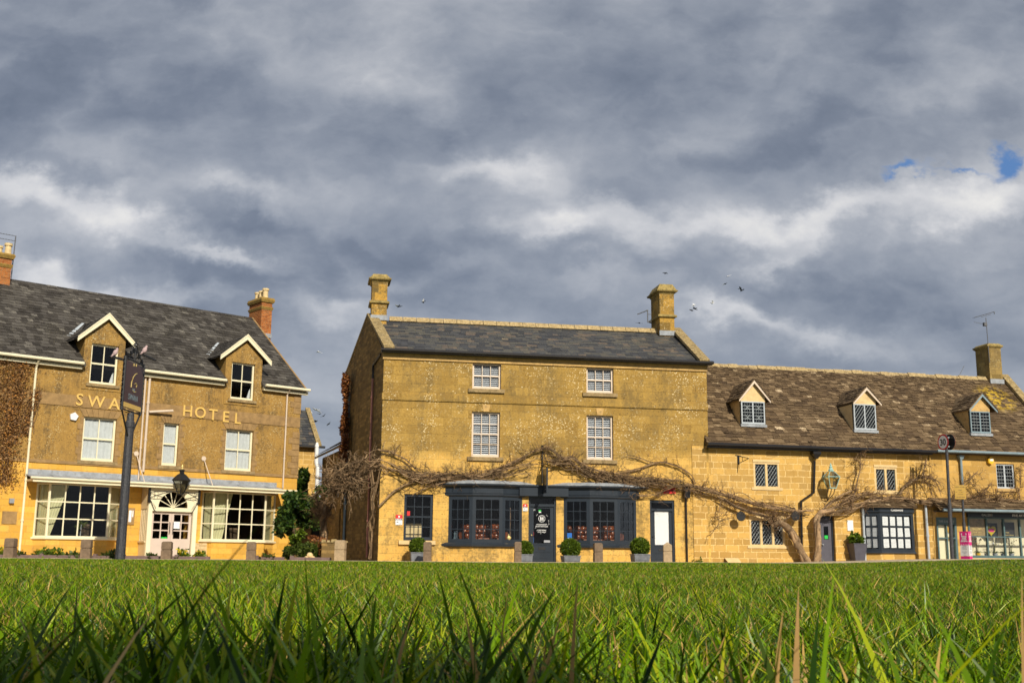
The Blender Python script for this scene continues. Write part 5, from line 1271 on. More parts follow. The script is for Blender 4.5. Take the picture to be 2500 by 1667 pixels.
    q_ = MB(); q_.box(xs[0] + .03, xs[1] - .03, .02, .03, zt2 + .03, top - .06); q_.build('window_screen', M['sill'], sf)
    merge(text_mb('GALLERY', .10, (xs[0] + xs[1]) / 2, .012, zt2 + .26, .002, .002), text_mb('FINE ART', .07, (xs[0] + xs[1]) / 2, .012, zt2 + .14, .001, .001, spacing=1.3), text_mb('ARTISTS', .06, (xs[0] + xs[1]) / 2, .012, zt2 + .05, .001, .001, spacing=1.3)).build('window_lettering', M['goldleaf'], sf)
    # posters and the heart picture on display
    def flat(nm, x0, x1, z0, z1, y, mt, lab, cat): q_ = MB(); q_.box(x0, x1, y, y + .03, z0, z1); o = q_.build(nm, M[mt]); o.matrix_world = F.M; tag(o, lab, cat); return o
    flat('picture', xs[1] + .30, xs[2] - .04, zt2 + .02, top - .20, .30, 'ink', 'black picture panel behind the colourful heart in the gallery window', 'picture')
    h = MB(); hc = ((xs[1] + xs[2]) / 2 - .02, zt2 + .26); pts = []
    for k in range(24):
        t_ = 2 * math.pi * k / 24; pts.append((hc[0] - .0135 * 16 * math.sin(t_) ** 3, hc[1] + .0135 * (13 * math.cos(t_) - 5 * math.cos(2 * t_) - 2 * math.cos(3 * t_) - math.cos(4 * t_))))
    h.prism(pts, .20, .23); o = h.build('heart_picture', M['daff']); o.matrix_world = F.M; tag(o, 'yellow and magenta heart hanging in the gallery window', 'heart picture')
    h2 = MB(); h2.box(hc[0] - .12, hc[0] + .12, .19, .198, hc[1] - .06, hc[1] + .06); h2.build('centre', M['pink'], o)
    pb = flat('poster', xs[2] + .05, xs[3] - .10, zt2 + .03, top - .16, .15, 'ink', 'black poster with two lines of gilt words in the gallery window', 'poster')
    merge(text_mb('The most', .07, xs[2] + .08, .146, zt2 + .16, .001, .001, 'LEFT'), text_mb('memorable moments', .055, xs[2] + .08, .146, zt2 + .07, .001, .001, 'LEFT')).build('poster_lettering', M['goldleaf'], pb)
    for i, (px_, lab) in enumerate(((2388, 'orchid in a yellow pot in the left gallery pane'), (2430, 'orchid with pale flowers in the second gallery pane'), (2470, 'orchid in a dark pot in the third gallery pane'), (2410, 'low dark plant between the first and second gallery panes'), (2450, 'low dark plant between the second and third gallery panes'))):
        x, z = F.q(px_, 1358, -.2); tall = i < 3
        o = empty('orchid' if tall else 'potted_plant', F.w(x, .2, c + .12), F.rz, lab, 'plant', 'plants in the gallery window'); q_ = MB(); q_.lathe(0, 0, [(.07, -.1), (.10, .05), (.11, .07), (.08, .07)], 10); q_.build('pot', M['yellowbox'] if i == 0 else M['lead'], o)
        q_ = MB()
        for k in range(9): a_ = random.uniform(0, 6.28); q_.tube([(0, 0, .06), (.10 * math.cos(a_), .06 * math.sin(a_), .13), (.2 * math.cos(a_), .1 * math.sin(a_), .08)], [.02, .02, .003], 3)
        if tall:
            for k in range(6):
                a_ = random.uniform(0, 6.28); r_ = random.uniform(.08, .22); q_.tube([(0, 0, .06), (r_ * .3 * math.cos(a_), 0, .35), (r_ * math.cos(a_), .05 * math.sin(a_), random.uniform(.45, .68))], .006, 3)
        q_.build('leaves', M['hedge_leaf'], o)
        if tall: leaves('flowers', [(random.uniform(-.22, .22), random.uniform(-.05, .05), random.uniform(.4, .7)) for _ in range(26)], .05, M['net'] if i == 1 else M['red_leaf'], o)
    # chimney at the right gable, aerial on it
    y0 = ry - .30; x0, zc = F.q(2418, 927, -y0); x1, _ = F.q(2448.4, 927, -y0); zk = F.q(2433, 846, -y0)[1]
    chimney(B, x0, x1, y0, y0 + .9, zc, zk, M['chimney_grey'], M['chimney_cap'], [(zk - .08, zk - .0, .0, .08), (zk, zk + .06, .08, .08), (zk + .06, zk + .14, .05, -.03)])
    ax, az = F.q(2415, 852, -y0 + .06); ae = empty('aerial', F.w(x0 - .02, y0 - .06, az - .6), F.rz, 'tall aerial with a long slanting boom on the grey chimney at far right', 'aerial')
    hz = lambda py: F.q(2412, py, -y0 + .06)[1] - (az - .6)
    q_ = MB(); q_.tube([(0, 0, 0), (-.02, 0, hz(776))], .018, 6); q_.build('mast', M['aluminium'], ae)
    tp_ = hz(772); q_ = MB(); q_.tube([(-.60, 0, tp_ - .10), (.42, 0, tp_ + .22)], .014, 5); q_.tube([(-.25, 0, tp_ - .06), (.25, 0, tp_ + .10)], .010, 5); q_.tube([(.42, 0, tp_ + .22), (.42, 0, tp_ + .12)], .02, 5)
    for k in range(10): c_ = Vector((-.60, 0, tp_ - .10)).lerp(Vector((.42, 0, tp_ + .22)), k / 10); q_.tube([c_ - Vector((0, .12, 0)), c_ + Vector((0, .12, 0))], .006, 3)
    q_.build('boom', M['aluminium'], ae); q_ = MB(); q_.tube([(-.62, 0, tp_ - .30), (.0, 0, tp_ - .38)], .010, 5); q_.box(-.16, -.02, -.06, .06, tp_ - .45, tp_ - .30); q_.build('lower_boom', M['aluminium'], ae)
    xw, zw = F.q(2337, 921, -ry); o = MB().tube([(0, 0, -.1), (.34, 0, .52)], .012, 4).build('roof_rod', M['aluminium']); o.location = F.w(xw, ry, zw); tag(o, 'thin bare rod leaning over the ridge of the stone-tile roof', 'rod')
    # pipes
    X = lambda px, py, off=.1: F.q(px, py, off)
    hx, hz1 = X(1989, 1106); mh = MB(); mh.taper(hx, -.17, hz1 - .22, hz1 - .05, .06, .06, .15, .13); mh.box(hx - .16, hx + .16, -.31, -.04, hz1 - .05, hz1 + .05)
    hp = mh.build('hopper', M['gutter_black'], B)
    pts = [X(1988, 1125), X(1986, 1202), X(1955, 1223), X(1957, 1352)]; pipe(B, [(p[0], -.12, p[1]) for p in pts], .048, 'gutter_black')
    p_ = X(2106, 1238), X(2106, 1325); pipe(B, [(p_[0][0], -.10, p_[0][1] + .2), (p_[0][0], -.10, .15)], .045, 'palegrey')
    p_ = X(2258, 1224), X(2263, 1366); pipe(B, [(p_[0][0], -.12, p_[0][1]), (p_[0][0] + .02, -.12, .1)], .05, 'palegrey')
    p_ = X(2344.7, 1118); pipe(B, [(p_[0], -.12, p_[1] + .15), (p_[0] + .0, -.12, zg + .3)], .05, 'greypaint'); h_ = MB(); h_.taper(p_[0], -.12, p_[1] - .05, p_[1] + .1, .06, .06, .12, .10); h_.build('hopper', M['greypaint'], B)
    # things fixed to the wall
    def put(nm, mb_, mt, lab, cat): o = mb_.build(nm, M[mt]); o.matrix_world = F.M; tag(o, lab, cat); return o
    a, b, c, d = F.rect(2067.4, 1269.4, 2082.7, 1295.3); o = put('wall_sign', MB().box(a, b, -.03, -.004, c, d), 'white', 'blank-looking white sign on the wall between the cottage door and the bay', 'sign')
    a, b, c, d = F.rect(2411, 1116, 2425, 1132, .1); cx = (a + b) / 2; cz = (c + d) / 2; ab = MB(); pts = [(cx + .14 * math.cos(math.pi * (k + .5) / 3), cz + .15 * math.sin(math.pi * (k + .5) / 3)) for k in range(6)]; ab.prism(pts, -.15, -.024)
    o = put('alarm_box', ab, 'yellowbox', 'yellow hexagonal alarm box under the gutter at far right', 'alarm box'); MB().box(cx - .05, cx + .09, -.156, -.151, cz - .02, cz + .06).build('badge', M['white'], o)
    x, z1 = F.q(1802, 1112); _, z0 = F.q(1802, 1133); x2, z2 = F.q(1826, 1125, .5); br = MB(); br.box(x - .04, x + .04, -.03, -.004, z0, z1); br.tube([(x, -.03, z1 - .02), (x + .08, -.75, (z0 + z1) / 2)], .016, 5); br.tube([(x, -.03, z0 + .03), (x + .08, -.75, (z0 + z1) / 2)], .016, 5); br.tube([(x - .12, -.03, z1 + .02), (x + .12, -.03, z1 - .01)], .014, 4); br.tube([(x + .03, -.3, z1 - .09), (x + .03, -.3, z0 + .1)], .012, 4)
    put('sign_bracket', br, 'black', 'empty triangular iron sign bracket high on the cottage wall', 'bracket')
    # lantern
    lx_, _ = F.q(2030, 1180, .45); zz = lambda py: F.q(2030, py, .45)[1]; ln = empty('lantern', F.w(lx_, -.45, 0), F.rz, 'verdigris copper lantern on the cottage wall right of the crooked black pipe', 'lantern')
    zb_, zs_, zr_, zc_, zf_ = zz(1191), zz(1164), zz(1152), zz(1143), zz(1131)
    q_ = MB(); q_.lathe(0, 0, [(.10, zr_ + .02), (.10, zr_ + .08), (.05, zc_ + .02), (.07, zc_ + .05), (.03, zc_ + .1), (.04, zf_ - .06), (.005, zf_ + .02)], 8); q_.build('vent', M['verdigris'], ln)
    q_ = MB(); n_ = 4
    for k in range(4):
        a_ = math.pi / 4 + math.pi / 2 * k; c_, s_ = math.cos(a_), math.sin(a_); q_.tube([(.17 * c_, .17 * s_, zb_), (.33 * c_, .33 * s_, zs_)], .016, 4); q_.tube([(.33 * c_, .33 * s_, zs_), (.12 * c_, .12 * s_, zr_ + .02)], .014, 4)
        a2 = a_ + math.pi / 2; q_.tube([(.33 * c_, .33 * s_, zs_), (.33 * math.cos(a2), .33 * math.sin(a2), zs_)], .018, 4); q_.tube([(.17 * c_, .17 * s_, zb_), (.17 * math.cos(a2), .17 * math.sin(a2), zb_)], .018, 4)
    q_.build('frame', M['verdigris'], ln); q_ = MB(); q_.lathe(0, 0, [(.16, zb_), (.32, zs_), (.11, zr_ + .02)], 4, rot=math.pi / 4); q_.build('glass', M['glass_lamp'], ln)
    q_ = MB()
    for sx in (-1, 0, 1): q_.tube([(sx * .14, 0, zb_), (sx * .13, .1, zb_ - .2), (0, .42, zb_ - .48)], .016, 4)
    q_.build('bracket', M['bark_dark'], ln)
    for (px_, py_, off, lab) in ((1809, 1259.6, .45, 'round black hanging sign left of the triple window'), (1942, 1259, .35, 'round black hanging sign hidden behind the vine above the trunk fork')):
        x, z = F.q(px_, py_, off); o = empty('round_sign', F.w(x, -off, z), F.rz, lab, 'sign'); q_ = MB(); q_.lathe(0, 0, [(.17, -.012), (.18, 0), (.17, .012)], 20); q_.v = [(p[0], p[2], p[1]) for p in q_.v]; q_.build('disc', M['black'], o); q_ = MB(); q_.tube([(0, 0, .18), (0, 0, .28), (0, off, .28)], .012, 4); q_.build('bracket', M['black'], o)
    a, b, c, d = F.rect(1773, 1363, 1806, 1372, .2); q_ = MB(); q_.box(a, b, -.35, -.02, c - .1, c - .02); q_.slab([(a, -.35, c - .02), (b, -.35, c - .02), (b, -.05, d), (a, -.05, d)], (0, 0, .03)); put('cellar_hatch', q_, 'trim_pale', 'small pale stone cellar hatch at the foot of the cottage wall', 'hatch')
def lead(mb, x0, x1, z0, z1, y, sty):
    """lead cames: 0 patterned, 1 diamonds, 2 squares"""
    w_, h_ = x1 - x0, z1 - z0; t_ = .0075
    def seg(a, b): mb.tube([(a[0], y, a[1]), (b[0], y, b[1])], t_, 3, cap=False)
    if sty == 2 or sty == 0:
        for k in range(1, 3 if sty else 4): x = x0 + w_ * k / (3 if sty else 4); seg((x, z0), (x, z1))
        for k in range(1, 6): z = z0 + h_ * k / 6; seg((x0, z), (x1, z))
        if sty == 0:
            xm = (x0 + x1) / 2
            for zc in (z0 + h_ * .25, z0 + h_ * .75):
                for s in (-1, 1): seg((xm - w_ * .25, zc - s * h_ * .12), (xm + w_ * .25, zc + s * h_ * .12))
    else:
        p = .125; q = p * 1.4; n = int((w_ + h_ / q * p) / p) + 2
        for s in (-1, 1):
            for k in range(-n, n):
                # line x = x0 + k*p + s*(z-z0)*p/q, clipped
                m = s * p / q; za, zb = z0, z1; xa = x0 + k * p
                lo, hi = 0.0, h_
                if m > 0: lo = max(lo, (x0 - xa) / m); hi = min(hi, (x1 - xa) / m)
                else: lo = max(lo, (x1 - xa) / m); hi = min(hi, (x0 - xa) / m)
                if hi - lo > .02: seg((xa + m * lo, z0 + lo), (xa + m * hi, z0 + hi))
cottage()
# ================================================================ ground
def ss(x, a, b):
    t_ = np.clip((np.asarray(x, float) - a) / (b - a), 0, 1); return t_ * t_ * (3 - 2 * t_)
def gz(x, y):
    return ss(y, 14, 36) * (.05 * ss(x, 0, 5) + .20 * ss(x, 8.5, 17)) - .02 * np.sin(np.asarray(x) * .5 + 1) * ss(y, 4, 10) * (1 - ss(y, 25, 36))
EDGE = 37.2
def build_ground():
    xs = np.concatenate([[-600, -120, -60], np.linspace(-34, 34, 137), [60, 120, 600]]); ys = np.concatenate([[-600, -60, -12], np.linspace(-4, 60, 129), [90, 200, 900]])
    X_, Y_ = np.meshgrid(xs, ys); Z_ = gz(X_, Y_) - .012
    nx = len(xs); V = np.stack([X_.ravel(), Y_.ravel(), Z_.ravel()], 1); F = []
    for j in range(len(ys) - 1):
        for i in range(nx - 1): a = j * nx + i; F.append((a, a + 1, a + nx + 1, a + nx))
    o = mesh_np('ground', V, F, M['lawnsoil'], smooth=True); o['kind'] = 'structure'
    # forecourt paving with a real kerb
    mb = MB(); xs = np.linspace(-40, 40, 81)
    for i in range(80):
        a, b = xs[i], xs[i + 1]
        for (y0, y1, h) in ((EDGE + .002, EDGE + .16, .035), (EDGE + .162, 60, .03)):
            za, zb = gz(a, 37) + h, gz(b, 37) + h
            mb.add([(a, y0, za), (b, y0, zb), (b, y1, zb), (a, y1, za), (a, y0, za - .2), (b, y0, zb - .2)], [(0, 1, 2, 3), (4, 5, 1, 0)])
    o = mb.build('pavement', M['pave']); o['kind'] = 'structure'
build_ground()

def grass_mat():
    m, t, b = new_mat('grass blade')
    a = t.node('ShaderNodeAttribute', _attribute_name='tint'); c = a.outputs['Color']
    t.put(b.inputs['Base Color'], c); b.inputs['Roughness'].default_value = 0.38; b.inputs['Specular IOR Level'].default_value = 0.28
    tr = t.node('ShaderNodeBsdfTranslucent'); t.put(tr.inputs[0], c); mx = t.node('ShaderNodeMixShader'); mx.inputs[0].default_value = .22
    t.l.new(b.outputs[0], mx.inputs[1]); t.l.new(tr.outputs[0], mx.inputs[2]); t.l.new(mx.outputs[0], m.node_tree.nodes['Material Output'].inputs[0]); return m
M['grass'] = grass_mat()
def tints(n, straw):
    g = (rng.uniform(0, 1, n) ** 1.15)[:, None]; d = np.array([0.008, 0.036, 0.001]); l = np.array([0.190, 0.335, 0.002]); y = np.array([0.48, 0.49, 0.010])
    c = d + (l - d) * g; k = rng.uniform(0, 1, n)
    c = np.where((k < .16)[:, None], c * .4 + y * .6, c); c = np.where(((k > .2) & (k < .30))[:, None], c * .35, c)
    s = np.array([0.52, 0.33, 0.10]) * rng.uniform(.55, 1.15, n)[:, None]
    return np.where((k > 1 - straw)[:, None], s, c)
def blades(name, x, y, h, w, seg, lean, curve, straw, label=None, tint=None):
    n = len(x); az = rng.uniform(0, 2 * np.pi, n); dirv = np.stack([np.cos(az), np.sin(az)], 1)
    fa = rng.uniform(0, np.pi, n); wv = np.stack([np.cos(fa), np.sin(fa)], 1)        # blade width direction
    z0 = gz(x, y) - .006; L = rng.normal(lean, .18, n); C_ = rng.normal(curve, .25, n)
    rows = []
    for k in range(seg + 1):
        t_ = k / seg; off = (L * t_ + C_ * t_ * t_) * h; zz = h * t_ * (1 - .22 * np.abs(C_) * t_)
        c = np.stack([x + dirv[:, 0] * off, y + dirv[:, 1] * off, z0 + zz], 1)
        if k == seg: rows.append([c])
        else:
            ww = (w * (1 - t_ ** 1.8) * .5 if k else w * .4)[:, None] * np.concatenate([wv, np.zeros((n, 1))], 1); rows.append([c - ww, c + ww])
    V = np.stack([p for r in rows for p in r], 1); nv = V.shape[1]; V = V.reshape(-1, 3); base = np.arange(n) * nv
    tri = []
    for k in range(seg):
        a = 2 * k
        if k == seg - 1: tri.append(np.stack([base + a, base + a + 1, base + a + 2], 1))
        else: tri += [np.stack([base + a, base + a + 1, base + a + 3], 1), np.stack([base + a, base + a + 3, base + a + 2], 1)]
    F = np.concatenate(tri, 0)
    tc = tints(n, straw) if tint is None else tint
    return V, F, tc, nv
def grass_object(name, sets, label):
    Vs, Fs, Cs = [], [], []; o = 0
    for V, F, tc, nv in sets:
        Vs.append(V); Fs.append(F + o); c = np.repeat(tc, nv, 0); t_ = np.tile(np.linspace(0, 1, nv), len(tc))[:, None]
        c = c * (0.92 + .16 * t_); Cs.append(np.concatenate([c, np.ones((len(c), 1))], 1)); o += len(V)
    V = np.concatenate(Vs); F = np.concatenate(Fs); C_ = np.concatenate(Cs).astype(np.float32)
    me = bpy.data.meshes.new(name); nf = len(F)
    me.vertices.add(len(V)); me.vertices.foreach_set('co', V.astype(np.float32).ravel()); me.loops.add(nf * 3); me.loops.foreach_set('vertex_index', F.astype(np.int32).ravel())
    me.polygons.add(nf); me.polygons.foreach_set('loop_start', np.arange(0, nf * 3, 3, dtype=np.int32)); me.polygons.foreach_set('loop_total', np.full(nf, 3, dtype=np.int32))
    me.materials.append(M['grass']); me.update(calc_edges=True)
    a = me.attributes.new('tint', 'FLOAT_COLOR', 'POINT'); a.data.foreach_set('color', C_.ravel())
    o = bpy.data.objects.new(name, me); COL.objects.link(o); return tag(o, label, 'grass', kind='stuff')
def scatter(y0, y1, dens, margin, clump=.5):
    """points in the wedge in front of the camera, thinned into soft clumps"""
    A = (.5 * y1 + margin) * 2 * (y1 - y0); n = int(A * dens * 1.35)
    y = rng.uniform(y0, y1, n); x = rng.uniform(-1, 1, n) * (.5 * y1 + margin); k = np.abs(x) < .5 * y + margin; x, y = x[k], y[k]
    s = 1 / max(.12, .05 * y1); f = .5 + .25 * np.sin(x * s * 3.1 + 1.7 * np.sin(y * s * 2.3)) + .25 * np.sin(y * s * 2.7 + 1.3 * np.sin(x * s * 3.7))
    k = rng.uniform(0, 1, len(x)) < (1 - clump) + clump * f; return x[k], y[k]
sets = []
def add(y0, y1, dens, margin, hm, hs, w, seg, lean, curve, straw, clump=.5, tall=0.0):
    x, y = scatter(y0, y1, dens, margin, clump); n = len(x); h = np.clip(rng.normal(hm, hs, n), hm * .35, hm * 2)
    if tall: k = rng.uniform(0, 1, n) < tall; h = np.where(k, h * rng.uniform(1.3, 1.75, n), h)
    sets.append(blades('g', x, y, h, w * rng.uniform(.6, 1.3, n), seg, lean, curve, straw))
add(.36, .8, 15000, .22, .046, .013, .0040, 5, .34, .4, .06, .45, .05)
add(.8, 1.6, 13000, .3, .037, .010, .0036, 4, .38, .4, .07, .5, .035)
add(1.6, 3.0, 10500, .3, .033, .008, .0034, 3, .4, .4, .09, .5, .03)
add(3.0, 6.0, 5200, .4, .032, .008, .0042, 3, .4, .4, .10, .5, .02)
add(6.0, 11, 2100, .5, .032, .008, .0062, 2, .4, .3, .10, .5)
add(11, 20, 520, .6, .032, .008, .012, 2, .4, .3, .08, .4)
add(20, EDGE - .05, 190, .8, .034, .007, .022, 1, .4, .2, .06, .3)
# lawn to either side of the framed wedge, so that the sward goes on
for y0, y1, dens, hm, w in ((.1, 1.6, 3000, .038, .006), (1.6, 4.0, 1800, .034, .007), (4.0, 9.0, 700, .034, .011), (9, 20, 160, .034, .02)):
    x, y = scatter(y0, y1, dens, 3.2, .4); k = np.abs(x) > .5 * y + .3; x, y = x[k], y[k]; n = len(x)
    sets.append(blades('g', x, y, np.clip(rng.normal(hm, .009, n), .015, .07), w * rng.uniform(.6, 1.3, n), 2, .4, .4, .08))
# the longer uncut tuft at the left, close to the lens
for y0, y1, dens, hm, w in ((.40, .62, 5200, .075, .0042), (.62, .95, 3200, .068, .0042)):
    x, y = scatter(y0, y1, dens, .15, .6); k = (x < .02 + rng.uniform(-.08, .05, len(x))); x, y = x[k], y[k]; n = len(x)
    sets.append(blades('g', x, y, np.clip(rng.normal(hm, .016, n), .03, .105), w * rng.uniform(.7, 1.4, n), 6, .25, .35, .03))
# the few tall blades nearest the lens: each stands on the lawn at its own distance
def near(px, py, Y, w, straw=0, lean_=0.0):
    p = at(px, py, Y); h = p.z - float(gz(p.x, p.y)); return p.x - lean_ * h, Y, h, w, straw, lean_
NB = [(505, 1372, .62, .0050, 0, -.28), (470, 1440, .55, .0045, 0, -.3), (430, 1395, .60, .0045, 0, -.35), (410, 1385, .58, .0035, 0, -.25), (160, 1435, .50, .0045, 0, -.35), (110, 1450, .62, .004, 0, .2),
      (300, 1430, .55, .0045, 0, -.25), (335, 1430, .62, .004, 0, .25), (745, 1400, .62, .0045, 0, -.15), (700, 1390, .70, .0050, 0, .1), (735, 1375, .80, .005, 0, .12), (850, 1440, .55, .005, 0, .45),
      (760, 1500, .5, .006, 0, .1), (870, 1510, .5, .0045, 0, -.3), (630, 1500, .48, .006, 0, -.3), (580, 1500, .52, .005, 0, .1), (480, 1470, .46, .0045, 0, .2), (250, 1470, .50, .005, 0, .3),
      (60, 1480, .5, .005, 0, -.2), (10, 1470, .55, .005, 0, .1), (350, 1500, .45, .006, 0, -.2), (200, 1520, .45, .006, 0, .25), (1107, 1358, .75, .0040, 0, -.30), (1062, 1372, .85, .004, 0, -.2),
      (1345, 1450, .50, .0050, 0, .55), (1412, 1385, .62, .0030, 1, .05), (2040, 1375, .55, .0032, 0, .12), (1950, 1425, .60, .0045, 1, .05), (1912, 1485, .62, .0045, 1, .1), (2250, 1440, .55, .0045, 0, -.35),
      (2470, 1480, .5, .005, 0, .3), (2495, 1380, .60, .0022, 1, .05), (1375, 1480, .6, .0035, 1, .2), (1330, 1530, .55, .0035, 1, .2), (1640, 1495, .55, .004, 0, .3), (1810, 1450, .60, .0045, 0, -.25),
      (1760, 1520, .55, .004, 0, -.2), (2000, 1480, .60, .005, 0, .1), (2120, 1470, .55, .0045, 0, -.25), (1020, 1450, .75, .0035, 1, .2), (565, 1370, .75, .0025, 1, .0), (447, 1370, .7, .0022, 1, -.5),
      (920, 1430, .6, .005, 0, .05), (960, 1490, .55, .0045, 0, .35), (1200, 1500, .6, .004, 0, .1), (1550, 1400, .9, .0040, 0, -.1), (2330, 1500, .5, .004, 0, .2), (1130, 1470, .65, .0035, 1, -.15)]
nb = [near(*q[:3], q[3], q[4], q[5]) for q in NB]
nx_, ny_, nh_, nw_, nst, nl_ = [np.array(c, float) for c in zip(*nb)]
def tall_set():
    n = len(nx_); seg = 7; rows = []; fa = rng.uniform(-.5, .5, n); wv = np.stack([np.cos(fa), np.sin(fa), 0 * fa], 1)
    for k in range(seg + 1):
        t_ = k / seg; c = np.stack([nx_ + nl_ * nh_ * (t_ ** 1.6), ny_ + 0 * nx_, gz(nx_, ny_) + nh_ * t_], 1)
        if k == seg: rows.append([c])
        else: ww = (nw_ * .5 * (1 - t_ ** 2.2))[:, None] * wv; rows.append([c - ww, c + ww])
    V = np.stack([p for r in rows for p in r], 1); nv = V.shape[1]; base = np.arange(n) * nv; tri = []
    for k in range(seg):
        a = 2 * k
        if k == seg - 1: tri.append(np.stack([base + a, base + a + 1, base + a + 2], 1))
        else: tri += [np.stack([base + a, base + a + 1, base + a + 3], 1), np.stack([base + a, base + a + 3, base + a + 2], 1)]
    tc = np.where((nst > .5)[:, None], np.array([.44, .27, .10]), tints(n, 0)); return V.reshape(-1, 3), np.concatenate(tri), tc, nv
sets.append(tall_set())
grass_object('grass', sets, 'green lawn grass with straw-coloured blades filling the foreground'); sets.clear()

# ================================================================ bare climbing stems
def tubes_np(name, lines, mat, parent, n=5):
    """lines: list of (points Nx3, radii N)"""
    Vs, Fs, rn = [], [], []; o = 0
    for P_, r_ in lines:
        P_ = np.asarray(P_, float); k = len(P_); d = np.gradient(P_, axis=0); d /= np.linalg.norm(d, axis=1)[:, None] + 1e-9
        ref = np.where(np.abs(d[:, 1:2]) < .9, np.array([[0, 1., 0]]), np.array([[1., 0, 0]])); a = np.cross(d, ref); a /= np.linalg.norm(a, axis=1)[:, None] + 1e-9; b = np.cross(d, a)
        an = np.arange(n) * 2 * np.pi / n; ring = P_[:, None, :] + (a[:, None, :] * np.cos(an)[None, :, None] + b[:, None, :] * np.sin(an)[None, :, None]) * np.asarray(r_)[:, None, None]
        Vs.append(ring.reshape(-1, 3)); i, j = np.meshgrid(np.arange(k - 1), np.arange(n), indexing='ij'); i = i.ravel(); j = j.ravel(); j2 = (j + 1) % n
        Fs.append(np.stack([i * n + j, i * n + j2, (i + 1) * n + j2, (i + 1) * n + j], 1) + o); rn.append(np.full(len(i), random.random())); o += k * n
    return mesh_np(name, np.concatenate(Vs), np.concatenate(Fs), mat, parent, np.concatenate(rn), smooth=True)
def resample(P_, step):
    P_ = np.asarray(P_, float); d = np.r_[0, np.cumsum(np.linalg.norm(np.diff(P_, axis=0), axis=1))]; n = max(3, int(d[-1] / step)); s = np.linspace(0, d[-1], n)
    Q = np.stack([np.interp(s, d, P_[:, i]) for i in range(3)], 1)
    for _ in range(2): Q[1:-1] = (Q[:-2] + Q[1:-1] * 2 + Q[2:]) / 4
    return Q
def smoothnoise(n, amp, scale):
    k = max(3, int(n / scale) + 2); c = rng.normal(0, amp, (k, 3)); x = np.linspace(0, k - 1, n); i = np.clip(x.astype(int), 0, k - 2); f = (x - i)[:, None]; f = f * f * (3 - 2 * f); return c[i] * (1 - f) + c[i + 1] * f
def strand(path, width, rad, taper=.6, step=.09, a=0.0, b=1.0):
    Q = resample(path, step); n = len(Q); Q = Q[int(a * n):max(int(a * n) + 4, int(b * n))]; n = len(Q); N = smoothnoise(n, width * .6, 9) + rng.normal(0, width * .4, 3) + smoothnoise(n, width * .16, 3)
    N[:, 1] *= .55; return Q + N, np.linspace(rad, rad * taper, n) * (1 + np.clip(rng.normal(0, .22, n), -.3, .8))
def twig(p, d, L, r, seg=5, wob=.35):
    P_ = [np.array(p, float)]; d = np.array(d, float); d /= np.linalg.norm(d)
    for k in range(seg): d = d + rng.normal(0, wob, 3) * np.array([1, .5, 1]); d /= np.linalg.norm(d); P_.append(P_[-1] + d * L / seg)
    return np.array(P_), np.linspace(r, r * .35, seg + 1)
def bushy(src, n, L, r, up=.3, out=.35, branch=2, wob=.35):
    """twigs leaving a list of stems, with side twigs"""
    o = []
    for _ in range(n):
        P_, _r = src[rng.integers(len(src))]; p = P_[rng.integers(len(P_))]; l_ = rng.uniform(.4, 1.2) * L
        t_ = twig(p, (rng.normal(0, 1), -abs(rng.normal(out, .2)), rng.normal(up, .8)), l_, r * rng.uniform(.7, 1.3), 5, wob); o.append(t_)
        for k in range(branch): q = t_[0][rng.integers(1, 5)]; o.append(twig(q, t_[0][-1] - t_[0][0] + rng.normal(0, .25, 3), l_ * .5, r * .6, 3, wob))
    return o
def path(F, pts, off): return [np.array([F.q(px, py, o)[0], -o, F.q(px, py, o)[1]]) for px, py, o in [(p[0], p[1], p[2] if len(p) > 2 else off) for p in pts]]

def vine_shop():
    F = F2; o = empty('wisteria', F.o, F.rz, 'bare wisteria bundle trained across the tall shop above its bow windows', 'vine')
    A = path(F, [(900, 1145), (930, 1132), (960, 1142), (1012, 1160), (1068, 1163), (1110, 1162), (1152, 1162), (1200, 1158), (1237, 1151), (1280, 1140), (1325, 1122)], .22)
    Bp = path(F, [(1325, 1122), (1360, 1126), (1398, 1132), (1440, 1152), (1480, 1166), (1530, 1172), (1608, 1178), (1660, 1184), (1725, 1196), (1760, 1206)], .24)
    up = path(F, [(1200, 1150), (1250, 1130), (1290, 1105), (1325, 1094)], .2); up2 = path(F, [(1325, 1094), (1350, 1098), (1375, 1120), (1400, 1112), (1420, 1135), (1440, 1150)], .2)
    lo = path(F, [(924, 1236), (960, 1200), (995, 1180), (1040, 1165), (1090, 1162)], .15); lo2 = path(F, [(1010, 1205), (1040, 1188), (1075, 1172), (1110, 1160)], .15)
    arc = path(F, [(1510, 1152), (1560, 1145), (1600, 1130), (1625, 1128), (1660, 1140), (1690, 1158), (1700, 1180)], .12); arc2 = path(F, [(1530, 1112), (1560, 1118), (1590, 1130), (1630, 1127)], .1)
    bot = path(F, [(1560, 1210), (1600, 1206), (1630, 1192), (1680, 1185), (1720, 1190)], .2); lo3 = path(F, [(924, 1098), (950, 1102), (990, 1120), (1020, 1150)], .15)
    st = []
    for k in range(34): st.append(strand(A, .15, rng.uniform(.008, .019), a=rng.uniform(0, .35), b=rng.uniform(.6, 1)))
    for k in range(42): st.append(strand(Bp, .16, rng.uniform(.008, .019), a=rng.uniform(0, .4), b=rng.uniform(.6, 1)))
    for k in range(9): st.append(strand(up, .05, rng.uniform(.008, .018))); st.append(strand(up2, .06, rng.uniform(.008, .018)))
    for p, c, r in ((lo, 4, .022), (lo2, 2, .018), (arc, 6, .014), (arc2, 2, .012), (bot, 5, .015), (lo3, 7, .012)):
        for k in range(c): st.append(strand(p, .035, r * rng.uniform(.7, 1.1)))
    tubes_np('stems', st, M['bark'], o, 5)
    tw = bushy(st, 330, .55, .0125, up=.45, branch=3, wob=.45) + bushy(st[:60], 70, .7, .012, up=-.4)
    tubes_np('twigs', tw, M['twig'], o, 3)
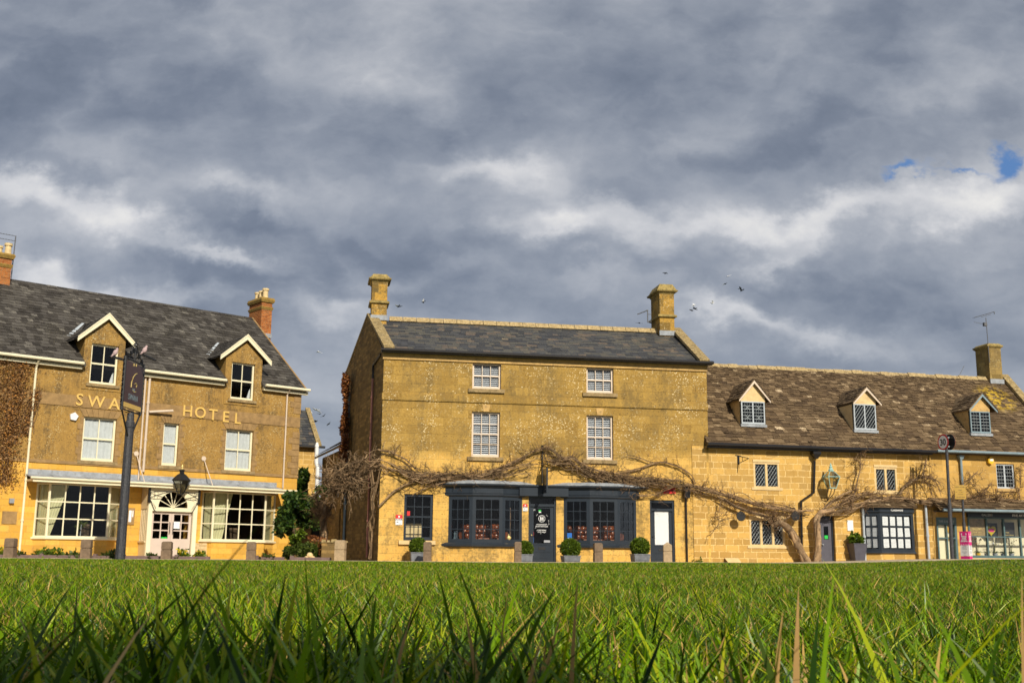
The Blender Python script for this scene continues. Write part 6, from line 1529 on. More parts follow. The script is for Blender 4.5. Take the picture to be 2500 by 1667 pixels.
vine_shop()
def vine_corner():
    """second climber rooted in the alley against the gable corner"""
    base = at(905, 1366, 40.0); base.z = 0; o = empty('corner_climber', base, F2.rz, 'tangled bare climber spilling round the shady left corner of the tall shop', 'vine')
    inv = Matrix.Translation(base) @ Matrix.Rotation(F2.rz, 4, 'Z'); inv = inv.inverted()
    W_ = lambda px, py, Y: np.array(inv @ at(px, py, Y))
    tr = [W_(903, 1362, 40.2), W_(906, 1320, 40.1), W_(904, 1270, 40.0), W_(908, 1230, 39.8), W_(912, 1190, 39.5), W_(905, 1150, 39.3)]
    tr2 = [W_(907, 1290, 40.0), W_(912, 1255, 39.7), W_(908, 1220, 39.5), W_(918, 1185, 39.4), W_(930, 1145, 39.2)]
    l1 = [W_(930, 1128, 39.1), W_(895, 1135, 39.4), W_(860, 1148, 39.8), W_(825, 1158, 40.2), W_(785, 1160, 40.6), W_(768, 1165, 40.8)]
    l2 = [W_(915, 1180, 39.4), W_(880, 1178, 39.6), W_(840, 1185, 40.0), W_(800, 1195, 40.4), W_(762, 1215, 40.7)]
    l3 = [W_(925, 1150, 39.2), W_(890, 1155, 39.5), W_(850, 1168, 39.9), W_(820, 1205, 40.3), W_(796, 1212, 40.5)]
    st = []
    for k in range(6): st.append(strand(tr, .05, rng.uniform(.015, .03)))
    for k in range(5): st.append(strand(tr2, .07, rng.uniform(.012, .02)))
    for p in (l1, l2, l3):
        for k in range(14): st.append(strand(p, .20, rng.uniform(.014, .032), a=rng.uniform(0, .5), b=rng.uniform(.6, 1)))
    tubes_np('stems', st, M['bark'], o, 5)
    tw = bushy(st[11:], 240, .75, .020, up=.3, out=.25, wob=.6, branch=3); tubes_np('twigs', tw, M['bark'], o, 3)
vine_corner()
def vine_cottage():
    F = F3
    def trunk(name, label, main, rads, off, others, nt, Lt, ns=9):
        o = empty(name, F.o, F.rz, label, 'vine'); Q = resample(path(F, main, off), .10); n = len(Q); r_ = np.interp(np.linspace(0, 1, n), np.linspace(0, 1, len(rads)), rads)
        tl = [(Q + smoothnoise(n, .03, 3), r_ * (1 + np.clip(rng.normal(0, .10, n), -.15, .3)))]
        for k in range(7):
            ph = k * .9; tw_ = np.stack([np.cos(ph + np.arange(n) * .22), np.sin(ph + np.arange(n) * .22) * .8, 0 * np.arange(n)], 1); tl.append((Q + tw_ * r_[:, None] * .72 + smoothnoise(n, .02, 3), r_ * rng.uniform(.28, .5) * (1 + np.clip(rng.normal(0, .25, n), -.3, .8))))
        tubes_np('trunk', tl, M['bark'], o, 9)
        st = []
        for pts, c, wd, rd in others:
            p = path(F, pts, .26)
            for k in range(c): st.append(strand(p, wd, rd * rng.uniform(.6, 1.2), a=rng.uniform(0, .3) if c > 4 else 0, b=rng.uniform(.75, 1) if c > 4 else 1))
        tubes_np('stems', st, M['bark'], o, 5)
        tubes_np('twigs', bushy(st, int(nt * .6), Lt * 1.25, .0115, up=.4, wob=.5, branch=3), M['twig'], o, 3)
        return o
    trunk('climber_trunk', 'gnarled climber whose trunk leans left over the triple window', [(1972, 1376, .30), (1960, 1356, .32), (1948, 1328, .34), (1935, 1305, .36), (1922, 1287, .38), (1908, 1275, .40), (1895, 1278, .40), (1886, 1283, .38)], [.15, .125, .11, .125, .13, .12, .09, .05], .34,
          [([(1905, 1276), (1925, 1262), (1950, 1250), (1985, 1243)], 5, .03, .03), ([(1985, 1248), (1940, 1245), (1890, 1238), (1843, 1230), (1790, 1214), (1741, 1200), (1700, 1188), (1670, 1182)], 22, .07, .022),
           ([(1885, 1280), (1875, 1262), (1850, 1255), (1825, 1250), (1800, 1240), (1770, 1222), (1740, 1206)], 8, .05, .028), ([(1883, 1280), (1878, 1270), (1888, 1258)], 8, .06, .012), ([(1885, 1279), (1892, 1265), (1900, 1262)], 6, .06, .012),
           ([(1760, 1222), (1756, 1250), (1757, 1275), (1748, 1292), (1735, 1296)], 2, .02, .012), ([(1800, 1250), (1775, 1256), (1745, 1262)], 2, .03, .010)], 330, .42)
    trunk('climber_trunk', 'upright climber beside the cottage door spreading right over the bay and gallery', [(1992, 1376, .30), (1996, 1350, .32), (1997, 1320, .34), (1995, 1290, .36), (1993, 1272, .38), (1998, 1258, .38), (2012, 1248, .38), (2035, 1243, .36)], [.15, .12, .10, .105, .11, .10, .08, .05], .34,
          [([(1999, 1262), (2020, 1232), (2047, 1212), (2075, 1200), (2095, 1194)], 4, .03, .032), ([(2008, 1256), (2050, 1246), (2104, 1232), (2140, 1222), (2180, 1220), (2230, 1224), (2266, 1228), (2320, 1230), (2380, 1228), (2440, 1222), (2498, 1226)], 24, .09, .026),
           ([(2010, 1246), (2060, 1228), (2110, 1208), (2150, 1212), (2190, 1216)], 10, .10, .018), ([(2080, 1225), (2088, 1200), (2094, 1170), (2101, 1140), (2098, 1125)], 3, .02, .030), ([(2100, 1140), (2094, 1118), (2100, 1104)], 4, .08, .010),
           ([(2195, 1210), (2205, 1190), (2225, 1173), (2255, 1163), (2275, 1166), (2300, 1185)], 9, .045, .020), ([(2255, 1165), (2270, 1190), (2278, 1215)], 2, .02, .016), ([(2280, 1168), (2292, 1188), (2298, 1212)], 2, .02, .016), ([(2250, 1162), (2258, 1135), (2262, 1118)], 4, .05, .011),
           ([(2330, 1215), (2345, 1190), (2370, 1165), (2385, 1150)], 3, .05, .014), ([(2395, 1215), (2380, 1190), (2365, 1172)], 3, .05, .013), ([(2400, 1220), (2405, 1195), (2420, 1180)], 3, .06, .012), ([(2485, 1220), (2492, 1180), (2488, 1140)], 4, .06, .013),
           ([(2330, 1222), (2400, 1216), (2460, 1214), (2500, 1212)], 12, .12, .015)], 760, .42)
vine_cottage()

# ================================================================ leafy things
def blobpts(cs, n, shell=.75):
    """points in the outer shells of several ellipsoids (centre, radii, share)"""
    out = []; tot = sum(c[2] for c in cs)
    for c, r, s in cs:
        k = int(n * s / tot); d = rng.normal(size=(k, 3)); d /= np.linalg.norm(d, axis=1)[:, None]; q = rng.uniform(shell, 1.04, k)[:, None]; out.append(np.array(c) + d * q * np.array(r))
    return np.concatenate(out)
def topiary(px, py, r_, lab, box, Y):
    p = at(px, 1371, Y); p.z = float(gz(p.x, 37)) + .03; o = empty('box_topiary', p, F2.rz, lab, 'topiary', 'clipped box balls in planters along the shop front')
    bz = at(px, py, Y).z - p.z; bh = bz - r_ * .85
    q = MB(); w_ = r_ * .9; q.taper(0, 0, 0, bh, w_ * .92, w_ * .92, w_, w_); q.taper(0, 0, bh + .002, bh + .03, w_ + .015, w_ + .015, w_ + .015, w_ + .015)
    if box: q.box(-w_ * .8, w_ * .8, -w_ - .006, -w_ + .02, .05, .08); q.box(-w_ * .8, -w_ * .7, -w_ - .004, -w_ + .02, .05, bh - .05); q.box(w_ * .7, w_ * .8, -w_ - .004, -w_ + .02, .05, bh - .05)
    q.build('planter', M['planter_lead'] if not box else M['wood_grey'] if box == 2 else M['planter_lead'], o)
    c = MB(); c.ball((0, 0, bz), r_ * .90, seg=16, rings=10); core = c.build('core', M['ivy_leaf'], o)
    pts = blobpts([((0, 0, bz), (r_, r_, r_ * .97), 1)], 5200, .86); leaves('foliage', pts, .045, M['box_leaf'], o)
topiary(1019, 1333, .27, 'clipped box ball below the ground-floor sash window, leftmost of the four', 0, 38.9)
topiary(1282, 1339, .25, 'clipped box ball tucked behind a post left of the glazed door', 1, 38.95)
topiary(1393, 1338, .32, 'clipped box ball in a panelled planter right of the glazed door', 1, 38.9)
topiary(1563, 1335, .31, 'clipped box ball left of the white-panelled door, rightmost of the four', 1, 39.1)
def small_planter():
    p = at(2094, 1369.5, 42.6); p.z = float(gz(p.x, 37)) + .03; o = empty('planter', p, F3.rz, 'tall tapered dark planter with leafy green plant left of the cottage bay', 'planter'); h = at(2094, 1328, 42.6).z - p.z
    q = MB(); q.taper(0, 0, 0, h, .19, .19, .275, .275); q.taper(0, 0, h, h + .03, .29, .29, .29, .29); q.build('pot', M['planter_dark'], o)
    leaves('foliage', blobpts([((0, 0, h + .16), (.27, .25, .17), 1), ((-.08, 0, h + .26), (.16, .16, .14), .4)], 650, .2), .10, M['box_leaf'], o, up=.8)
small_planter()

def bush(name, cs_px, n, size, mat, lab, cat, Y, trunk=None, shell=.35, core=True):
    """cs_px: (px, py, rx px, ry px, dY, share)"""
    p0 = at(cs_px[0][0], 1366, Y); p0.z = 0.0; o = empty(name, p0, 0, lab, cat); cs = []
    for (px, py, rx, ry, dY, s) in cs_px:
        for j in range(6):
            f = random.uniform(.38, .66); c = at(px + random.uniform(-1, 1) * rx * (1 - f * .7), py + random.uniform(-1, 1) * ry * (1 - f * .7), Y + dY + random.uniform(-.4, .4)) - p0; k = (Y + dY) / FPX; cs.append((tuple(c), (rx * k * f, min(rx * k, 1.0) * f, ry * k * f), s * f))
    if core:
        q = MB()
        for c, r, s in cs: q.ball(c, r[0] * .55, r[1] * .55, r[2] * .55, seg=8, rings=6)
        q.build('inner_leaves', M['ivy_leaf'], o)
    leaves('foliage', blobpts(cs, n, shell), size, mat, o)
    if trunk: q = MB(); q.tube([(0, 0, 0), (.05, 0, cs[0][0][2] * .5), (0, 0, cs[0][0][2])], [.09, .07, .05], 7); q.build('trunk', M['bark_dark'], o)
    return o
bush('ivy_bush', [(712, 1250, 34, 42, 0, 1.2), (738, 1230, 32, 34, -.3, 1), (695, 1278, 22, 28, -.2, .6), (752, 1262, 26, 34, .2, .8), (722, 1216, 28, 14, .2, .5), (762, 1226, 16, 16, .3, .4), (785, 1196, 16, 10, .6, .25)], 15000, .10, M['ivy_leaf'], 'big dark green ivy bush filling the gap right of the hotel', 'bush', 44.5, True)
bush('clipped_hedge', [(710, 1345, 15, 17, 0, 1), (732, 1344, 16, 18, 0, 1), (752, 1345, 15, 17, 0, 1), (765, 1346, 8, 16, 0, .6)], 6500, .07, M['hedge_leaf'], 'low clipped green hedge in front of the ivy bush', 'hedge', 40.5)
bush('shrub', [(722, 1315, 12, 16, 0, 1), (735, 1305, 10, 12, 0, .6)], 1500, .08, M['box_leaf'], 'loose pale green shrub standing between clipped hedge and ivy bush', 'shrub', 42.0, shell=.2, core=False)
bush('purple_hedge', [(770, 1322, 16, 14, 0, 1), (790, 1322, 14, 13, 0, 1), (778, 1338, 14, 14, .1, .6)], 3000, .055, M['red_leaf'], 'twiggy brown-purple hedge against the rubble wall', 'hedge', 41.2)
bush('wall_ivy', [(740, 1165, 11, 26, 0, 1), (736, 1190, 10, 20, 0, .6)], 2200, .12, M['ivy_leaf'], 'ivy patch climbing the yellow house seen through the gap', 'ivy', 51.0, core=True)
def alley_tree():
    p0 = at(794, 1366, 42.0); p0.z = 0; o = empty('pollarded_tree', p0, 0, 'small knotted pollarded tree with twisted trunk beside the alley', 'tree'); W_ = lambda px, py, dY=0.0: np.array(at(px, py, 42 + dY) - p0)
    l = [W_(790, 1330), W_(792, 1300), W_(788, 1270), W_(792, 1245), W_(786, 1225)]; Q = resample(l, .08); n = len(Q)
    tl = [(Q + smoothnoise(n, .03, 3), np.linspace(.13, .11, n))]
    for k in range(4): ph = k * 1.57; tl.append((Q + np.stack([np.cos(ph + np.arange(n) * .35) * .09, np.sin(ph + np.arange(n) * .35) * .09, 0 * np.arange(n)], 1), np.full(n, .055)))
    tubes_np('trunk', tl, M['bark'], o, 8); st = []
    for e in ((770, 1262), (765, 1245), (800, 1240), (806, 1255), (775, 1228), (798, 1222), (768, 1215), (812, 1235)):
        for k in range(3): st.append(strand([W_(789, 1262), W_((789 + e[0]) / 2, (1258 + e[1]) / 2 + 4), W_(*e)], .05, rng.uniform(.02, .045)))
    tubes_np('branches', st, M['bark'], o, 6); tubes_np('twigs', bushy(st, 220, .45, .011, up=.3), M['twig'], o, 3)
alley_tree()
# creeper on the hotel's left part and on the shop's back corner
def creeper(F, polys, n, size, mat, lab, off=.10):
    o = empty('creeper', F.o, F.rz, lab, 'creeper'); pts = []
    for (xa, ya, xb, yb, wa, wb, share) in polys:      # tapering strip from (xa,ya) to (xb,yb)
        k = int(n * share); t_ = rng.uniform(0, 1, k)
        for q in t_:
            px = xa + (xb - xa) * q + rng.normal(0, 1) * .5 * (wa + (wb - wa) * q); py = ya + (yb - ya) * q + rng.normal(0, 3)
            if px < -60: px = -60 + rng.uniform(0, 50)
            of = abs(rng.normal(0, off)) + .02; x, z = F.q(px, py, of); pts.append((x, -of, z))
    leaves('leaves', pts, size, mat, o, up=0); st = []
    for k in range(46):
        q = polys[rng.integers(len(polys))]; a = F.q(q[2] + rng.normal(0, 8), q[3]); b = F.q(q[0] + rng.normal(0, 1) * q[4] * .4, q[1]); P_ = resample([(a[0], -.03, a[1]), ((a[0] + b[0]) / 2 + rng.normal(0, .1), -.03, (a[1] + b[1]) / 2), (b[0], -.03, b[1])], .2); st.append((P_ + smoothnoise(len(P_), .05, 4) * [1, .1, 1], np.linspace(.016, .007, len(P_))))
    tubes_np('stems', st, M['twig'], o, 4); return o
creeper(F1, [(20, 872, 10, 1180, 66, 34, .46), (-20, 872, -20, 1200, 60, 60, .22), (60, 880, 25, 1080, 34, 22, .22), (90, 950, 60, 1060, 14, 12, .10)], 7600, .052, M['brown_leaf'], 'brown withered creeper covering the left end of the hotel wall')
creeper(Frame(160.6 - 180 + 0.001, 848, 44.6, 848), [], 0, .05, M['red_leaf'], '') if False else None
bush('russet_creeper', [(843, 950, 4, 34, 0, 1), (842, 1010, 5, 40, 0, 1), (841, 1070, 6, 36, 0, 1), (838, 1110, 8, 26, -.1, .6), (845, 925, 3, 14, 0, .3)], 5200, .09, M['red_leaf'], 'russet creeper on the far back corner of the tall shop', 'creeper', 44.7, shell=.3, core=False)
# ================================================================ things standing on the forecourt
GZ = lambda x, y: float(gz(x, y))
def bollard(px0, px1, pyt, Y, lab, mat='wood', peak=False):
    pm = (px0 + px1) / 2; b = at(pm, 1372, Y); b.z = GZ(b.x, Y) + .0; top = at(pm, pyt, Y).z - b.z; hw = (px1 - px0) / 2 * Y / FPX * .93
    o = empty('bollard', b, R(random.uniform(-4, 10)), lab, 'bollard', 'square timber posts along the edge of the green')
    q = MB(); zc = top * .55; t_ = top * .14 if peak else .035
    q.taper(0, 0, -.1, zc - .012, hw, hw, hw, hw); q.taper(0, 0, zc - .012, zc + .012, hw * .90, hw * .90, hw * .90, hw * .90); q.taper(0, 0, zc + .012, top - t_, hw, hw, hw * .98, hw * .98)
    q.taper(0, 0, top - t_ + .001, top, hw * .98, hw * .98, hw * (.05 if peak else .72), hw * (.05 if peak else .72)); q.build('post', M[mat], o, bevel=.008)
    return o
M['post_pale'] = simple('pale oak', (0.40, 0.29, 0.17), 0.85, var=0.2, nscale=9, bump=0.6, dirt=(0.24, 0.17, 0.10))
BO = [(10, 35, 1313, 'weathered timber post at the far left edge of the green'), (196, 221, 1316, 'weathered timber post in front of the left hotel bay window'), (393, 418, 1321, 'weathered timber post in front of the hotel double doors'),
      (600, 624, 1322, 'weathered timber post in front of the right hotel bay window'), (1033, 1053, 1322, 'weathered timber post overlapping the leftmost box ball'), (1255, 1273, 1322, 'weathered timber post between left bow window and glazed door'),
      (1449, 1471, 1325, 'weathered timber post below the right bow window')]
for a, b, t_, lab in BO: bollard(a, b, t_, 37.9, lab)
bollard(1619, 1641, 1323, 37.9, 'pale timber post with a pointed top in front of the white-panelled door', 'post_pale', True)
bollard(817, 843, 1318, 37.9, 'pale broad timber post at the mouth of the alley', 'post_pale')
# rubble wall at the alley mouth
def rubble_wall():
    p = at(784, 1368, 39.5); p.z = 0; o = empty('rubble_wall', p, R(8), 'low dark rubble garden wall beside the alley mouth', 'wall'); L = at(838, 1368, 39.5).x - p.x; h = at(800, 1318, 39.5).z
    q = MB(); q.box(0, L, 0, .35, -.1, h - .08); q.build('wall', M['stone_gable'], o)
    q = MB(); x = -.03
    while x < L: w_ = random.uniform(.12, .25); q.taper(x + w_ / 2, .17, h - .078, h + random.uniform(-.02, .05), w_ / 2 - .01, .21, w_ / 2 - .03, .17); x += w_
    q.build('coping', M['coping'], o)
    s = MB(); 
    for k in range(3): s.ball((-.25 - .1 * k, -.3, .08 + .12 * (k == 1)), .11, .10, .10, 8, 6)
    oo = s.build('garden_stones', M['trim_pale'], None); oo.location = p; tag(oo, 'small heap of pale stones by the timber edging at the alley mouth', 'stones')
rubble_wall()
# timber sleepers edging the beds
def sleepers(px0, px1, Y, lab, h=.10):
    a, b = at(px0, 1364, Y), at(px1, 1364, Y); o = empty('bed_edging', (a.x, Y, GZ(a.x, Y) + .03), 0, lab, 'timber edging', 'timber edgings along the hotel beds'); L = b.x - a.x; x = 0; q = MB(); p = MB()
    while x < L: l_ = min(1.8, L - x); q.box(x + .004, x + l_ - .004, 0, .10, 0, h * random.uniform(.93, 1.05)); p.box(x - .06, x + .06, -.02, .12, 0, h + .05); x += 1.8
    q.build('rail', M['wood_grey'], o); p.build('peg', M['wood_grey'], o)
sleepers(-30, 265, 38.3, 'mauve-brown timber edging left of the sign post'); sleepers(300, 512, 38.3, 'mauve-brown timber edging below the hotel doors'); sleepers(625, 694, 38.4, 'short grey timber edging right of the hotel bay'); sleepers(712, 808, 38.3, 'grey timber edging in front of the clipped hedge')
def plants(name, px0, px1, Y, n, size, h, mat, lab, cat, flower=None):
    a, b = at(px0, 1364, Y), at(px1, 1364, Y); o = empty(name, (a.x, Y, GZ(a.x, Y) + .04), 0, lab, cat); L = b.x - a.x
    pts = np.stack([rng.uniform(0, L, n), rng.normal(0, .12, n), np.abs(rng.normal(.04, h * .5, n))], 1); leaves('foliage', pts, size, M[mat], o, up=.2)
    if flower: f = np.stack([rng.uniform(.05, L - .05, 40), rng.normal(0, .1, 40), rng.uniform(h * .5, h * 1.35, 40)], 1); leaves('flowers', f, .075, M[flower], o)
for px0, px1, h, fl, lab in ((-10, 12, .22, 'daff', 'leafy plants with yellow flowers at the far left edge'), (36, 56, .14, None, 'small dark plant tuft at the foot of the cream downpipe'), (84, 150, .20, 'daff', 'low green plants with yellow specks under the left hotel bay'), (165, 192, .13, None, 'faded low plants left of the second timber post'),
                            (255, 284, .14, None, 'green tuft beside the foot of the hotel sign post'), (365, 378, .10, None, 'little grey plant at the foot of the hotel porch'), (433, 456, .24, 'daff', 'clump of yellow daffodils by the hotel doors'), (476, 498, .18, 'daff', 'smaller clump of yellow daffodils below the pale brick plinth'), (640, 668, .10, 'red_leaf', 'sparse reddish plants right of the fourth timber post')):
    plants('flower_bed_plant', px0, px1, 38.6, int(60 + (px1 - px0) * 7), .09, h, 'box_leaf' if fl == 'daff' else 'hedge_leaf', lab, 'plant', fl)
plants('weed', 1690, 1712, 41.6, 140, .07, .08, 'box_leaf', 'patch of green weeds at the foot of the wall left of the cottage', 'weeds')
def iris():
    p = at(762, 1362, 40.2); p.z = .02; o = empty('iris_clump', p, 0, 'upright blue-green strappy leaves at the right end of the clipped hedge', 'plant'); q = MB()
    for k in range(60): x, y, l_ = random.gauss(0, .14), random.gauss(0, .1), random.uniform(.35, .75); q.tube([(x, y, 0), (x + random.gauss(0, .04), y, l_ * .6), (x + random.gauss(0, .14), y, l_)], [.014, .012, .002], 3)
    q.build('leaves', M['hedge_leaf'], o)
iris()
# pale brick plinth beside the porch
a, b, c, d = F1.rect(474, 1325, 514, 1360, .25); q = MB(); q.box(a, b, -.30, -.06, -.2, d); M['palebrick'] = stone('pale brick', (.55, .40, .20), (.72, .56, .32), (.4, .3, .15), .22, .075, (.40, .30, .18), .009, .6, lichen=0, stain_amt=.2); o = q.build('plinth', M['palebrick']); o.matrix_world = F1.M; tag(o, 'pale brick plinth right of the hotel porch', 'plinth')

# ---------------------------------------------------------------- hotel sign post with its two pigeons
def sign_post():
    Y = 36.0; b = at(293, 1361, Y); z0 = GZ(b.x, Y); b.z = z0; sc = Y / FPX
    o = empty('pub_sign', b, 0, 'tall black sign post with maroon hanging board in scrolled iron in front of the hotel', 'sign post')
    Z = lambda py: at(320, py, Y).z - z0
    q = MB(); zt = Z(1008); q.lathe(0, 0, [(.165, -.2), (.15, 1), (.135, zt - .5), (.15, zt - .45), (.15, zt - .3), (.12, zt - .25), (.11, zt)], 12); q.build('post', M['post'], o, smooth=False)
    th = R(87); T = Matrix.Rotation(th, 4, 'Z'); b0, b1 = Z(1000), Z(888); w_ = .74
    # the board is set nearly edge-on: find its half width so that its ends land where they do
    q = MB(T); q.box(-w_, w_, -.03, .03, b0, b1); bd = q.build('board', M['maroon'], o)
    q = MB(T); q.box(-w_ + .02, w_ - .02, -.038, -.031, b0 + .02, b0 + .17); q.build('board_foot', M['gold'], bd)
    fr = MB(T)
    for x in (-w_ - .04, w_ + .04): fr.tube([(x, 0, b0 - .1), (x, 0, b1 + .12)], .05, 6)
    fr.tube([(-w_ - .04, 0, b0 - .06), (w_ + .04, 0, b0 - .06)], .03, 6); fr.tube([(-w_ - .04, 0, b1 + .08), (w_ + .04, 0, b1 + .08)], .03, 6)
    for sx in (-1, 1):
        fr.tube([(sx * (w_ + .04), 0, b0 - .06), (sx * .10, 0, b0 - .9)], .028, 6)
        n_ = 9
        for k in range(n_):
            zc = b0 + .05 + (b1 - b0) * k / n_; c = Vector((sx * (w_ + .11), 0, zc + .07)); fr.tube([c + Vector((sx * .06 * math.cos(t_), 0, .075 * math.sin(t_))) for t_ in [j * .7 for j in range(9)]], .022, 4)
        for j in range(3): zc = b1 + .16 + .12 * j; xx = sx * (w_ * .8 - j * .25); fr.tube([(xx + .10 * math.cos(t_) * (1 - t_ / 12), 0, zc + .10 * math.sin(t_) * (1 - t_ / 12)) for t_ in [k * .6 for k in range(14)]], .026, 4)
        fr.tube([(sx * w_, 0, b1 + .1), (sx * .3, 0, b1 + .35), (0, 0, b1 + .75)], .018, 5)
    zf = Z(836); fr.tube([(0, 0, b1 + .05), (0, 0, zf)], .025, 6); fr.ball((0, 0, zf - .1), .05, seg=8, rings=6)
    for k in range(4): a_ = k * 1.57; fr.tube([(0, 0, b1 + .4), (.16 * math.cos(a_), .16 * math.sin(a_), b1 + .55), (0, 0, b1 + .72)], .014, 4)
    fr.build('iron_frame', M['black'], o)
    # swan in gilt line and the name
    def curve(pts, r_=.014): q = MB(T); q.tube([(x, -.036, z) for x, z in pts], r_, 4); return q
    mid = (b0 + b1) / 2; H = b1 - b0
    A = curve([(-.22, mid - .05), (-.20, mid + .12), (-.10, mid + .30), (.05, mid + .42), (.20, mid + .47)]); Bc = curve([(.05, mid + .10), (.16, mid + .14), (.24, mid + .08), (.20, mid + .0)]); Cc = curve([(-.08, mid - .12), (.02, mid - .18), (.12, mid - .16), (.20, mid - .14)])
    D_ = curve([(-.12, mid + .66), (-.12, mid + .74)], .02); E_ = curve([(.08, mid + .68), (.08, mid + .76)], .02)
    merge(A, Bc, Cc, D_, E_).build('swan_drawing', M['goldleaf'], bd)
    merge(text_mb('THE', .13, 0, -.035, b0 + .60, .002, .001, T=T), text_mb('SWAN', .27, 0, -.035, b0 + .30, .002, .002, T=T)).build('board_lettering', M['greypaint'], bd)
    # picture lamps on stalks, across the board
    for (pa, pb, nm) in (((298, 877), (269, 870), 0), ((345, 863), (381, 880), 1)):
        A_ = at(*pa, Y) - b; B_ = at(*pb, Y) - b; l_ = MB(); l_.tube([A_, B_], .045 if nm == 0 else .04, 8); l_.tube([A_, (A_ + Vector((0, 0, b1 + .1))) * .5 if nm else A_ + Vector((.05, 0, -.05))], .02, 5); l_.tube([A_, (0, 0, b1 + .12)], .018, 5); l_.build('lamp_arm', M['black'], o)
    for (pp, lab) in (((281, 868), 'pink-grey pigeon perched on the left lamp arm of the hotel sign'), ((352.5, 862), 'pigeon perched on the right lamp arm of the hotel sign')):
        c = at(pp[0], pp[1], Y); P_ = MB(); k = MB()
        P_.ball((0, 0, .10), .075, .075, .11, 10, 8, d=Matrix.Rotation(.35, 3, 'Y')); P_.ball((.05, 0, .23), .038, seg=8, rings=6); P_.tube([(.03, 0, .15), (.05, 0, .22)], [.05, .03], 8); P_.tube([(-.02, 0, .08), (-.12, 0, -.05)], [.045, .025], 6)
        P_.tube([(.02, .02, .0), (.02, .02, -.03)], .008, 4); P_.tube([(.085, 0, .23), (.11, 0, .222)], [.01, .003], 4)
        oo = P_.build('pigeon', M['dove'], None, smooth=True); oo.location = c; oo.rotation_euler = (0, 0, .4); tag(oo, lab, 'pigeon')
sign_post()
# ---------------------------------------------------------------- speed-limit post and yellow-sign post
def speed_post():
    Y = 41.8; b = at(2325, 1365, Y); z0 = GZ(b.x, Y); b.z = z0; o = empty('speed_sign', b, 0, 'tall black post with back-to-back round 30 speed signs', 'road sign')
    t_ = at(2309, 1060, Y) - b; q = MB(); q.tube([(0, 0, -.1), tuple(t_)], .055, 10); q.tube([(0, 0, -.1), tuple(t_ * .45)], .075, 10); q.build('post', M['post'], o)
    for (px, py, ang, front) in ((2303, 1079, R(180 + 12), True), (2318.5, 1079, R(12), False)):
        c = at(px, py, Y + (0 if front else .02)) - b; 
        nrm = Vector((math.cos(R(198)), math.sin(R(198)), 0)) if front else Vector((math.cos(R(18)), math.sin(R(18)), 0))
        T = Matrix.Translation(c) @ Matrix.Rotation(math.atan2(nrm.x, -nrm.y), 4, 'Z')
        d = MB(T); n_ = 28
        def disc(mb, r_, y0, y1): mb.prism([(r_ * math.cos(2 * math.pi * k / n_), r_ * math.sin(2 * math.pi * k / n_)) for k in range(n_)], y0, y1)
        disc(d, .30, -.012, .012); so = d.build('sign_plate', M['black'], o)
        d = MB(T); disc(d, .298, -.017, -.0125); d.build('red_ring', M['red'], so); d = MB(T); disc(d, .245, -.021, -.0175); d.build('white_disc', M['white'], so)
        tx = text_mb('30', .33, 0, -.024, -.115, .002, .008, T=T); tx.build('numerals', M['ink'], so)
        q = MB(T); q.box(-.03, .03, .013, .16, .15, .19); q.box(-.03, .03, .013, .16, -.19, -.15); q.build('clip', M['lead'], so)
speed_post()
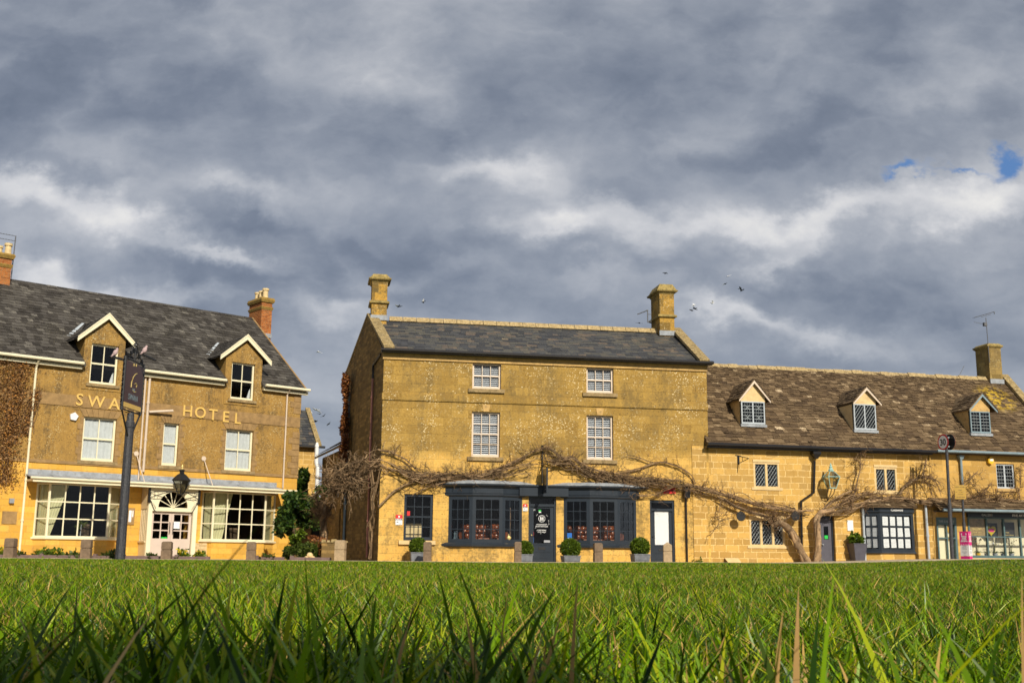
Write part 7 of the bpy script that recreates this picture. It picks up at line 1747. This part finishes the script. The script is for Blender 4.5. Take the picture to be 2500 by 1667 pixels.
def lamp_post():
    Y = 42.3; b = at(2358, 1367, Y); z0 = GZ(b.x, Y); b.z = z0; o = empty('parking_sign', b, 0, 'black post with two small ochre plates, left of the gallery window', 'road sign')
    t_ = at(2348, 1184, Y) - b; q = MB(); q.tube([(0, 0, -.1), tuple(t_)], .045, 10); q.tube([(0, 0, -.1), tuple(t_ * .5)], .062, 10); q.build('post', M['post'], o)
    c0, c1 = at(2331, 1218, Y) - b, at(2355, 1184, Y) - b; m_ = (c0.z + c1.z) / 2; T = Matrix.Rotation(R(-4), 4, 'Z')
    for i, (za, zb, s1, s2) in enumerate(((m_ + .005, c1.z, 'PERMIT HOLDERS', 'ONLY'), (c0.z, m_ - .005, '2 HOURS', 'NO RETURN'))):
        q = MB(T); q.box(c0.x, c1.x, -.075, -.06, za, zb); pl_ = q.build('plate', M['ochresign'], o); xm = (c0.x + c1.x) / 2
        merge(text_mb(s1, .045, xm, -.077, zb - .09, .001, 0, T=T), text_mb(s2, .055, xm, -.077, za + .05, .001, 0, T=T)).build('lettering', M['ink'], pl_)
    # three-sided distancing totem clasping the post
    tt = empty('distancing_totem', (b.x, b.y - .16, z0), 0, 'magenta and white folded notice column strapped round the black post', 'notice'); H = at(2357, 1297, Y).z - z0
    xl, xr = at(2343.8, 1330, Y).x - b.x, at(2371, 1330, Y).x - b.x; k = (xl + xr) / 2 - .01
    L = Vector((xl, .16, 0)); Cn = Vector((k + .02, -.12, 0)); Rr = Vector((xr, .10, 0))
    def face(A_, B_, i):
        d = (B_ - A_); L_ = d.length; T = Matrix.Translation(A_) @ Matrix.Rotation(math.atan2(d.y, d.x), 4, 'Z')
        q = MB(T); q.box(0, L_, 0, .012, .14, H * .56); q.build('white_panel', M['white'], tt); q = MB(T); q.box(0, L_, 0, .012, H * .56, H); q2 = MB(T); q2.box(0, L_, 0, .012, .02, .13); q2.build('magenta_foot', M['pink'], tt)
        n_ = 5
        for j in range(n_): q.prism([(L_ * (j + .5) / n_ - .02, H * .56 - random.uniform(.05, .09)), (L_ * (j + .5) / n_ + .02, H * .56 - .04), (L_ * (j + .5) / n_ + .03, H * .56), (L_ * (j + .5) / n_ - .03, H * .56)], -.003, -.001)
        q.build('magenta_panel', M['pink'], tt)
        ts = [text_mb(s, .085, L_ / 2, -.004, H * f, .001, .002, T=T) for s, f in (('Please', .80), ('keep', .745), ('a safe', .69), ('distance', .635))]
        for sx in (-.25, .25): u = MB(T); u.box(L_ * (.5 + sx) - .012, L_ * (.5 + sx) + .012, -.004, -.001, H * .87, H * .94); u.box(L_ * (.5 + sx) - .02, L_ * (.5 + sx) + .02, -.0045, -.001, H * .90, H * .925); ts.append(u)
        merge(*ts).build('white_print', M['white'], tt)
        ts = [text_mb(s, .065, L_ / 2, -.004, H * f, .001, 0, T=T) for s, f in (('Thank', .47), ('you for', .42), ('visiting', .37), ('and stay', .27), ('alert', .22), ('2 m', .15))]; merge(*ts).build('grey_print', M['greyink'], tt)
    face(L, Cn, 0); face(Cn, Rr, 1)
lamp_post()
# ---------------------------------------------------------------- yellow house and flue seen in the gap behind the hotel
def gap_house():
    Y = 56.0; p1 = at(764, 1366, Y); p1.z = 0; o = empty('yellow_house', p1, R(24), 'small yellow stone house with slate roof glimpsed between hotel and shop', 'house'); he = at(764, 1092, Y).z; W_ = 6.0
    q = wall_grid(-W_, 0, -.3, he, [], mb=MB()); q.add([(0, 0, -.3), (0, 5, -.3), (0, 5, he), (0, 2.5, he + 2.0), (0, 0, he)], [(0, 1, 2, 3, 4)], 0, .5); q.build('wall', M['stone_cottage'], o)
    r_ = MB(); r_.slab([(-W_, -.2, he), (0.0, -.2, he), (0.0, 2.5, he + 2.1), (-W_, 2.5, he + 2.1)], (0, 0, .06)); tiles(r_, (-W_, -.22, he + .07), (1, 0, 0), (0, 2.7, 2.1), W_, 3.4, 14, (.25, .4), .01, .3); r_.build('roof', M['slate_shop'], o)
    v = MB(); v.slab([(-.12, -.3, he + .02), (.12, -.3, he + .02), (.12, 2.5, he + 2.2), (-.12, 2.5, he + 2.2)], (0, 0, .12)); v.build('gable_coping', M['coping'], o); g = MB(); g.tube([(-W_, -.3, he), (.3, -.3, he)], .06, 6); g.build('gutter', M['black'], o)
    f = at(776, 1128, 54.0); z1 = at(774, 1090, 54.0).z; q = MB(); q.tube([(0, 0, -4), (0, 0, -.3), (-.08, 0, 0), (-.08, 0, z1 - f.z)], .095, 10); q.lathe(-.08, 0, [(.11, z1 - f.z), (.05, z1 - f.z + .2)], 10); fo = q.build('flue', M['white'], None); fo.location = f; tag(fo, 'white flue pipe rising in the gap left of the alley wing', 'flue')
    # dark outhouse that closes the alley behind the bush
    p2 = at(690, 1366, 50.5); p2.z = 0; h = at(740, 1215, 50.5).z; L = at(838, 1366, 50.5).x - p2.x
    al = empty('outhouse', p2, 0, 'low dark stone outhouse behind the ivy bush with a black doorway', 'outbuilding'); q = wall_grid(0, L, -.3, h, [(1.2, 2.0, -.3, 1.6), (L - .75, L - .4, -.3, 2.1)], mb=MB()); q.box(0, L, .5, 2, -.3, h + .05); q.build('wall', M['stone_gable'], al)
    d = MB(); d.box(1.2, 2.0, .2, .24, -.2, 1.6); d.build('doorway', M['room'], al); d = MB(); d.box(L - .75, L - .4, .1, .14, -.2, 2.1); d.build('door', M['bluesign'] if False else M['navy'], al)
gap_house()
# ---------------------------------------------------------------- birds
BIRDS = [(1625, 667, 'dark', 'above the right stone chimney'), (1778, 674, 'white', 'highest of the loose flock right of the chimney'), (1770.6, 693, 'mixed', 'just under the highest bird right of the chimney'), (1807, 704, 'dark', 'upper of the touching pair at the right of the flock'),
         (1811, 709, 'dark', 'lower of the touching pair at the right of the flock'), (1740, 739, 'white', 'alone in the middle of the flock right of the chimney'), (1694, 745.5, 'white', 'bright one of the three nearest the right chimney'), (1696, 753, 'dark', 'middle one of the three nearest the right chimney'),
         (1688, 757, 'dark', 'lowest of the three nearest the right chimney'), (1561, 788.5, 'dark', 'below the small aerial, just over the shop ridge'), (972.7, 748, 'mixed', 'closest to the left stone chimney'), (1033.5, 736.5, 'mixed', 'above the left part of the shop ridge'),
         (778.4, 858.8, 'white', 'alone between the hotel chimney and the shop gable'), (770, 1000, 'white', 'white, top left of the group low in the gap'), (776.5, 1002.5, 'white', 'white, top right of the group low in the gap'), (758, 1010, 'white', 'white, leftmost in the upper row of the gap group'),
         (781, 1010.4, 'dark', 'dark, just below the white pair in the gap'), (790, 1015.4, 'dark', 'dark, right in the upper row of the gap group'), (751.5, 1026.5, 'mixed', 'leftmost and low in the gap group'), (771, 1028.6, 'mixed', 'low in the middle of the gap group'), (801.4, 1035.3, 'dark', 'lowest and rightmost in the gap group')]
for i, (px, py, kind, where) in enumerate(BIRDS):
    Y = 88 + 4 * math.sin(i * 2.3); c = at(px, py, Y); b_ = MB(); f = random.uniform(-.35, .6); s = random.uniform(.85, 1.15)
    m1, m2 = {'dark': (0, 0), 'white': (1, 1), 'mixed': (0, 1)}[kind]
    b_.ball((0, 0, 0), .13 * s, .05 * s, .05 * s, 8, 6, mi=m1); b_.tube([(.10 * s, 0, .01), (.17 * s, 0, .02)], [.035 * s, .01], 6, mi=m1); b_.slab([(-.1 * s, -.02, 0), (-.1 * s, .02, 0), (-.22 * s, .05 * s, 0), (-.22 * s, -.05 * s, 0)], (0, 0, .01), mi=m1)
    for sg in (-1, 1):
        z1, z2 = f * .10 * s, f * .22 * s; q0 = [(.07 * s, sg * .03 * s, 0), (-.06 * s, sg * .03 * s, 0), (-.08 * s, sg * .15 * s, z1), (.06 * s, sg * .14 * s, z1)]; q1 = [(.06 * s, sg * .14 * s, z1), (-.08 * s, sg * .15 * s, z1), (-.10 * s, sg * .30 * s, z2)]
        for q in (q0, q1): b_.slab(q if sg < 0 else q[::-1], (0, 0, .012), mi=m2 if sg > 0 else m1)
    o = b_.build('bird', [M['bird_dark'], M['bird_white']]); o.location = c; o.rotation_euler = (random.uniform(-.7, .7), random.uniform(-.4, .4), random.uniform(0, 6.28)); tag(o, {'dark': 'dark', 'white': 'pale sunlit', 'mixed': 'two-toned'}[kind] + ' bird in flight, ' + where, 'bird', 'birds wheeling over the roofs')
# ---------------------------------------------------------------- added bin-shaped blocker, out of view, to shade the near grass on the left
def shade_blocker():
    o = empty('shade_blocker', (.33, -.68, 0), .3, 'added black bin-shaped shade blocker, unseen just behind the viewpoint', 'shade blocker'); r_ = .29
    q = MB(); q.lathe(0, 0, [(r_ * .9, -.05), (r_ * .92, .05), (r_, .08), (r_, .74), (r_ * 1.04, .76), (r_ * 1.04, .80), (r_ * .92, .80), (r_ * .9, .3)], 24)
    for k in range(12): a_ = k * math.pi / 6; q.tube([(r_ * 1.01 * math.cos(a_), r_ * 1.01 * math.sin(a_), .1), (r_ * 1.01 * math.cos(a_), r_ * 1.01 * math.sin(a_), .72)], .012, 5)
    q.build('body', M['black'], o); q = MB()
    for k in range(4): a_ = k * math.pi / 2; q.tube([(r_ * .95 * math.cos(a_), r_ * .95 * math.sin(a_), .78), (r_ * .95 * math.cos(a_), r_ * .95 * math.sin(a_), .95)], .018, 6)
    q.lathe(0, 0, [(r_ * 1.02, .94), (r_ * 1.02, .97), (r_ * .8, 1.04), (.05, 1.09)], 24); q.build('lid', M['black'], o)
shade_blocker()
